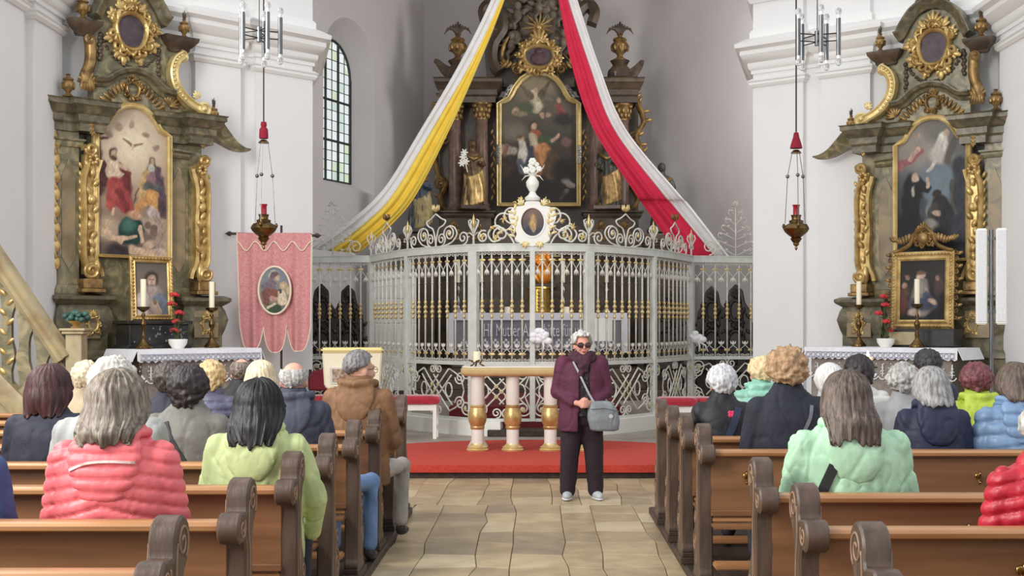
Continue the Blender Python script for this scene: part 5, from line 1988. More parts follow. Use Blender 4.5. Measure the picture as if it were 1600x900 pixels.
M_YEL = pm('yellow_cloth', (252, 222, 92), (247, 212, 78), scale=5, rough=.75)
M_RED = pm('red_cloth', (222, 40, 78), (212, 32, 68), scale=5, rough=.75)
M_WCL = pm('white_cloth', (238, 236, 234), (230, 228, 228), scale=5, rough=.8)
ML = [(812, -130), (797, -60), (782, 0), (735, 100), (680, 195), (617, 300), (576, 345), (515, 392)]
drape('yellow and white cloth drape swept down to the banner side', [
    ('yellow_panel', M_YEL, ML, [(822, -130), (804, -60), (788, 0), (748, 100), (703, 200), (652, 300), (612, 350), (560, 395)], 2.2),
    ('white_panel', M_WCL, [(802, -130), (785, -60), (766, 0), (716, 100), (657, 200), (600, 292), (545, 345), (484, 388)], ML, 1.6)], (19.6, 20.75))
MR = [(860, -130), (872, -60), (887, 0), (920, 100), (958, 200), (1033, 300), (1052, 322), (1116, 400)]
drape('red and white cloth drape swept down to the loudspeaker side', [
    ('red_panel', M_RED, [(850, -130), (862, -60), (873, 0), (893, 100), (927, 200), (992, 300), (1007, 322), (1066, 405)], MR, 1.3),
    ('white_panel', M_WCL, MR, [(870, -130), (884, -60), (903, 0), (936, 100), (978, 200), (1060, 300), (1080, 322), (1142, 402)], 1.7)], (19.6, 20.75))
# ------------------------------------------------------------------ the curved wrought-iron grille
GX = [(-3.72, 20.45), (-2.686, 20.3), (-1.915, 18.58), (-.876, 17.44), (-.053, 17.30), (.733, 17.44), (1.744, 18.58), (2.519, 20.3), (3.72, 20.5)]
gp = [Vector((a, b)) for a, b in GX]
_cur = spline([(p.x, p.y, 0) for p in gp[1:8]], 24)
_dense = [Vector((p.x, p.y)) for p in _cur]
_arc = [0.0]
for a, b in zip(_dense, _dense[1:]):
    _arc.append(_arc[-1] + (b - a).length)
NODE_S = [_arc[i * 24] for i in range(7)]            # arc length at the seven posts


def gcurve(s):
    """plan point and outward normal (towards the nave) at arc length s"""
    s = min(max(s, 0.0), _arc[-1] - 1e-6)
    lo = 0
    hi = len(_arc) - 1
    while hi - lo > 1:
        md = (lo + hi) // 2
        if _arc[md] <= s:
            lo = md
        else:
            hi = md
    t = (s - _arc[lo]) / (_arc[hi] - _arc[lo])
    p = _dense[lo].lerp(_dense[hi], t)
    q0, q1 = _dense[max(lo - 2, 0)], _dense[min(hi + 2, len(_dense) - 1)]
    tg = (q1 - q0).normalized()
    return p, tg


GO = Vector((-.053, 17.3, .14))
gr_ = empty('choir_grille', GO, label='curved white wrought-iron choir grille with gilded bars closing the chancel', cat='grille')


class Panel:
    def __init__(self, kind, a, b):
        self.kind = kind
        if kind == 'curve':
            self.s0, self.s1 = a, b
            self.W = b - a
        else:
            self.p0, self.p1 = a, b
            self.W = (b - a).length

    def at(self, a):
        if self.kind == 'curve':
            return gcurve(self.s0 + a)
        t = (self.p1 - self.p0).normalized()
        return self.p0 + t * a, t

    def w(self, a, z, out=0.0):
        p, t = self.at(min(max(a, 0), self.W))
        n = Vector((t.y, -t.x))
        return Vector((p.x + n.x * out, p.y + n.y * out, z)) - GO

    def rz(self, a):
        p, t = self.at(a)
        return math.atan2(t.y, t.x)


panels = [Panel('line', gp[0], gp[1])] + [Panel('curve', NODE_S[i], NODE_S[i + 1]) for i in range(6)] + [Panel('line', gp[7], gp[8])]
ZB, ZM, ZT = .36, 1.14, 2.69


def gtube(pan, pts, r, name, mat, out=0.0, taper=False, parent=gr_):
    m = MB()
    n = len(pts)
    rs = [r * (1 - .6 * (i / (n - 1))) for i in range(n)] if taper else r
    m.tube([pan.w(a, z, out) for a, z in pts], rs, 6)
    return m.build(name, mat, parent, smooth=True)


# continuous rails and plinth
def rail(z0, z1, th, name, mat, pad=0.0):
    pts = [gp[0]] + _dense + [gp[8]]
    pts = [(p.x - GO.x, p.y - GO.y) for p in pts]
    m = MB()
    m.sweep_plan(pts, [(-th / 2, z0 - GO.z), (-th / 2, z1 - GO.z), (th / 2, z1 - GO.z), (th / 2, z0 - GO.z)], side=-1)
    return m.build(name, mat, gr_, smooth=30)


rail(2.69, 2.785, .08, 'top_rail', M_IRON)
rail(2.785, 2.80, .10, 'top_rail_lip', M_IRON)
rail(1.11, 1.165, .05, 'middle_rail', M_IRON)
rail(.335, .375, .05, 'bottom_rail', M_IRON)
# masonry plinth with a gap for the gate
pl_l = [(p.x - GO.x, p.y - GO.y) for p in [gp[0]] + _dense[:24 * 2 + 12]]
pl_r = [(p.x - GO.x, p.y - GO.y) for p in _dense[24 * 3 + 14:] + [gp[8]]]
for pth in (pl_l, pl_r):
    MB().sweep_plan(pth, [(-.12, -.004), (-.12, .20), (.12, .20), (.12, -.004)], side=-1).build('plinth', M_WHITEL, gr_, smooth=30)
MB().b2(-.62, .66, -.16, .22, -.004, .09).build('gate_step', M_DARKWOOD, gr_, bevel=.01)
# posts
for i in range(1, 8):
    p, t = gcurve(NODE_S[i - 1])
    wd = {1: .13, 2: .085, 3: .145, 4: .075, 5: .145, 6: .085, 7: .13}[i]
    m = MB().b2(-wd / 2, wd / 2, -.045, .045, .195 if i != 4 else .195, 2.69 - GO.z)
    m.build('post', M_IRON, gr_, loc=(p.x - GO.x, p.y - GO.y, 0), rz=math.atan2(t.y, t.x), bevel=.006)
# bars with their gilded knops
m = MB().tube([(0, 0, ZM + .02 - GO.z), (0, 0, ZT - GO.z)], .0125, 8)
BAR = m.mesh('bar')
BAR.materials.append(M_IRONW)
BAR.shade_smooth()
m = MB()
for z in (1.79, 1.86, 1.93, 2.0):
    r = .03 if z in (1.86, 1.93) else .022
    m.lathe([(.012, z - .03), (r, z - .012), (r, z + .012), (.012, z + .03)], 10, (0, 0, -GO.z))
KNOP = m.mesh('gilt_knop')
KNOP.materials.append(M_GOLDB)
KNOP.shade_smooth()
m = MB().lathe([(.012, 2.27), (.02, 2.28), (.012, 2.29)], 8, (0, 0, -GO.z))
COLLAR = m.mesh('collar')
COLLAR.materials.append(M_IRONW)
m = MB().ell((0, 0, 0), (.056, .014, .022), 10, 6)
LOZ = m.mesh('gilt_lozenge')
LOZ.materials.append(M_GOLDB)
LOZ.shade_smooth()
# scroll-work filling the gap between two bars: heads at the top band, drops below
m = MB()
for sg in (-1, 1):
    m.tube([(sg * p[0], 0, p[1]) for p in spiral(.028, .06, .026, .006, 180, -1.3, 14)], .0055, 5)
    m.tube([(sg * .055, 0, -.02), (sg * .045, 0, -.07), (sg * .012, 0, -.12), (0, 0, -.15)], .0055, 5)
    m.tube([(0, 0, -.15), (sg * .022, 0, -.19), (sg * .03, 0, -.235)], [.007, .012, .003], 5)
m.lathe([(.004, -.14), (.016, -.17), (.014, -.2), (.003, -.24)], 6)
BAND = m.mesh('band_scroll')
BAND.materials.append(M_IRONW)
BAND.shade_smooth()
NB = [5, 7, 8, 5, 5, 8, 8, 5]
for pan, nb in zip(panels, NB):
    for k in range(nb):
        a = pan.W * (k + 1) / (nb + 1)
        p = pan.w(a, GO.z)
        rz = pan.rz(a)
        b = inst('bar', BAR, gr_, (p.x, p.y, 0), (0, 0, rz))
        inst('gilt_knop', KNOP, b)
        inst('collar', COLLAR, b)
        for z in (2.575, 1.265):
            inst('gilt_lozenge', LOZ, gr_, (p.x, p.y, z - GO.z), (0, 0, rz))
    for k in range(nb + 1):
        a = pan.W * (k + .5) / (nb + 1)
        p = pan.w(a, GO.z)
        rz = pan.rz(a)
        sc_ = pan.W / (nb + 1) / .135
        inst('band_scroll', BAND, gr_, (p.x, p.y, 2.60 - GO.z), (0, 0, rz), (sc_, 1, 1))
        inst('band_scroll', BAND, gr_, (p.x, p.y, 1.235 - GO.z), (PI, 0, rz), (sc_, 1, .75))

# lower lattice: crossing bars in the middle, volutes at the sides, gilt rosettes on the crossings
m = MB()
for k in range(6):
    a = 2 * PI * k / 6
    m.ell((.018 * math.cos(a), -.012, .018 * math.sin(a)), (.014, .008, .014), 6, 5)
m.ell((0, -.016, 0), (.010, .010, .010), 6, 5)
ROS = m.mesh('gilt_rosette')
ROS.materials.append(pm('pale_gilt_iron', (226, 216, 178), (204, 190, 146), scale=10, rough=.4, metal=.3))
ROS.shade_smooth()
for ip, pan in enumerate(panels):
    W = pan.W
    r = .0115
    c = W / 2
    zc = (ZB + ZM) / 2
    hz_ = (ZM - ZB) / 2
    st = .145

    def T(pts, name='lattice_scroll', out=0.0, rr=r):
        pts = [(min(max(a, .03), W - .03), min(max(z, ZB + .02), ZM - .02)) for a, z in pts]
        gtube(pan, pts, rr, name, M_IRONW, out)
    # diamond lattice
    R0 = min(c * .62, .30)
    for k in (-1, 0, 1):
        for sg in (-1, 1):
            o = k * st
            pts = [(c + o + sg * q, zc + q) for q in [(-R0 + abs(o) * .6) + (2 * R0 - 1.2 * abs(o)) * i / 10 for i in range(11)]]
            T(pts, 'lattice_bar', .008 * sg)
    for i in (-1, 0, 1):
        for j in (-1, 0, 1):
            if (i + j) % 2 == 0:
                p = pan.w(c + i * st / 2, zc + j * st / 2, .012)
                inst('gilt_rosette', ROS, gr_, p, (0, 0, pan.rz(c)))
    # corner volutes
    for sx_ in (-1, 1):
        for sz_ in (-1, 1):
            cx, cz = c + sx_ * (c - .13), zc + sz_ * (hz_ - .15)
            sp_ = spiral(0, 0, .115, .018, 200, -1.75, 30)
            pts = [(cx + sx_ * -p[0], cz + sz_ * p[1]) for p in sp_]
            lead = [(c + sx_ * R0 * .92, zc + sz_ * R0 * .92)]
            T(pts)
            T([(c + sx_ * (c - .03), zc + sz_ * .02), (c + sx_ * (c - .10), zc + sz_ * .08), (c + sx_ * (c - .05), zc + sz_ * .2), (c + sx_ * (c - .03), zc + sz_ * .30)])
        # side S and ring
        pts = [(c + sx_ * (R0 * .9 + .02 + .07 * math.cos(a)), zc + .10 * math.sin(a)) for a in [2 * PI * i / 22 for i in range(23)]]
        T(pts)
        p = pan.w(c + sx_ * (c - .13), zc + hz_ - .14, .012)
        inst('gilt_rosette', ROS, gr_, p, (0, 0, pan.rz(c)), (1.15, 1.15, 1.15))
        p = pan.w(c + sx_ * (c - .13), zc - hz_ + .14, .012)
        inst('gilt_rosette', ROS, gr_, p, (0, 0, pan.rz(c)), (1.15, 1.15, 1.15))
    for sz_ in (-1, 1):
        for sx_ in (-1, 1):
            sp_ = spiral(c + sx_ * .075, zc + sz_ * (hz_ - .09), .075, .015, 90 if sz_ > 0 else -90, sx_ * sz_ * 1.5, 24)
            T(sp_)
            if W > 1.0:
                sp_ = spiral(c + sx_ * (R0 + .22), zc + sz_ * .18, .10, .02, 0 if sx_ < 0 else 180, sx_ * sz_ * 1.6, 26)
                T(sp_)
                T([(c + sx_ * R0, zc + sz_ * R0), (c + sx_ * (R0 + .12), zc + sz_ * (R0 - .05)), (c + sx_ * (R0 + .24), zc + sz_ * (R0 - .12)), (c + sx_ * (R0 + .30), zc)])

# cresting
CZ = 2.80
for ip, pan in enumerate(panels):
    W, c = pan.W, pan.W / 2
    r = .0115

    def T(pts, name='crest_scroll', rr=r, mat=M_IRONW):
        gtube(pan, [(min(max(a, .01), W - .01), z) for a, z in pts], rr, name, mat)
    if ip in (1, 2, 5, 6):
        for sx_ in (-1, 1):
            k = min(1.0, W / 1.3)
            T([(p.x, p.y) for p in spline([(c, CZ, 0), (c + sx_ * .02, CZ + .12, 0), (c + sx_ * .07 * k, CZ + .25, 0), (c + sx_ * .18 * k, CZ + .30, 0), (c + sx_ * .22 * k, CZ + .36, 0), (c + sx_ * .12 * k, CZ + .40, 0), (c, CZ + .47, 0)], 6)])
            T([(c + sx_ * k * p[0], p[1]) for p in spiral(.13, CZ + .10, .095, .02, 270, 1.6, 26)])
            T([(c + sx_ * k * p[0], p[1]) for p in spiral(.30, CZ + .17, .12, .02, 200, -1.7, 28)])
            T([(p.x, p.y) for p in spline([(c + sx_ * .18 * k, CZ, 0), (c + sx_ * .36 * k, CZ + .05, 0), (c + sx_ * .46 * k, CZ + .16, 0), (c + sx_ * .40 * k, CZ + .26, 0), (c + sx_ * .30 * k, CZ + .28, 0)], 6)])
            if W > .9:
                T([(c + sx_ * p[0], p[1]) for p in spiral(min(.58, c - .12), CZ + .10, .10, .02, 270, 1.5, 26)])
            m = MB()
            m.ell(pan.w(c + sx_ * k * .30, CZ + .17), (.025, .02, .03), 6, 5)
            m.build('gilt_leaf', M_GOLDB, gr_, smooth=True)
        m = MB()
        p = pan.w(c, CZ + .5)
        for k in range(6):
            a = 2 * PI * k / 6
            m.tube([p, p + Vector((.04 * math.cos(a), .04 * math.sin(a), .04)), p + Vector((.05 * math.cos(a), .05 * math.sin(a), .10))], [.012, .024, .005], 5)
        m.build('gilt_flower', M_GOLDD if ip in (1, 6) else M_GOLDB, gr_, smooth=True)
    if ip in (3, 4):
        sg = -1 if ip == 3 else 1            # towards the outer post
        base = W if ip == 3 else 0.0

        def L(x):
            return base + sg * x
        big = [(L(.25), CZ), (L(.33), CZ + .12), (L(.50), CZ + .25), (L(.62), CZ + .14), (L(.55), CZ + .03), (L(.44), CZ + .06)]
        T([(p.x, p.y) for p in spline([(a, b, 0) for a, b in big], 7)], rr=.014)
        T([(L(p[0]), p[1]) for p in spiral(.44, CZ + .13, .115, .02, 300, 1.6, 30)], rr=.013)
        T([(L(p[0]), p[1]) for p in spiral(.28, CZ + .40, .13, .03, 250, 1.5, 30)], rr=.013)
        T([(L(p[0]), p[1]) for p in spiral(.40, CZ + .30, .12, .12, 0, 1.0, 26)], rr=.012)
        T([(L(p[0]), p[1]) for p in spiral(.70, CZ + .10, .09, .02, 120, -1.5, 26)], rr=.012)
        T([(L(.2), CZ + .02), (L(.30), CZ + .18), (L(.24), CZ + .34), (L(.16), CZ + .50)], rr=.012)
        T([(L(p[0]), p[1]) for p in spiral(.19, CZ + .06, .055, .012, 90, -1.6, 22)], rr=.012)
        rd = random.Random(20 + ip)
        for (x, z) in ((.30, .42), (.44, .14), (.40, .33), (.70, .1), (.55, .24), (.22, .55), (.5, .08), (.16, .6)):
            m = MB()
            p = pan.w(L(x), CZ + z, .01)
            for k in range(5):
                a = rd.uniform(0, 6)
                m.tube([p, p + Vector((.03 * math.cos(a), 0, .03 * math.sin(a))), p + Vector((.06 * math.cos(a + .5), 0, .06 * math.sin(a + .5)))], [.012, .018, .003], 5, flat=.5)
            m.build('gilt_leaf', M_GOLDB, gr_, smooth=True)
    if ip in (0, 7):
        # slender iron tree
        x0 = W * (.62 if ip == 7 else .38)
        T([(x0, CZ), (x0, CZ + .80)], rr=.013)
        rd = random.Random(ip)
        for k in range(6):
            z = CZ + .04 + .125 * k
            for sg in (-1, 1):
                L_ = (.30, .34, .30, .24, .18, .12)[k]
                dz = rd.uniform(.02, .07)
                T([(p.x, p.y) for p in spline([(x0, z - .03, 0), (x0 + sg * L_ * .45, z + dz, 0), (x0 + sg * L_ * .9, z + .09, 0), (x0 + sg * L_, z + .03, 0), (x0 + sg * L_ * .78, z + .0, 0)], 5)], rr=.006)
                for q in (.5, .85):
                    m = MB()
                    p = pan.w(min(max(x0 + sg * L_ * q, .03), W - .03), z + dz + .03)
                    m.ell(p, (.028, .012, .013), 6, 4, Matrix.Rotation(sg * rd.uniform(-.8, .8), 3, 'Y'))
                    m.build('iron_leaf', M_IRONW, gr_, smooth=True)
        for sg, xx in ((1, .25), (-1, .75)):
            if (ip == 7) == (sg > 0):
                T([(W * xx + p[0], CZ + .14 + p[1]) for p in spiral(0, 0, .13, .02, 270, sg * 1.6, 26)])
        m = MB()
        p = pan.w(x0, CZ + .83)
        for k in range(6):
            a = PI * k / 5
            m.tube([p, p + Vector((.07 * math.cos(a), 0, .07 * math.sin(a)))], [.008, .02], 5, flat=.4)
        m.build('iron_flower', M_IRONW, gr_, smooth=True)

# lily finials on the posts
m = MB()
m.tube([(0, 0, 0), (0, 0, .30)], [.018, .012], 8)
for sg in (-1, 1):
    m.tube([(sg * p[0], 0, p[1]) for p in [(0.0, .16), (.03, .24), (.075, .33), (.085, .40), (.05, .42)]], .011, 6)
    m.tube([(sg * p[0], 0, p[1]) for p in [(0.0, .14), (.06, .20), (.11, .20), (.11, .14), (.07, .14)]], .011, 6)
    m.tube([(0, sg * p[0], p[1]) for p in [(0.0, .16), (.03, .24), (.07, .33), (.05, .40)]], .011, 6)
FIN = m.mesh('lily_finial')
FIN.materials.append(M_IRONW)
FIN.shade_smooth()
m = MB().lathe([(.0, .28), (.02, .30), (.03, .36), (.02, .42), (.012, .46), (.0, .52)], 8)
FINT = m.mesh('gilt_tip')
FINT.materials.append(M_GOLDB)
FINT.shade_smooth()
for i in (1, 2, 3, 5, 6, 7):
    p, t = gcurve(NODE_S[i - 1])
    f = inst('lily_finial', FIN, gr_, (p.x - GO.x, p.y - GO.y, 2.79 - GO.z), (0, 0, math.atan2(t.y, t.x)), (1, 1, .85))
    inst('gilt_tip', FINT, f)

# medallion with the vase of roses on top
zc = PZ(347, 17.25) - GO.z
yo = -.03
m = MB()
outer = [(p.x, p.y) for p in spline([(0, .30, 0), (.10, .28, 0), (.12, .23, 0), (.20, .22, 0), (.28, .19, 0), (.33, .08, 0), (.28, -.06, 0), (.22, -.16, 0), (.24, -.24, 0), (.16, -.30, 0), (.08, -.32, 0), (0, -.34, 0)], 4)]
outer = outer + [(-a, b) for a, b in reversed(outer[1:-1])]
n = len(outer)
inner = []
for (a, b) in outer:
    t = math.atan2(b * .9, a)
    inner.append((.165 * math.cos(t), .20 * math.sin(t)))
m.ringprism([(a, b + zc) for a, b in outer], [(a, b + zc) for a, b in inner], yo - .03, yo + .03)
med = m.build('medallion_frame', M_WHITEL, gr_, bevel=.006)
m = MB()
path_sweep(m, [(.17 * math.cos(t), zc + .205 * math.sin(t)) for t in [2 * PI * k / 40 for k in range(40)]], [(-.012, .0), (-.012, .07), (.012, .07), (.012, .0)], closed=True)
m.build('oval_moulding', M_WHITEL, med, smooth=40)
M_PGILD = pm('pale_gilding', (240, 226, 176), (222, 200, 140), scale=8, rough=.4, metal=.3)
for sg in (-1, 1):
    m = MB()
    for k in range(10):
        leaf(m, sg * (.24 + .02 * math.sin(k)), zc - .2 + .04 * k, .06, .09, 90 - sg * 30 + 40 * (-1) ** k, .4)
    m.build('gilt_leafwork', M_PGILD, med, smooth=60)
    m = MB()
    fan(m, sg * .1, zc - .27, .06, .1, 270, 5, 120, .4)
    m.build('gilt_leafwork', M_PGILD, med, smooth=60)
    m = MB()
    fan(m, sg * .14, zc + .24, .06, .1, 60 if sg > 0 else 120, 4, 90, .4)
    m.build('gilt_leafwork', M_PGILD, med, smooth=60)
S = [('e', 100, 160, 100, 60, 0, (104, 92, 92), .6), ('e', 60, 190, 60, 40, 0, (62, 66, 78), .5), ('e', 150, 200, 60, 40, 0, (70, 74, 84), .5), ('e', 108, 120, 30, 60, 0, (196, 150, 84), .5), ('e', 108, 80, 14, 20, 0, (206, 160, 90), .3), ('c', 108, 100, 112, 170, 16, 22, (214, 168, 88), .3), ('e', 110, 190, 16, 16, 0, (170, 150, 140), .4), ('e', 40, 150, 20, 30, 0, (88, 90, 100), .5)]
paint('medallion_picture', gr_, .165, 0, oval_fn(.166, zc, .20), (0, 210, 0, 240), [(150, 120, 112), (128, 104, 98), (84, 76, 80), (60, 56, 60)], S, nx=44, ny=54, v=.03, botf=oval_fn(.166, zc, .20, True), seed=7)
m = MB()
m.lathe([(.0, .30), (.10, .30), (.11, .34), (.06, .38), (.04, .42), (.085, .50), (.09, .56), (.05, .62), (.04, .64), (.065, .67), (.0, .68)], 14, (0, 0, zc))
vs = m.build('vase', M_WHITEL, gr_, smooth=50)
for (x, z, r) in ((0, .84, .055), (-.085, .72, .05), (.09, .74, .042), (.0, .73, .05), (-.03, .79, .035), (.06, .80, .035)):
    m = MB()
    m.tube([(0, 0, zc + .66), (x * .6, 0, zc + z * .93), (x, 0, zc + z)], .008, 5)
    for k in range(6):
        a = k * 1.05
        m.ell((x + r * .5 * math.cos(a), -.01, zc + z + r * .5 * math.sin(a)), (r * .55, r * .5, r * .55), 7, 5)
    m.build('white_rose', M_WHITEL, vs, smooth=True)
for sg in (-1, 1):
    m = MB()
    m.tube([(0, 0, zc + .66), (sg * .12, 0, zc + .72), (sg * .17, 0, zc + .80)], [.006, .012, .002], 5, flat=.5)
    m.tube([(0, 0, zc + .66), (sg * .10, 0, zc + .64), (sg * .15, 0, zc + .58)], [.006, .012, .002], 5, flat=.5)
    m.build('white_leaf', M_WHITEL, vs)
# white rosette bunches tied to the grille
M_BOW = pm('white_tulle', (240, 240, 244), rough=.9)
for px, py, lab in ((846, 526, 'white tulle rosette tied to the gate bars beside the guide'), (1090, 528, 'white tulle rosette tied to the straight wing of the grille')):
    dd = 17.22 if px < 900 else 20.2
    m = MB()
    rd = random.Random(px)
    for k in range(16):
        a = rd.uniform(0, 2 * PI)
        rr = rd.uniform(0, .11)
        m.ell((rr * 1.2 * math.cos(a), rd.uniform(-.03, .0), rr * .8 * math.sin(a)), (.06, .05, .05), 7, 6)
    for sg in (-.5, .4):
        m.tube([(0, -.02, -.05), (.08 + sg * .1, -.03, -.12), (.1 + sg * .16, -.02, -.22)], [.02, .02, .012], 5, flat=.4)
    m.build('tulle_rosette', M_BOW, None, smooth=True, loc=P(px, py, dd), label=lab, cat='rosette', group='white tulle rosettes on the grille')
# ------------------------------------------------------------------ people's altar on the red carpet
CZ0 = PLZ + .012
d = 15.0
xa, xb = PX(719, d), PX(945, d)
pa = empty('celebration_altar', ((xa + xb) / 2, d + .35, CZ0), label='cream altar table on fluted white columns with gilded balls on red carpet', cat='altar table')
pa['label'] = 'cream and gold altar table on white columns with gilded balls on red carpet'
w = xb - xa
topz = PZ(573, d) - CZ0


def rrect(hx, hy, r, n=6):
    out = []
    for cx, cy, a in ((hx - r, hy - r, 0), (-hx + r, hy - r, 90), (-hx + r, -hy + r, 180), (hx - r, -hy + r, 270)):
        out += arc(cx, cy, r, a, a + 90, n)
    return out


m = MB()
prof = [(-.05, topz - .115), (-.015, topz - .10), (0, topz - .07), (0, topz - .03), (-.02, topz - .012)]
m.loft([[(p[0] * (1 + o / (w / 2)), p[1] * (1 + o / .4), z) for p in rrect(w / 2, .42, .16)] for o, z in prof])
m.build('table_edge', pm('pale_gold_edge', (206, 182, 132), (190, 164, 112), scale=5, rough=.4), pa, smooth=40)
m = MB()
m.prism([(a * .985, b * .97) for a, b in rrect(w / 2, .42, .16)], topz - .013, topz, 'xy')
m.build('table_top', pm('cream_top', (236, 230, 214), rough=.4), pa, bevel=.004)
hcol = topz - .11
for px in (746, 801, 860, 918):
    for yy in ((-.25,) if px != 0 else ()):
        cx = PX(px, d + .1) - (xa + xb) / 2
        c = MB().lathe([(.0, .0), (.075, .05), (.075, .27), (.072, .29), (.072, .55), (.08, .57), (.08, hcol), (0, hcol)], 20, (cx, yy, 0)).build('column', pm('white_column', (226, 222, 212), rough=.4), pa, smooth=35)
        m = MB().lathe([(.0, 0), (.132, 0), (.138, .018), (.118, .03), (.125, .045), (.10, .06), (.085, .075), (.08, .09), (.0, .09)], 22, (cx, yy, 0))
        m.build('gilt_base', M_GOLDB, c, smooth=35)
        b0 = .28
        m = MB().lathe([(.0, b0 - .02), (.078, b0 - .02), (.088, b0), (.088, b0 + .01), (.082, b0 + .02), (.105, b0 + .07), (.112, b0 + .12), (.108, b0 + .17), (.085, b0 + .24), (.09, b0 + .25), (.09, b0 + .262), (.078, b0 + .275), (0, b0 + .275)], 24, (cx, yy, 0))
        m.build('gilt_ball', M_GOLD, c, smooth=35)
# two more columns at the back carry the slab
for px in (747, 918):
    cx = PX(px, d + .6) - (xa + xb) / 2
    MB().lathe([(.0, 0), (.13, 0), (.09, .07), (.075, .1), (.075, .36), (.105, .46), (.08, .6), (.08, hcol), (0, hcol)], 18, (cx, .25, 0)).build('column', MATS['white_column'], pa, smooth=40)
ch = empty('altar_table_candle', (PX(745, d + .15), d + .15, CZ0 + topz), label='cream candle in twisted metal holder on the celebration altar', cat='candle')
m = MB()
for k in range(3):
    a = 2 * PI * k / 3 + .4
    m.tube([(.10 * math.cos(a), .10 * math.sin(a), .0), (.04 * math.cos(a), .04 * math.sin(a), .03), (.06 * math.cos(a), .06 * math.sin(a), .06), (.10 * math.cos(a + .5), .1 * math.sin(a + .5), .075)], .010, 6)
m.lathe([(0, .045), (.06, .045), (.065, .055), (0, .055)], 12)
m.build('holder', M_OLDBRASS, ch, smooth=50)
MB().lathe([(0, .055), (.045, .055), (.045, .18), (.0, .175)], 14).build('wax', M_CREAMW, ch, smooth=50)
MB().tube([(0, 0, .17), (0, 0, .19)], .002, 5).build('wick', M_BLACKM, ch)

# ------------------------------------------------------------------ lectern
d = 16.4
le = empty('lectern', (PX(551, d), d, PLZ), .1, label='cream lectern with rounded top edge beside the pink banner', cat='lectern')
zt = PZ(543, d) - PLZ
m = MB()
m.prism([(-.36, zt - .5), (-.39, zt - .06), (.39, zt - .06), (.36, zt - .5), (.22, zt - .62), (.14, .06), (-.14, .06), (-.22, zt - .62)], -.14, .14)
m.build('body', pm('cream_lacquer', (236, 228, 200), rough=.45), le, bevel=.02)
m = MB().b2(-.40, .40, -.17, .17, zt - .06, zt)
m.build('top_edge', pm('pale_yellow_lacquer', (240, 226, 160), rough=.45), le, bevel=.022, segs=3, smooth=40)
MB().b2(-.25, .25, -.2, .2, 0, .06).build('foot', MATS['cream_lacquer'], le, bevel=.015)
m = MB()
m.box((-.06, -.20, zt - .36), (.44, .012, .24), Matrix.Rotation(math.radians(25), 3, 'X'))
pic = m.build('picture_card', M_WHITEL, le)
m = MB()
m.box((-.06, -.209, zt - .36), (.38, .012, .19), Matrix.Rotation(math.radians(25), 3, 'X'))
m.build('print', pm('brown_print', (150, 118, 96), (206, 190, 170), scale=22, rough=.7, fac=(.4, .6)), pic)
m = MB()
m.box((0, -.2, zt - .49), (.5, .06, .02))
m.build('ledge', MATS['cream_lacquer'], le, bevel=.004)


# ------------------------------------------------------------------ red-cushioned stools before the grille
def stool(px, dd, w, lab, ptop=617):
    zt = PZ(ptop, dd) - PLZ
    s = empty('cushioned_stool', (PX(px, dd), dd, PLZ), label=lab, cat='stool', group='white stools with red cushions')
    hx, hy = w / 2 - .05, .15
    for a in (-1, 1):
        for b in (-1, 1):
            MB().b2(a * hx - .025, a * hx + .025, b * hy - .025, b * hy + .025, 0, zt - .12).build('leg', M_WHITEL, s, bevel=.004)
    for b in (-1, 1):
        MB().b2(-hx, hx, b * hy - .015, b * hy + .015, zt - .20, zt - .12).build('apron', M_WHITEL, s)
    for a in (-1, 1):
        MB().b2(a * hx - .012, a * hx + .012, -hy, hy, .14, .18).build('stretcher', M_WHITEL, s)
        MB().b2(a * hx - .012, a * hx + .012, -hy, hy, zt - .20, zt - .12).build('apron', M_WHITEL, s)
    m = MB()
    rings = []
    for (k, z) in ((.80, -.125), (.97, -.11), (1.0, -.06), (.97, -.025), (.86, -.005), (.5, .0)):
        rings.append([(p[0] * k, p[1] * k, zt + z) for p in rrect(w / 2 + .02, .21, .07)])
    m.loft(rings)
    m.build('cushion', M_REDVEL, s, smooth=60)
    return s


stool(652, 16.9, .60, 'white stool with long red cushion between the brown-jacketed man and altar')
stool(484, 16.7, .56, 'white stool with red cushion between the banner and lectern', 617)
stool(1057, 16.9, .50, 'white stool with red cushion nearest the aisle on the loudspeaker side', 620)
stool(1108, 17.1, .46, 'white stool with red cushion behind the black-jacketed woman', 620)
# red backed seat behind the lectern
d = 17.6
sd = empty('red_backed_chair', (PX(512, d), d, PLZ), .3, label='chair with dark red velvet back behind the lectern', cat='chair')
for a in (-1, 1):
    for b in (-1, 1):
        MB().b2(a * .22 - .02, a * .22 + .02, b * .2 - .02, b * .2 + .02, 0, .44 if b < 0 else .9).build('leg', M_STALL, sd)
MB().b2(-.26, .26, -.24, .24, .42, .52).build('seat', pm('dark_red_velvet', (120, 18, 36), rough=.8, sheen=.4), sd, bevel=.03, segs=3, smooth=40)
m = MB().prism([(-.25, .60), (-.25, .82), (-.2, .88), (0, .91), (.2, .88), (.25, .82), (.25, .60)], .17, .24)
m.build('backrest', MATS['dark_red_velvet'], sd, bevel=.02, segs=2, smooth=40)

# ------------------------------------------------------------------ processional banner
d = 17.15
bx, bz = PX(429, d), 0
bn = empty('processional_banner', (PX(439, d), d, PLZ), label='pink damask banner with oval picture of a woman and child on a pole', cat='banner')


def bp(x, y):
    return (x - 439) * d / F, PZ(y, d) - PLZ


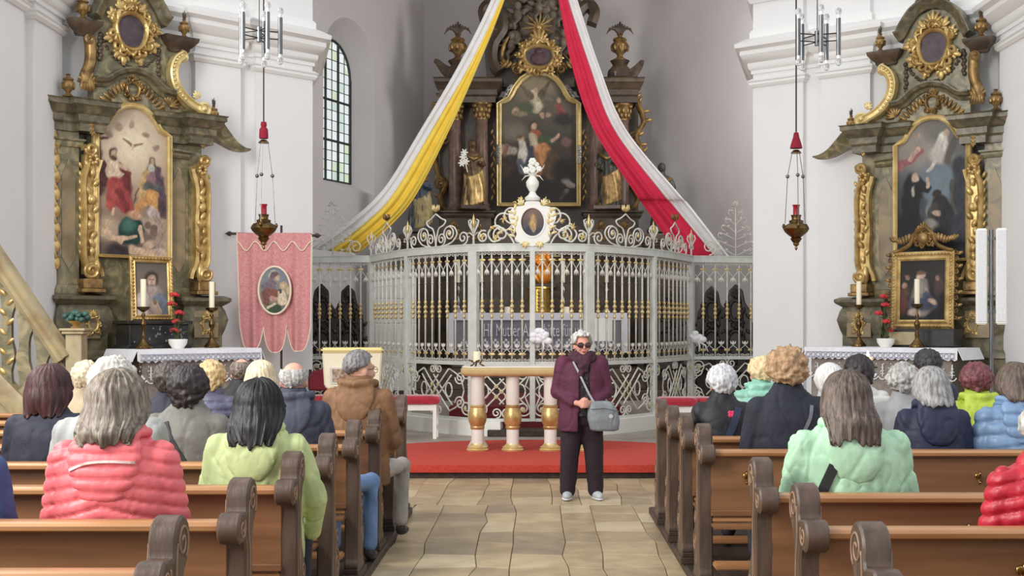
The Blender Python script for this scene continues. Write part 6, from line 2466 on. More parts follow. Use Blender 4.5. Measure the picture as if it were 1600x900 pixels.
m = MB().lathe([(0, 0), (.2, 0), (.21, .03), (.06, .06), (.03, .1)], 16).tube([(0, .03, .05), (0, .03, bp(0, 352)[1])], .016, 8)
m.build('pole', M_DARKWOOD, bn, smooth=40)
m = MB()
xl, zl = bp(362, 365)
xr, zr = bp(492, 368)
m.tube([(xl, 0, zl), (xr, 0, zr)], .018, 8)
for x, z, s in ((xl, zl, -1), (xr, zr, 1)):
    m.lathe([(.018, 0), (.035, .02), (.03, .05), (.012, .07), (.0, .10)], 8, (x, 0, z), Matrix.Rotation(s * PI / 2, 3, 'Y'))
m.build('crossbar', M_DARKWOOD, bn, smooth=40)
M_DAM = pm('pink_damask', (212, 150, 150), (198, 128, 131), scale=38, rough=.7, fac=(.46, .54), detail=1.5, dist=1.5)
M_CORD = pm('cream_braid', (232, 214, 190), rough=.8)
nx, nz = 90, 46
x0, x1 = bp(371, 0)[0], bp(487, 0)[0]
zt_ = bp(0, 364)[1]


def lobe(s):
    """bottom edge of the three tongues"""
    k = min(2, int(s * 3))
    t = s * 3 - k
    e = abs(2 * t - 1)
    yb = [548, 551, 549][k]
    return bp(0, yb - 34 * e ** 4 - 6 * e ** 2)[1]


front = []
for i in range(nx + 1):
    s = i / nx
    zb_ = lobe(min(max(s, .001), .999))
    for j in range(nz + 1):
        t = j / nz
        z = zt_ + (zb_ - zt_) * t
        nar = 1 - .05 * t
        x = (x0 + x1) / 2 + (s - .5) * (x1 - x0) * nar + .01 * t
        amp = .012 + .035 * t
        y = -.03 + amp * (math.sin(s * 21) + .5 * math.sin(s * 43 + 1.5)) * .8
        front.append(Vector((x, y, z)))
k = nz + 1
N = len(front)
mb = MB()
fs = []
for i in range(nx):
    for j in range(nz):
        a = i * k + j
        fs += [(a, a + 1, a + k + 1, a + k), (N + a, N + a + k, N + a + k + 1, N + a + 1)]
rim = [j for j in range(k)] + [i * k + nz for i in range(1, nx + 1)] + [nx * k + j for j in range(nz - 1, -1, -1)] + [i * k for i in range(nx - 1, 0, -1)]
for i in range(len(rim)):
    a, b = rim[i], rim[(i + 1) % len(rim)]
    fs.append((a, N + a, N + b, b))
mb.add(front + [p + Vector((0, .012, 0)) for p in front], fs)
cl = mb.build('cloth', M_DAM, bn, smooth=60)
m = MB()
m.tube([front[i] + Vector((0, -.004, 0)) for i in rim[0:k - 1] + rim[k - 1:k - 1 + nx + nz]], .009, 5)
m.build('braid_edge', M_CORD, cl, smooth=True)
m = MB()
vpts = []
for i in range(nx + 1):
    s = i / nx
    p = front[i * k + 3]
    vpts.append((p.x, p.y - .012, bp(0, 385 - 7 * math.cos(s * 8 * PI))[1]))
m.tube(vpts, .010, 5)
m.build('valance_braid', M_CORD, cl, smooth=True)
ox, oz = bp(431, 454)
orx, orz = 25 * d / F, 37 * d / F
m = MB()
m.tube([(ox + orx * math.cos(a), -.085, oz + orz * math.sin(a)) for a in [2 * PI * q / 40 for q in range(40)]], .016, 6, closed=True)
m.build('oval_braid', M_CORD, cl, smooth=True)
S = [('e', 270, 280, 80, 90, 0, (206, 196, 170), .25), ('e', 280, 280, 70, 75, 0, (112, 92, 104), .2), ('c', 250, 330, 220, 440, 60, 70, (122, 104, 118), .25), ('e', 310, 300, 34, 48, 15, (206, 168, 136), .25), ('e', 270, 250, 60, 40, -20, (104, 84, 88), .3),
     ('c', 150, 420, 130, 430, 60, 50, (112, 98, 126), .3), ('c', 180, 510, 300, 530, 70, 60, (140, 72, 56), .25), ('c', 130, 520, 160, 640, 50, 50, (128, 70, 58), .3), ('c', 230, 590, 320, 600, 34, 24, (196, 142, 122), .3),
     ('e', 400, 410, 55, 60, 0, (196, 160, 100), .25), ('e', 385, 420, 34, 42, 0, (214, 178, 142), .25), ('c', 380, 520, 390, 640, 50, 66, (222, 204, 172), .25), ('e', 350, 490, 30, 30, 0, (70, 58, 64), .4), ('c', 330, 500, 330, 540, 14, 18, (210, 176, 146), .3),
     ('c', 220, 760, 400, 760, 90, 70, (44, 78, 50), .25), ('c', 180, 720, 280, 670, 20, 16, (214, 196, 166), .3), ('c', 400, 730, 430, 740, 30, 30, (96, 104, 120), .3), ('e', 470, 480, 30, 60, 0, (206, 178, 140), .5)]
oo = paint('oval_picture', bn, orx, 0, oval_fn(orx * 1.001, 0, orz), (45, 505, 140, 815), [(112, 126, 148), (122, 132, 146), (150, 130, 112), (110, 96, 80)], S, nx=60, ny=80, v=0, botf=oval_fn(orx * 1.001, 0, orz, True), seed=9)
oo.location = (ox, -.082, oz)


# ------------------------------------------------------------------ chandeliers with tube lamps
def chandelier(px, py, dd, lab, rot):
    c = empty('tube_chandelier', P(px, py, dd), label=lab, cat='chandelier', group='modern chandeliers over the pews')
    MB().lathe([(0, -.06), (.022, -.06), (.022, .06), (0, .06)], 12).build('hub', M_STEEL, c, smooth=40)
    MB().tube([(0, 0, .06), (0, 0, 9.3 - c.location.z)], .004, 6).build('suspension_wire', M_BLACKM, c)
    n = 5
    for k in range(n):
        a = rot + 2 * PI * k / n
        x, y = .17 * math.cos(a), .17 * math.sin(a)
        ar = MB()
        for z in (-.03, .03):
            ar.tube([(0, 0, z), (x, y, z)], .005, 5)
        ar.build('arm', M_BLACKM, c)
        t = MB().lathe([(0, -.15), (.019, -.15), (.019, .15), (0, .15)], 14, (x, y, 0)).build('tube', M_STEEL, c, smooth=40)
        for s in (-1, 1):
            MB().lathe([(0, 0), (.014, 0), (.014, .028), (0, .028)], 10, (x, y, s * .15), None if s > 0 else Matrix.Rotation(PI, 3, 'X')).build('bulb_cap', M_WHITEL, t, smooth=40)
            MB().ell((x, y, s * .205), (.027, .027, .032), 12, 8).build('bulb', M_GLASSB, t, smooth=True)
    return c


chandelier(405, 54, 10.2, 'steel tube chandelier hanging before the pier with the pink banner', .3)
chandelier(1277, 60, 10.2, 'steel tube chandelier hanging before the pier opposite the banner', .9)


# ------------------------------------------------------------------ sanctuary lamps
def sanctuary_lamp(px, dd, ytas, ybody, lab, pend):
    zb_ = PZ(ybody, dd)
    c = empty('sanctuary_lamp', (PX(px, dd), dd, zb_), label=lab, cat='hanging lamp', group='brass sanctuary lamps')
    k = dd / F
    H_ = lambda y: PZ(y, dd) - zb_
    MB().tube([(0, 0, H_(ytas)), (0, 0, 9.3 - zb_)], .009, 6).build('cord', pm('dark_cord', (62, 50, 50), rough=.8), c)
    m = MB()
    prof = [(.0, 0), (.03, -.005), (.035, -.04), (.028, -.06), (.048, -.09), (.052, -.17), (.05, -.19), (0, -.185)] if pend else [(0, 0), (.025, -.01), (.03, -.03), (.035, -.06), (.06, -.14), (.07, -.185), (.0, -.18)]
    m.lathe([(r, H_(ytas) + z) for r, z in prof], 16)
    t = m.build('red_tassel', pm('crimson_cord', (148, 16, 46), (112, 8, 32), scale=60, rough=.85, stretch=(4, 4, .3)), c, smooth=50)
    zc = H_(ytas + 32)
    m = MB().lathe([(0, .03), (.03, .025), (.055, .0), (.06, -.012), (0, -.014)], 16, (0, 0, zc))
    m.build('crown', M_OLDBRASS, c, smooth=50)
    for q in range(3):
        a = 2 * PI * q / 3 + .5
        ch_ = MB()
        ch_.tube([(.05 * math.cos(a), .05 * math.sin(a), zc - .01), (.10 * math.cos(a), .10 * math.sin(a), H_(ybody - 82)), (.13 * math.cos(a), .13 * math.sin(a), .06)], .004, 5)
        o = ch_.build('chain', M_STEEL, c)
        MB().ell((.10 * math.cos(a), .10 * math.sin(a), H_(ybody - 82)), (.022, .022, .022), 10, 7).build('chain_ball', M_STEEL, o, smooth=True)
    m = MB().lathe([(0, .13), (.045, .13), (.06, .15), (.05, .12), (.05, .10), (.08, .085), (.075, .06), (.13, .03), (.145, -.005), (.125, -.04), (.08, -.08), (.05, -.10), (.065, -.115), (.05, -.14), (.03, -.165), (.035, -.18), (.012, -.20), (.016, -.225), (0, -.25)], 24)
    m.build('brass_bowl', M_OLDBRASS, c, smooth=40)
    for q in range(3):
        a = 2 * PI * q / 3 + .5
        MB().ell((.145 * math.cos(a), .145 * math.sin(a), .03), (.018, .018, .03), 8, 6).build('bracket', M_OLDBRASS, c, smooth=True)
    m = MB().lathe([(0, .14), (.034, .14), (.034, .24), (.044, .265), (.038, .265), (.03, .24), (0, .16)], 18)
    m.build('ruby_glass', M_RUBY, c, smooth=50)
    return c


sanctuary_lamp(412, 14.0, 190, 356, 'brass sanctuary lamp with ruby glass hanging over the pink banner', True)
sanctuary_lamp(1244, 14.0, 206, 357, 'brass sanctuary lamp with ruby glass hanging before the bare white pier', False)

# ------------------------------------------------------------------ loudspeaker column
d = 13.0
sp_ = empty('column_loudspeaker', (PX(1549, d), d, 0), -.25, label='white twin column loudspeaker on a pole before the side altar', cat='loudspeaker')
zt, zb_ = PZ(357, d), PZ(507, d)
M_SPK = pm('white_grille_cloth', (232, 232, 234), (214, 214, 218), scale=120, rough=.8, detail=1)
for sgn in (-1, 1):
    cab = MB().b2(sgn * .098 - .055, sgn * .098 + .055, -.05, .05, zb_, zt).build('speaker_cabinet', M_WHITEL, sp_, bevel=.012, segs=2, smooth=40)
    MB().b2(sgn * .098 - .045, sgn * .098 + .045, -.056, -.05, zb_ + .03, zt - .02).build('speaker_grille', M_SPK, cab, bevel=.004)
MB().tube([(0, 0, .02), (0, 0, zt - .01)], .022, 12).build('pole', M_STEEL, sp_, smooth=50)
m = MB().b2(-.1, .1, -.02, .02, zt - .12, zt - .09).b2(-.1, .1, -.02, .02, zb_ + .12, zb_ + .15)
m.build('bracket', M_STEEL, sp_)
m = MB().lathe([(0, 0), (.24, 0), (.24, .02), (.04, .04), (.0, .04)], 20)
m.build('base', M_STEEL, sp_, smooth=40)

# ------------------------------------------------------------------ pulpit stair with marbled balustrade
d = 12.7
px_ = lambda x: PX(x, d)
pz_ = lambda y: PZ(y, d)
ps = empty('pulpit_stair', (px_(119), d, 0), label='marbled pulpit stair balustrade with sloping handrail against the wall', cat='staircase')


def q(x, y):
    return (px_(x) - px_(119), pz_(y))


m = MB()
rail_pts = [q(-60, 318), q(0, 408), q(104, 560)]
path_sweep(m, rail_pts, [(-.09, -.08), (-.09, .08), (-.05, .11), (-.02, .08), (.02, .12), (.05, .13), (.07, .09), (.07, -.08)])
m.build('handrail', M_CREAMP, ps, smooth=30)
m = MB()
path_sweep(m, [q(-60, 540), q(0, 600), q(60, 662), q(104, 706)], [(-.10, -.08), (-.10, .09), (.0, .11), (.10, .09), (.10, -.08)])
m.build('string_board', M_CREAMP, ps, smooth=30)
m = MB()
m.prism([q(-60, 545), q(0, 612), q(60, 672), q(107, 716), (q(107, 0)[0], 0.0), (q(-60, 0)[0], 0.0)], -.04, .06)
m.build('stair_cheek', M_CREAMP, ps)
# flat pierced balusters
for k in range(6):
    xc = -42 + 27 * k
    ytop = 408 + (xc) * 152 / 104 + 14
    ybot = 600 + xc * 1.03 - 10
    hgt = ybot - ytop
    left, right = [], []
    for i in range(17):
        t = i / 16
        wv = 10.5 + 3.2 * math.sin(t * 4 * PI + .6) - 4.5 * math.exp(-((t - .5) / .08) ** 2)
        yy = ytop + hgt * t
        sk = (t - .5) * 0
        left.append(q(xc - wv, yy - wv * (1.46 if t < .15 else 1.1 if t > .85 else 1.2)))
        right.append(q(xc + wv, yy + wv * (1.46 if t < .15 else 1.1 if t > .85 else 1.2)))
    m = MB().prism(left + right[::-1], -.03, .03)
    bal = m.build('pierced_baluster', M_GREENM, ps)
    if k in (2,):
        m = MB()
        for i in range(9):
            a = q(xc, ytop + 22 + i * (hgt - 40) / 8)
            leaf(m, a[0], a[1], .035, .10, 90 + 50 * (-1) ** i, .5)
        m.build('gilt_drop', M_GOLD, bal, smooth=60)
nw = MB()
a, b = q(107, 0)[0], q(132, 0)[0]
nw.b2(a, b, -.085, .085, 0, pz_(522))
nw.b2(a - .03, b + .03, -.115, .115, pz_(522), pz_(517))
nw.b2(a - .05, b + .05, -.135, .135, pz_(517), pz_(513))
nw.build('newel_post', M_CREAMP, ps, bevel=.006)
cx = (a + b) / 2
vz = empty('newel_vase', (px_(119) + cx, d, pz_(513)), label='gilt bowl of green carved leaves on the stair newel', cat='vase')
MB().lathe([(0, 0), (.05, 0), (.055, .012), (.025, .03), (.08, .06), (.10, .075), (0, .07)], 16).build('bowl', M_GOLD, vz, smooth=45)
m = MB()
rd = random.Random(3)
for k in range(26):
    an = rd.uniform(0, 2 * PI)
    r = rd.uniform(.02, .13)
    m.ell((r * math.cos(an), r * .7 * math.sin(an), .08 + rd.uniform(0, .10) * (1 - r * 3)), (.035, .03, .03), 6, 5)
m.build('green_leaves', pm('verdigris_leaf', (56, 92, 80), (38, 66, 58), scale=9, rough=.5), vz, smooth=60)

# ------------------------------------------------------------------ burning votive candle on an iron stand
d = 13.4
vc = empty('votive_stand', (PX(1356, d), d, 0), label='black iron votive stand before the altar cloth', cat='candle stand')
zc = PZ(573, d)
m = MB()
m.tube([(0, 0, .02), (0, 0, zc)], .014, 8)
m.lathe([(0, zc - .02), (.10, zc - .012), (.105, zc), (0, zc)], 16)
for k in range(3):
    a = 2 * PI * k / 3
    m.tube([(0, 0, .25), (.2 * math.cos(a), .2 * math.sin(a), .012)], .011, 6)
m.build('iron_frame', M_BLACKM, vc, smooth=50)
vk = empty('burning_candle', (PX(1356, d), d, zc), label='burning candle on the black iron votive stand', cat='candle')
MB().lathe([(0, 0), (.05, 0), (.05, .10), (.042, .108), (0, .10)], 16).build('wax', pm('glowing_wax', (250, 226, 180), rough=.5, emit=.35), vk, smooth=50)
MB().lathe([(0, .102), (.012, .112), (.016, .128), (.008, .155), (0, .175)], 10).build('flame', pm('candle_flame', (255, 226, 160), emit=6.0), vk, smooth=True)
# ------------------------------------------------------------------ people
from mathutils.bvhtree import BVHTree


def limb(mb, pts, rad, n=12):
    pts = [Vector(p) for p in pts]
    mb.tube(pts, rad, n)
    for p, r in zip(pts, rad):
        mb.ell(p, (r, r, r), n, 8)
    return mb


def hring(z, rx, ry, cy=0.0, cx=0.0, n=24, e=2.3):
    out = []
    for k in range(n):
        a = 2 * PI * k / n
        c, s = math.cos(a), math.sin(a)
        out.append((cx + rx * abs(c) ** (2 / e) * (1 if c >= 0 else -1), cy + ry * abs(s) ** (2 / e) * (1 if s >= 0 else -1), z))
    return out


def add_head(mb, c, R, s):
    def e(p, r):
        mb.ell(Vector(c) + R @ (Vector(p) * s), (r[0] * s, r[1] * s, r[2] * s), 14, 10, R)
    e((0, -.012, .028), (.074, .092, .086))
    e((0, .028, -.028), (.063, .066, .082))
    e((0, .046, -.078), (.042, .044, .034))
    e((0, .088, .022), (.045, .016, .014))
    e((0, .098, -.004), (.009, .012, .026))
    e((0, .106, -.022), (.014, .014, .011))
    e((0, .088, -.054), (.022, .013, .007))
    e((0, .086, -.064), (.019, .012, .007))
    for sg in (-1, 1):
        e((sg * .036, .076, -.028), (.02, .02, .022))
        e((sg * .077, -.008, -.012), (.010, .022, .032))
    return mb


def add_hand(mb, w, d, up, s, side):
    """palm with five bent fingers; w wrist, d direction, up back of the hand"""
    w, d, up = Vector(w), Vector(d).normalized(), Vector(up)
    sd = d.cross(up).normalized()
    up = sd.cross(d).normalized()
    R = Matrix((sd, d, up)).transposed()
    mb.ell(w + d * .045 * s, (.040 * s, .05 * s, .018 * s), 12, 8, R)
    for k in range(4):
        o = sd * ((k - 1.5) * .0205 * s)
        L = (.078, .086, .082, .064)[k] * s
        p0 = w + d * .075 * s + o
        p1 = p0 + d * L * .45
        p2 = p1 + (d * .8 - up * .6).normalized() * L * .3
        p3 = p2 + (d * .35 - up * .9).normalized() * L * .25
        mb.tube([p0, p1, p2, p3], [.0095 * s, .0092 * s, .0085 * s, .007 * s], 8)
        mb.ell(p3, (.007 * s,) * 3, 8, 6)
    t0 = w + d * .02 * s + sd * (side * .034 * s)
    t1 = t0 + (d * .6 + sd * side * .7).normalized() * .04 * s
    t2 = t1 + (d * .95 + sd * side * .1 - up * .2).normalized() * .035 * s
    mb.tube([t0, t1, t2], [.013 * s, .0115 * s, .009 * s], 8)
    mb.ell(t2, (.009 * s,) * 3, 8, 6)
    return mb


def hair_mesh(c, R, s, st):
    """hair cap growing from the crown; st: T thickness, back, side lengths, front hairline angle, start angle, strands, curl"""
    T = st.get('T', .02)
    Lb, Ls = st.get('back', .05), st.get('side', .03)
    th_f = math.radians(st.get('front', 62))
    th0 = math.radians(st.get('start', 1))
    tuck = st.get('tuck', .9)
    bul = st.get('bulge', .0)
    curl, cf = st.get('curl', 0.0), st.get('cf', 30)
    strand = st.get('strand', .004)
    part = st.get('range', 180)
    push = st.get('push', 0.0)
    seed = st.get('seed', 1)
    nph, nt = (150, 44) if st.get('fine') else (80, 34)
    rx, ry, rz = .076 + T, .094 + T, .088 + T * 1.0
    rd = random.Random(seed)
    pho = [rd.uniform(0, 6) for _ in range(6)]
    outer, inner = [], []
    for i in range(nph + 1):
        u = -1 + 2 * i / nph
        ph = PI + u * math.radians(part)          # pi = back of the head
        f = math.cos(ph)                            # 1 front, -1 back
        k = min(1.0, max(0.0, (.62 - f) / .62))     # 0 at the forehead, 1 from the ears backwards
        k = k * k * (3 - 2 * k)
        kb = min(1.0, max(0.0, -f))
        th1 = th_f + (PI / 2 - th_f) * k
        L = (Ls + (Lb - Ls) * kb) * k
        L *= 1 + .06 * math.sin(5 * ph + pho[0]) + .05 * math.sin(13 * ph + pho[1]) + .05 * noise.noise(Vector((ph * 9, seed, 0)))
        arc_len = (th1 - th0) * .09
        tot = arc_len + L
        for j in range(nt + 1):
            q = tot * j / nt
            if q <= arc_len or L <= 1e-6:
                th = th0 + (th1 - th0) * min(1, q / max(arc_len, 1e-6))
                p = Vector((rx * math.sin(th) * math.sin(ph), ry * math.sin(th) * math.cos(ph), rz * math.cos(th)))
                rr = 1.0
            else:
                h = (q - arc_len)
                t = h / L
                fac = 1 + bul * math.sin(PI * min(1, t * 1.05)) - (1 - tuck) * t * t
                p = Vector((rx * math.sin(ph) * fac, ry * math.cos(ph) * fac - push * t * t * kb, -h))
            lat = math.sin(ph * 23 + pho[2] + 3 * noise.noise(p * 9)) * .6 + math.sin(ph * 41 + pho[3] + 4 * noise.noise(p * 7 + Vector((3, 1, 2)))) * .4
            if st.get('fine'):
                lat = .6 * lat + .5 * math.sin(ph * 67 + pho[4] + 5 * noise.noise(p * 6)) + .5 * noise.noise(Vector((ph * 14, p.z * 5, seed)))
            grow = min(1.0, j / 8)
            dsp = strand * lat * grow
            if curl:
                pp = (p + Vector((seed, 0, seed))) * cf
                dsp += curl * (noise.noise(pp) * 1.3 + .6 * noise.noise(pp * 2.1))
            n = Vector((p.x / rx ** 2, p.y / ry ** 2, max(0, p.z) / rz ** 2))
            n = n.normalized() if n.length > 1e-6 else Vector((0, 0, 1))
            outer.append(p + n * dsp)
            th_ = min(.8, T + .012)
            inner.append(p - n * (T * .9 + .004 if j < nt else T * .3))
    N = len(outer)
    k = nt + 1
    mb = MB()
    fs = []
    for i in range(nph):
        for j in range(nt):
            a = i * k + j
            fs += [(a, a + 1, a + k + 1, a + k), (N + a, N + a + k, N + a + k + 1, N + a + 1)]
    rim = [j for j in range(k)] + [i * k + nt for i in range(1, nph + 1)] + [nph * k + j for j in range(nt - 1, -1, -1)] + [i * k for i in range(nph - 1, 0, -1)]
    for i in range(len(rim)):
        a, b = rim[i], rim[(i + 1) % len(rim)]
        fs.append((a, N + a, N + b, b))
    cc = Vector(c) + R @ (Vector((0, -.012, .028)) * s)
    mb.add([cc + R @ (p * s) for p in outer + inner], fs)
    return mb


_hm = {}


def hair_mat(c1, c2):
    key = (c1, c2)
    if key not in _hm:
        _hm[key] = pm('hair_%d' % len(_hm), c1, c2, scale=22, rough=.5, stretch=(2.2, 2.2, .35), detail=5, fac=(.38, .62), bump=.25, bscale=40)
    return _hm[key]


_cm = {}


def cloth_mat(c, rough=.75, var=.86, sc=7, name='fabric'):
    key = (c, rough, name)
    if key not in _cm:
        _cm[key] = pm('%s_%d' % (name, len(_cm)), c, tuple(int(k * var) for k in c), scale=sc, rough=rough, bump=.08, bscale=60)
    return _cm[key]


def wrinkle(me, amp, seed, quilt=None, zmax=9.0):
    def fn(co, no):
        n1 = npnoise(co * np.array([1, 1, .7]), 6, seed)
        if quilt:
            per, chev, dep = quilt
            ph = (co[:, 2] + chev * np.abs(co[:, 0]) + .006 * n1) / per
            sn = np.abs(np.sin(PI * ph))
            d = -dep * (1 - sn) ** 3 + .35 * dep * sn + .3 * amp * n1
            d += .22 * dep * npnoise(co * np.array([2.4, 1, .8]), 24, seed)
        else:
            n2 = npnoise(co * np.array([1.2, 1, .75]), 5.5, seed + 3)
            cr = np.clip(1 - np.abs(n2) / .13, 0, 1) ** 1.4
            n3 = npnoise(co * np.array([1.5, 1, .8]), 12, seed + 7)
            cr3 = np.clip(1 - np.abs(n3) / .14, 0, 1)
            d = amp * (.32 * n1 - .55 * cr - .28 * cr3)
        return d
    return displace(me, fn)


def back_ribbon(bvh, pts, width, thick=.006):
    """strap lying on a surface seen from behind: pts [(x, z)] in the back view"""
    mb = MB()
    sp_ = spline([(a, b, 0) for a, b in pts], 10)
    rings = []
    for i, p in enumerate(sp_):
        q = sp_[min(i + 1, len(sp_) - 1)] - sp_[max(i - 1, 0)]
        n = Vector((-q.y, q.x, 0)).normalized() * width / 2
        e = []
        for sg in (-1, 1):
            o = Vector((p.x + sg * n.x, -1.0, p.y + sg * n.y))
            hit = bvh.ray_cast(o, Vector((0, 1, 0)))
            y = hit[0].y if hit[0] is not None else (e[0].y if e else -.1)
            e.append(Vector((o.x, y - .003, o.z)))
        rings.append([e[0], e[1], e[1] - Vector((0, thick, 0)), e[0] - Vector((0, thick, 0))])
    mb.loft(rings)
    return mb


SEATZ = PEWZ + .45


def seated(label, X, row_y, ztop, jacket, hair, hairc, yaw=0.0, wid=1.0, rough=.7, quilt=None, hood=None, trousers=(46, 48, 58), turn=0.0, skin=M_SKIN,
           collar=True, lean=.0, dx_arm=None, hip_y=.235, group='visitors seated in the pews', knee_x=0.0, fold=.012, tilt=0.0, vox=.0125):
    s = (ztop - SEATZ) / .90
    root = empty('person', (X, row_y + hip_y, SEATZ), turn, label=label, cat='person', group=group)
    W = s * wid
    hc = Vector((0, .045 * s + lean * .78, .762 * s))
    R = Matrix.Rotation(yaw, 3, 'Z') @ Matrix.Rotation(tilt, 3, 'X')

    def sh(z):
        return lean * max(0, z)
    hipz = .10 * s
    knees = [Vector((sg * .115 * W + knee_x, .44, .085)) for sg in (-1, 1)]
    ank = [Vector((sg * .115 * W + knee_x, .40, -.36)) for sg in (-1, 1)]
    shz = .578 * s
    S = [Vector((sg * .165 * W, sh(shz), shz)) for sg in (-1, 1)]
    E = [Vector((sg * .222 * W, .02 + sh(.27), .29 * s)) for sg in (-1, 1)]
    Wr = [Vector((sg * .12 * W, .235, .185)) for sg in (-1, 1)]
    if dx_arm:
        for i, (ex, ey, ez), (wx, wy, wz) in dx_arm:
            E[i] = Vector((ex, ey, ez))
            Wr[i] = Vector((wx, wy, wz))
    # body: one continuous skin
    m = MB()
    m.loft([hring(z * s, rx * W, ry * s, cy + sh(z)) for z, rx, ry, cy in ((.02, .15, .11, .02), (.12, .155, .11, .015), (.25, .135, .095, .0), (.38, .15, .10, -.005), (.49, .155, .095, .0), (.57, .12, .075, .005), (.62, .062, .06, .015), (.67, .053, .056, .03))])
    m.tube([(0, .012 + sh(.55), .55 * s), (0, .03 + sh(.7), .73 * s)], [.056 * s, .052 * s], 12)
    add_head(m, hc, R, s * 1.04)
    for i, sg in enumerate((-1, 1)):
        limb(m, [S[i], E[i], Wr[i]], [.045 * s, .038 * s, .028 * s])
        add_hand(m, Wr[i], Vector((-sg * .35, .9, -.12)), (0, 0, 1), s, -sg)
        limb(m, [(sg * .085 * W, .03, .085), knees[i], ank[i]], [.07 * s, .052, .036])
        limb(m, [ank[i] + Vector((0, 0, -.02)), ank[i] + Vector((0, .13, -.06))], [.034, .026])
    mkobj('body', remeshed(m, .0125, 2), skin, root, smooth=True)
    # jacket
    m = MB()
    t = .0
    m.loft([hring(z * s, rx * W, ry * s, cy + sh(z)) for z, rx, ry, cy in ((-.01, .20, .15, .02), (.10, .205, .15, .01), (.24, .195, .138, .0), (.40, .20, .140, -.008), (.52, .20, .132, -.005), (.595, .178, .112, .0), (.648, .130, .094, .01), (.69, .090, .086, .018))])
    for i in (0, 1):
        limb(m, [S[i] + Vector((0, 0, -.005)), E[i], Wr[i]], [.074 * s, .064 * s, .046 * s])
    if collar:
        m.loft([hring(z * s, rx * s, ry * s, cy + sh(z), e=2) for z, rx, ry, cy in ((.62, .108, .096, .012), (.68, .088, .090, .02), (.725, .080, .084, .026))])
    me = remeshed(m, vox, 4)
    wrinkle(me, fold * s, X * 3 + row_y, quilt)
    jm = cloth_mat(jacket, rough)
    jk = mkobj('jacket', me, jm, root, smooth=True)
    if hood:
        m = MB()
        m.tube([(-.09 * s, .08 * s + sh(.56), .635 * s), (-.118 * s, -.01 * s + sh(.58), .68 * s), (-.08 * s, -.088 * s + sh(.6), .68 * s), (0, -.112 * s + sh(.6), .675 * s), (.08 * s, -.088 * s + sh(.6), .68 * s), (.118 * s, -.01 * s + sh(.58), .68 * s), (.09 * s, .08 * s + sh(.56), .635 * s)], .030 * s, 12)
        m.loft([hring(z * s, rx * s, ry * s, cy + sh(z), e=2.6) for z, rx, ry, cy in ((.42, .05, .020, -.132), (.445, .085, .030, -.130), (.49, .115, .034, -.128), (.56, .135, .036, -.118), (.625, .138, .038, -.098), (.68, .118, .034, -.074))])
        hme = remeshed(m, .011, 4)
        wrinkle(hme, .012 * s, X * 5 + 1, (quilt[0] * .9, 0, quilt[2]) if quilt else None)
        mkobj('hood', hme, jm if hood is True else cloth_mat(hood, rough), jk, smooth=True)
        hbvh = BVHTree.FromPolygons([v.co for v in hme.vertices], [q.vertices for q in hme.polygons])
    else:
        hbvh = None
    # trousers and shoes
    m = MB()
    for i, sg in enumerate((-1, 1)):
        limb(m, [(sg * .08 * W, .03, .085), knees[i], ank[i] + Vector((0, 0, .03))], [.098 * s, .072, .056])
    mkobj('trousers', wrinkle(remeshed(m, .014, 3), .007, X), cloth_mat(trousers, .8), root, smooth=True)
    for i in (0, 1):
        m = MB()
        a = ank[i]
        m.ell(a + Vector((0, .075, -.058)), (.044, .125, .030), 12, 8)
        m.ell(a + Vector((0, .0, -.035)), (.042, .052, .048), 12, 8)
        mkobj('shoe', remeshed(m, .012, 2), cloth_mat((52, 48, 46), .6), root, smooth=True)
    if hair:
        hmb = hair_mesh(hc, R, s * 1.04, hair)
        jb = BVHTree.FromPolygons([v.co for v in me.vertices], [q.vertices for q in me.polygons])
        half = len(hmb.v) // 2
        ni, nj = (151, 45) if hair.get('fine') else (81, 35)
        need = np.zeros(half)
        for iv in range(half):
            # hair lies on top of collar and hood, never inside them
            v_ = hmb.v[iv]
            if v_[2] < .74 * s and v_[1] < .03:
                for tree in (jb, hbvh):
                    hit = tree.ray_cast(Vector((v_[0], -1.0, v_[2])), Vector((0, 1, 0))) if tree else (None,)
                    if hit[0] is not None:
                        need[iv] = max(need[iv], v_[1] - hit[0].y + .008)
        need = need.reshape(ni, nj)
        D = need.copy()
        for _ in range(60):
            Q = np.pad(D, 1, mode='edge')
            D = np.maximum(need, (Q[1:-1, 1:-1] * 2 + Q[:-2, 1:-1] + Q[2:, 1:-1] + Q[1:-1, :-2] * 1.5 + Q[1:-1, 2:] * 1.5) / 7)
        D[:, 0] *= 0
        D = D * np.clip(np.arange(nj) / (nj * .45), 0, 1)[None, :] ** 1.3
        D = np.maximum(D, need).ravel()
        for iv in range(half):
            for k_ in (iv, iv + half):
                v_ = hmb.v[k_]
                hmb.v[k_] = (v_[0], v_[1] - float(D[iv]), v_[2])
        hm_ = hmb.build('hair', hair_mat(*hairc), root, smooth=True)
    return dict(root=root, s=s, W=W, jacket=jk, bvh=BVHTree.FromPolygons([v.co for v in me.vertices], [p.vertices for p in me.polygons]), hc=hc, R=R, sh=sh, hbvh=hbvh)


def shoulder_bag(p, pts, width, col, label, pouch, pcol=None, rough=.6):
    b = empty('shoulder_bag', p['root'].location, p['root'].rotation_euler.z, label=label, cat='bag')
    s = p['s']
    back_ribbon(p['bvh'], [(x * s, z * s) for x, z in pts], width).build('strap', cloth_mat(col, rough, name='strap'), b, smooth=40)
    m = MB()
    m.ell((pouch[0], pouch[1], pouch[2]), (.06, .11, .08), 14, 10)
    m.b2(pouch[0] - .05, pouch[0] + .05, pouch[1] - .09, pouch[1] + .09, pouch[2] - .07, pouch[2] + .05)
    mkobj('pouch', remeshed(m, .012, 4), cloth_mat(pcol or col, rough, name='strap'), b, smooth=True)
    return b


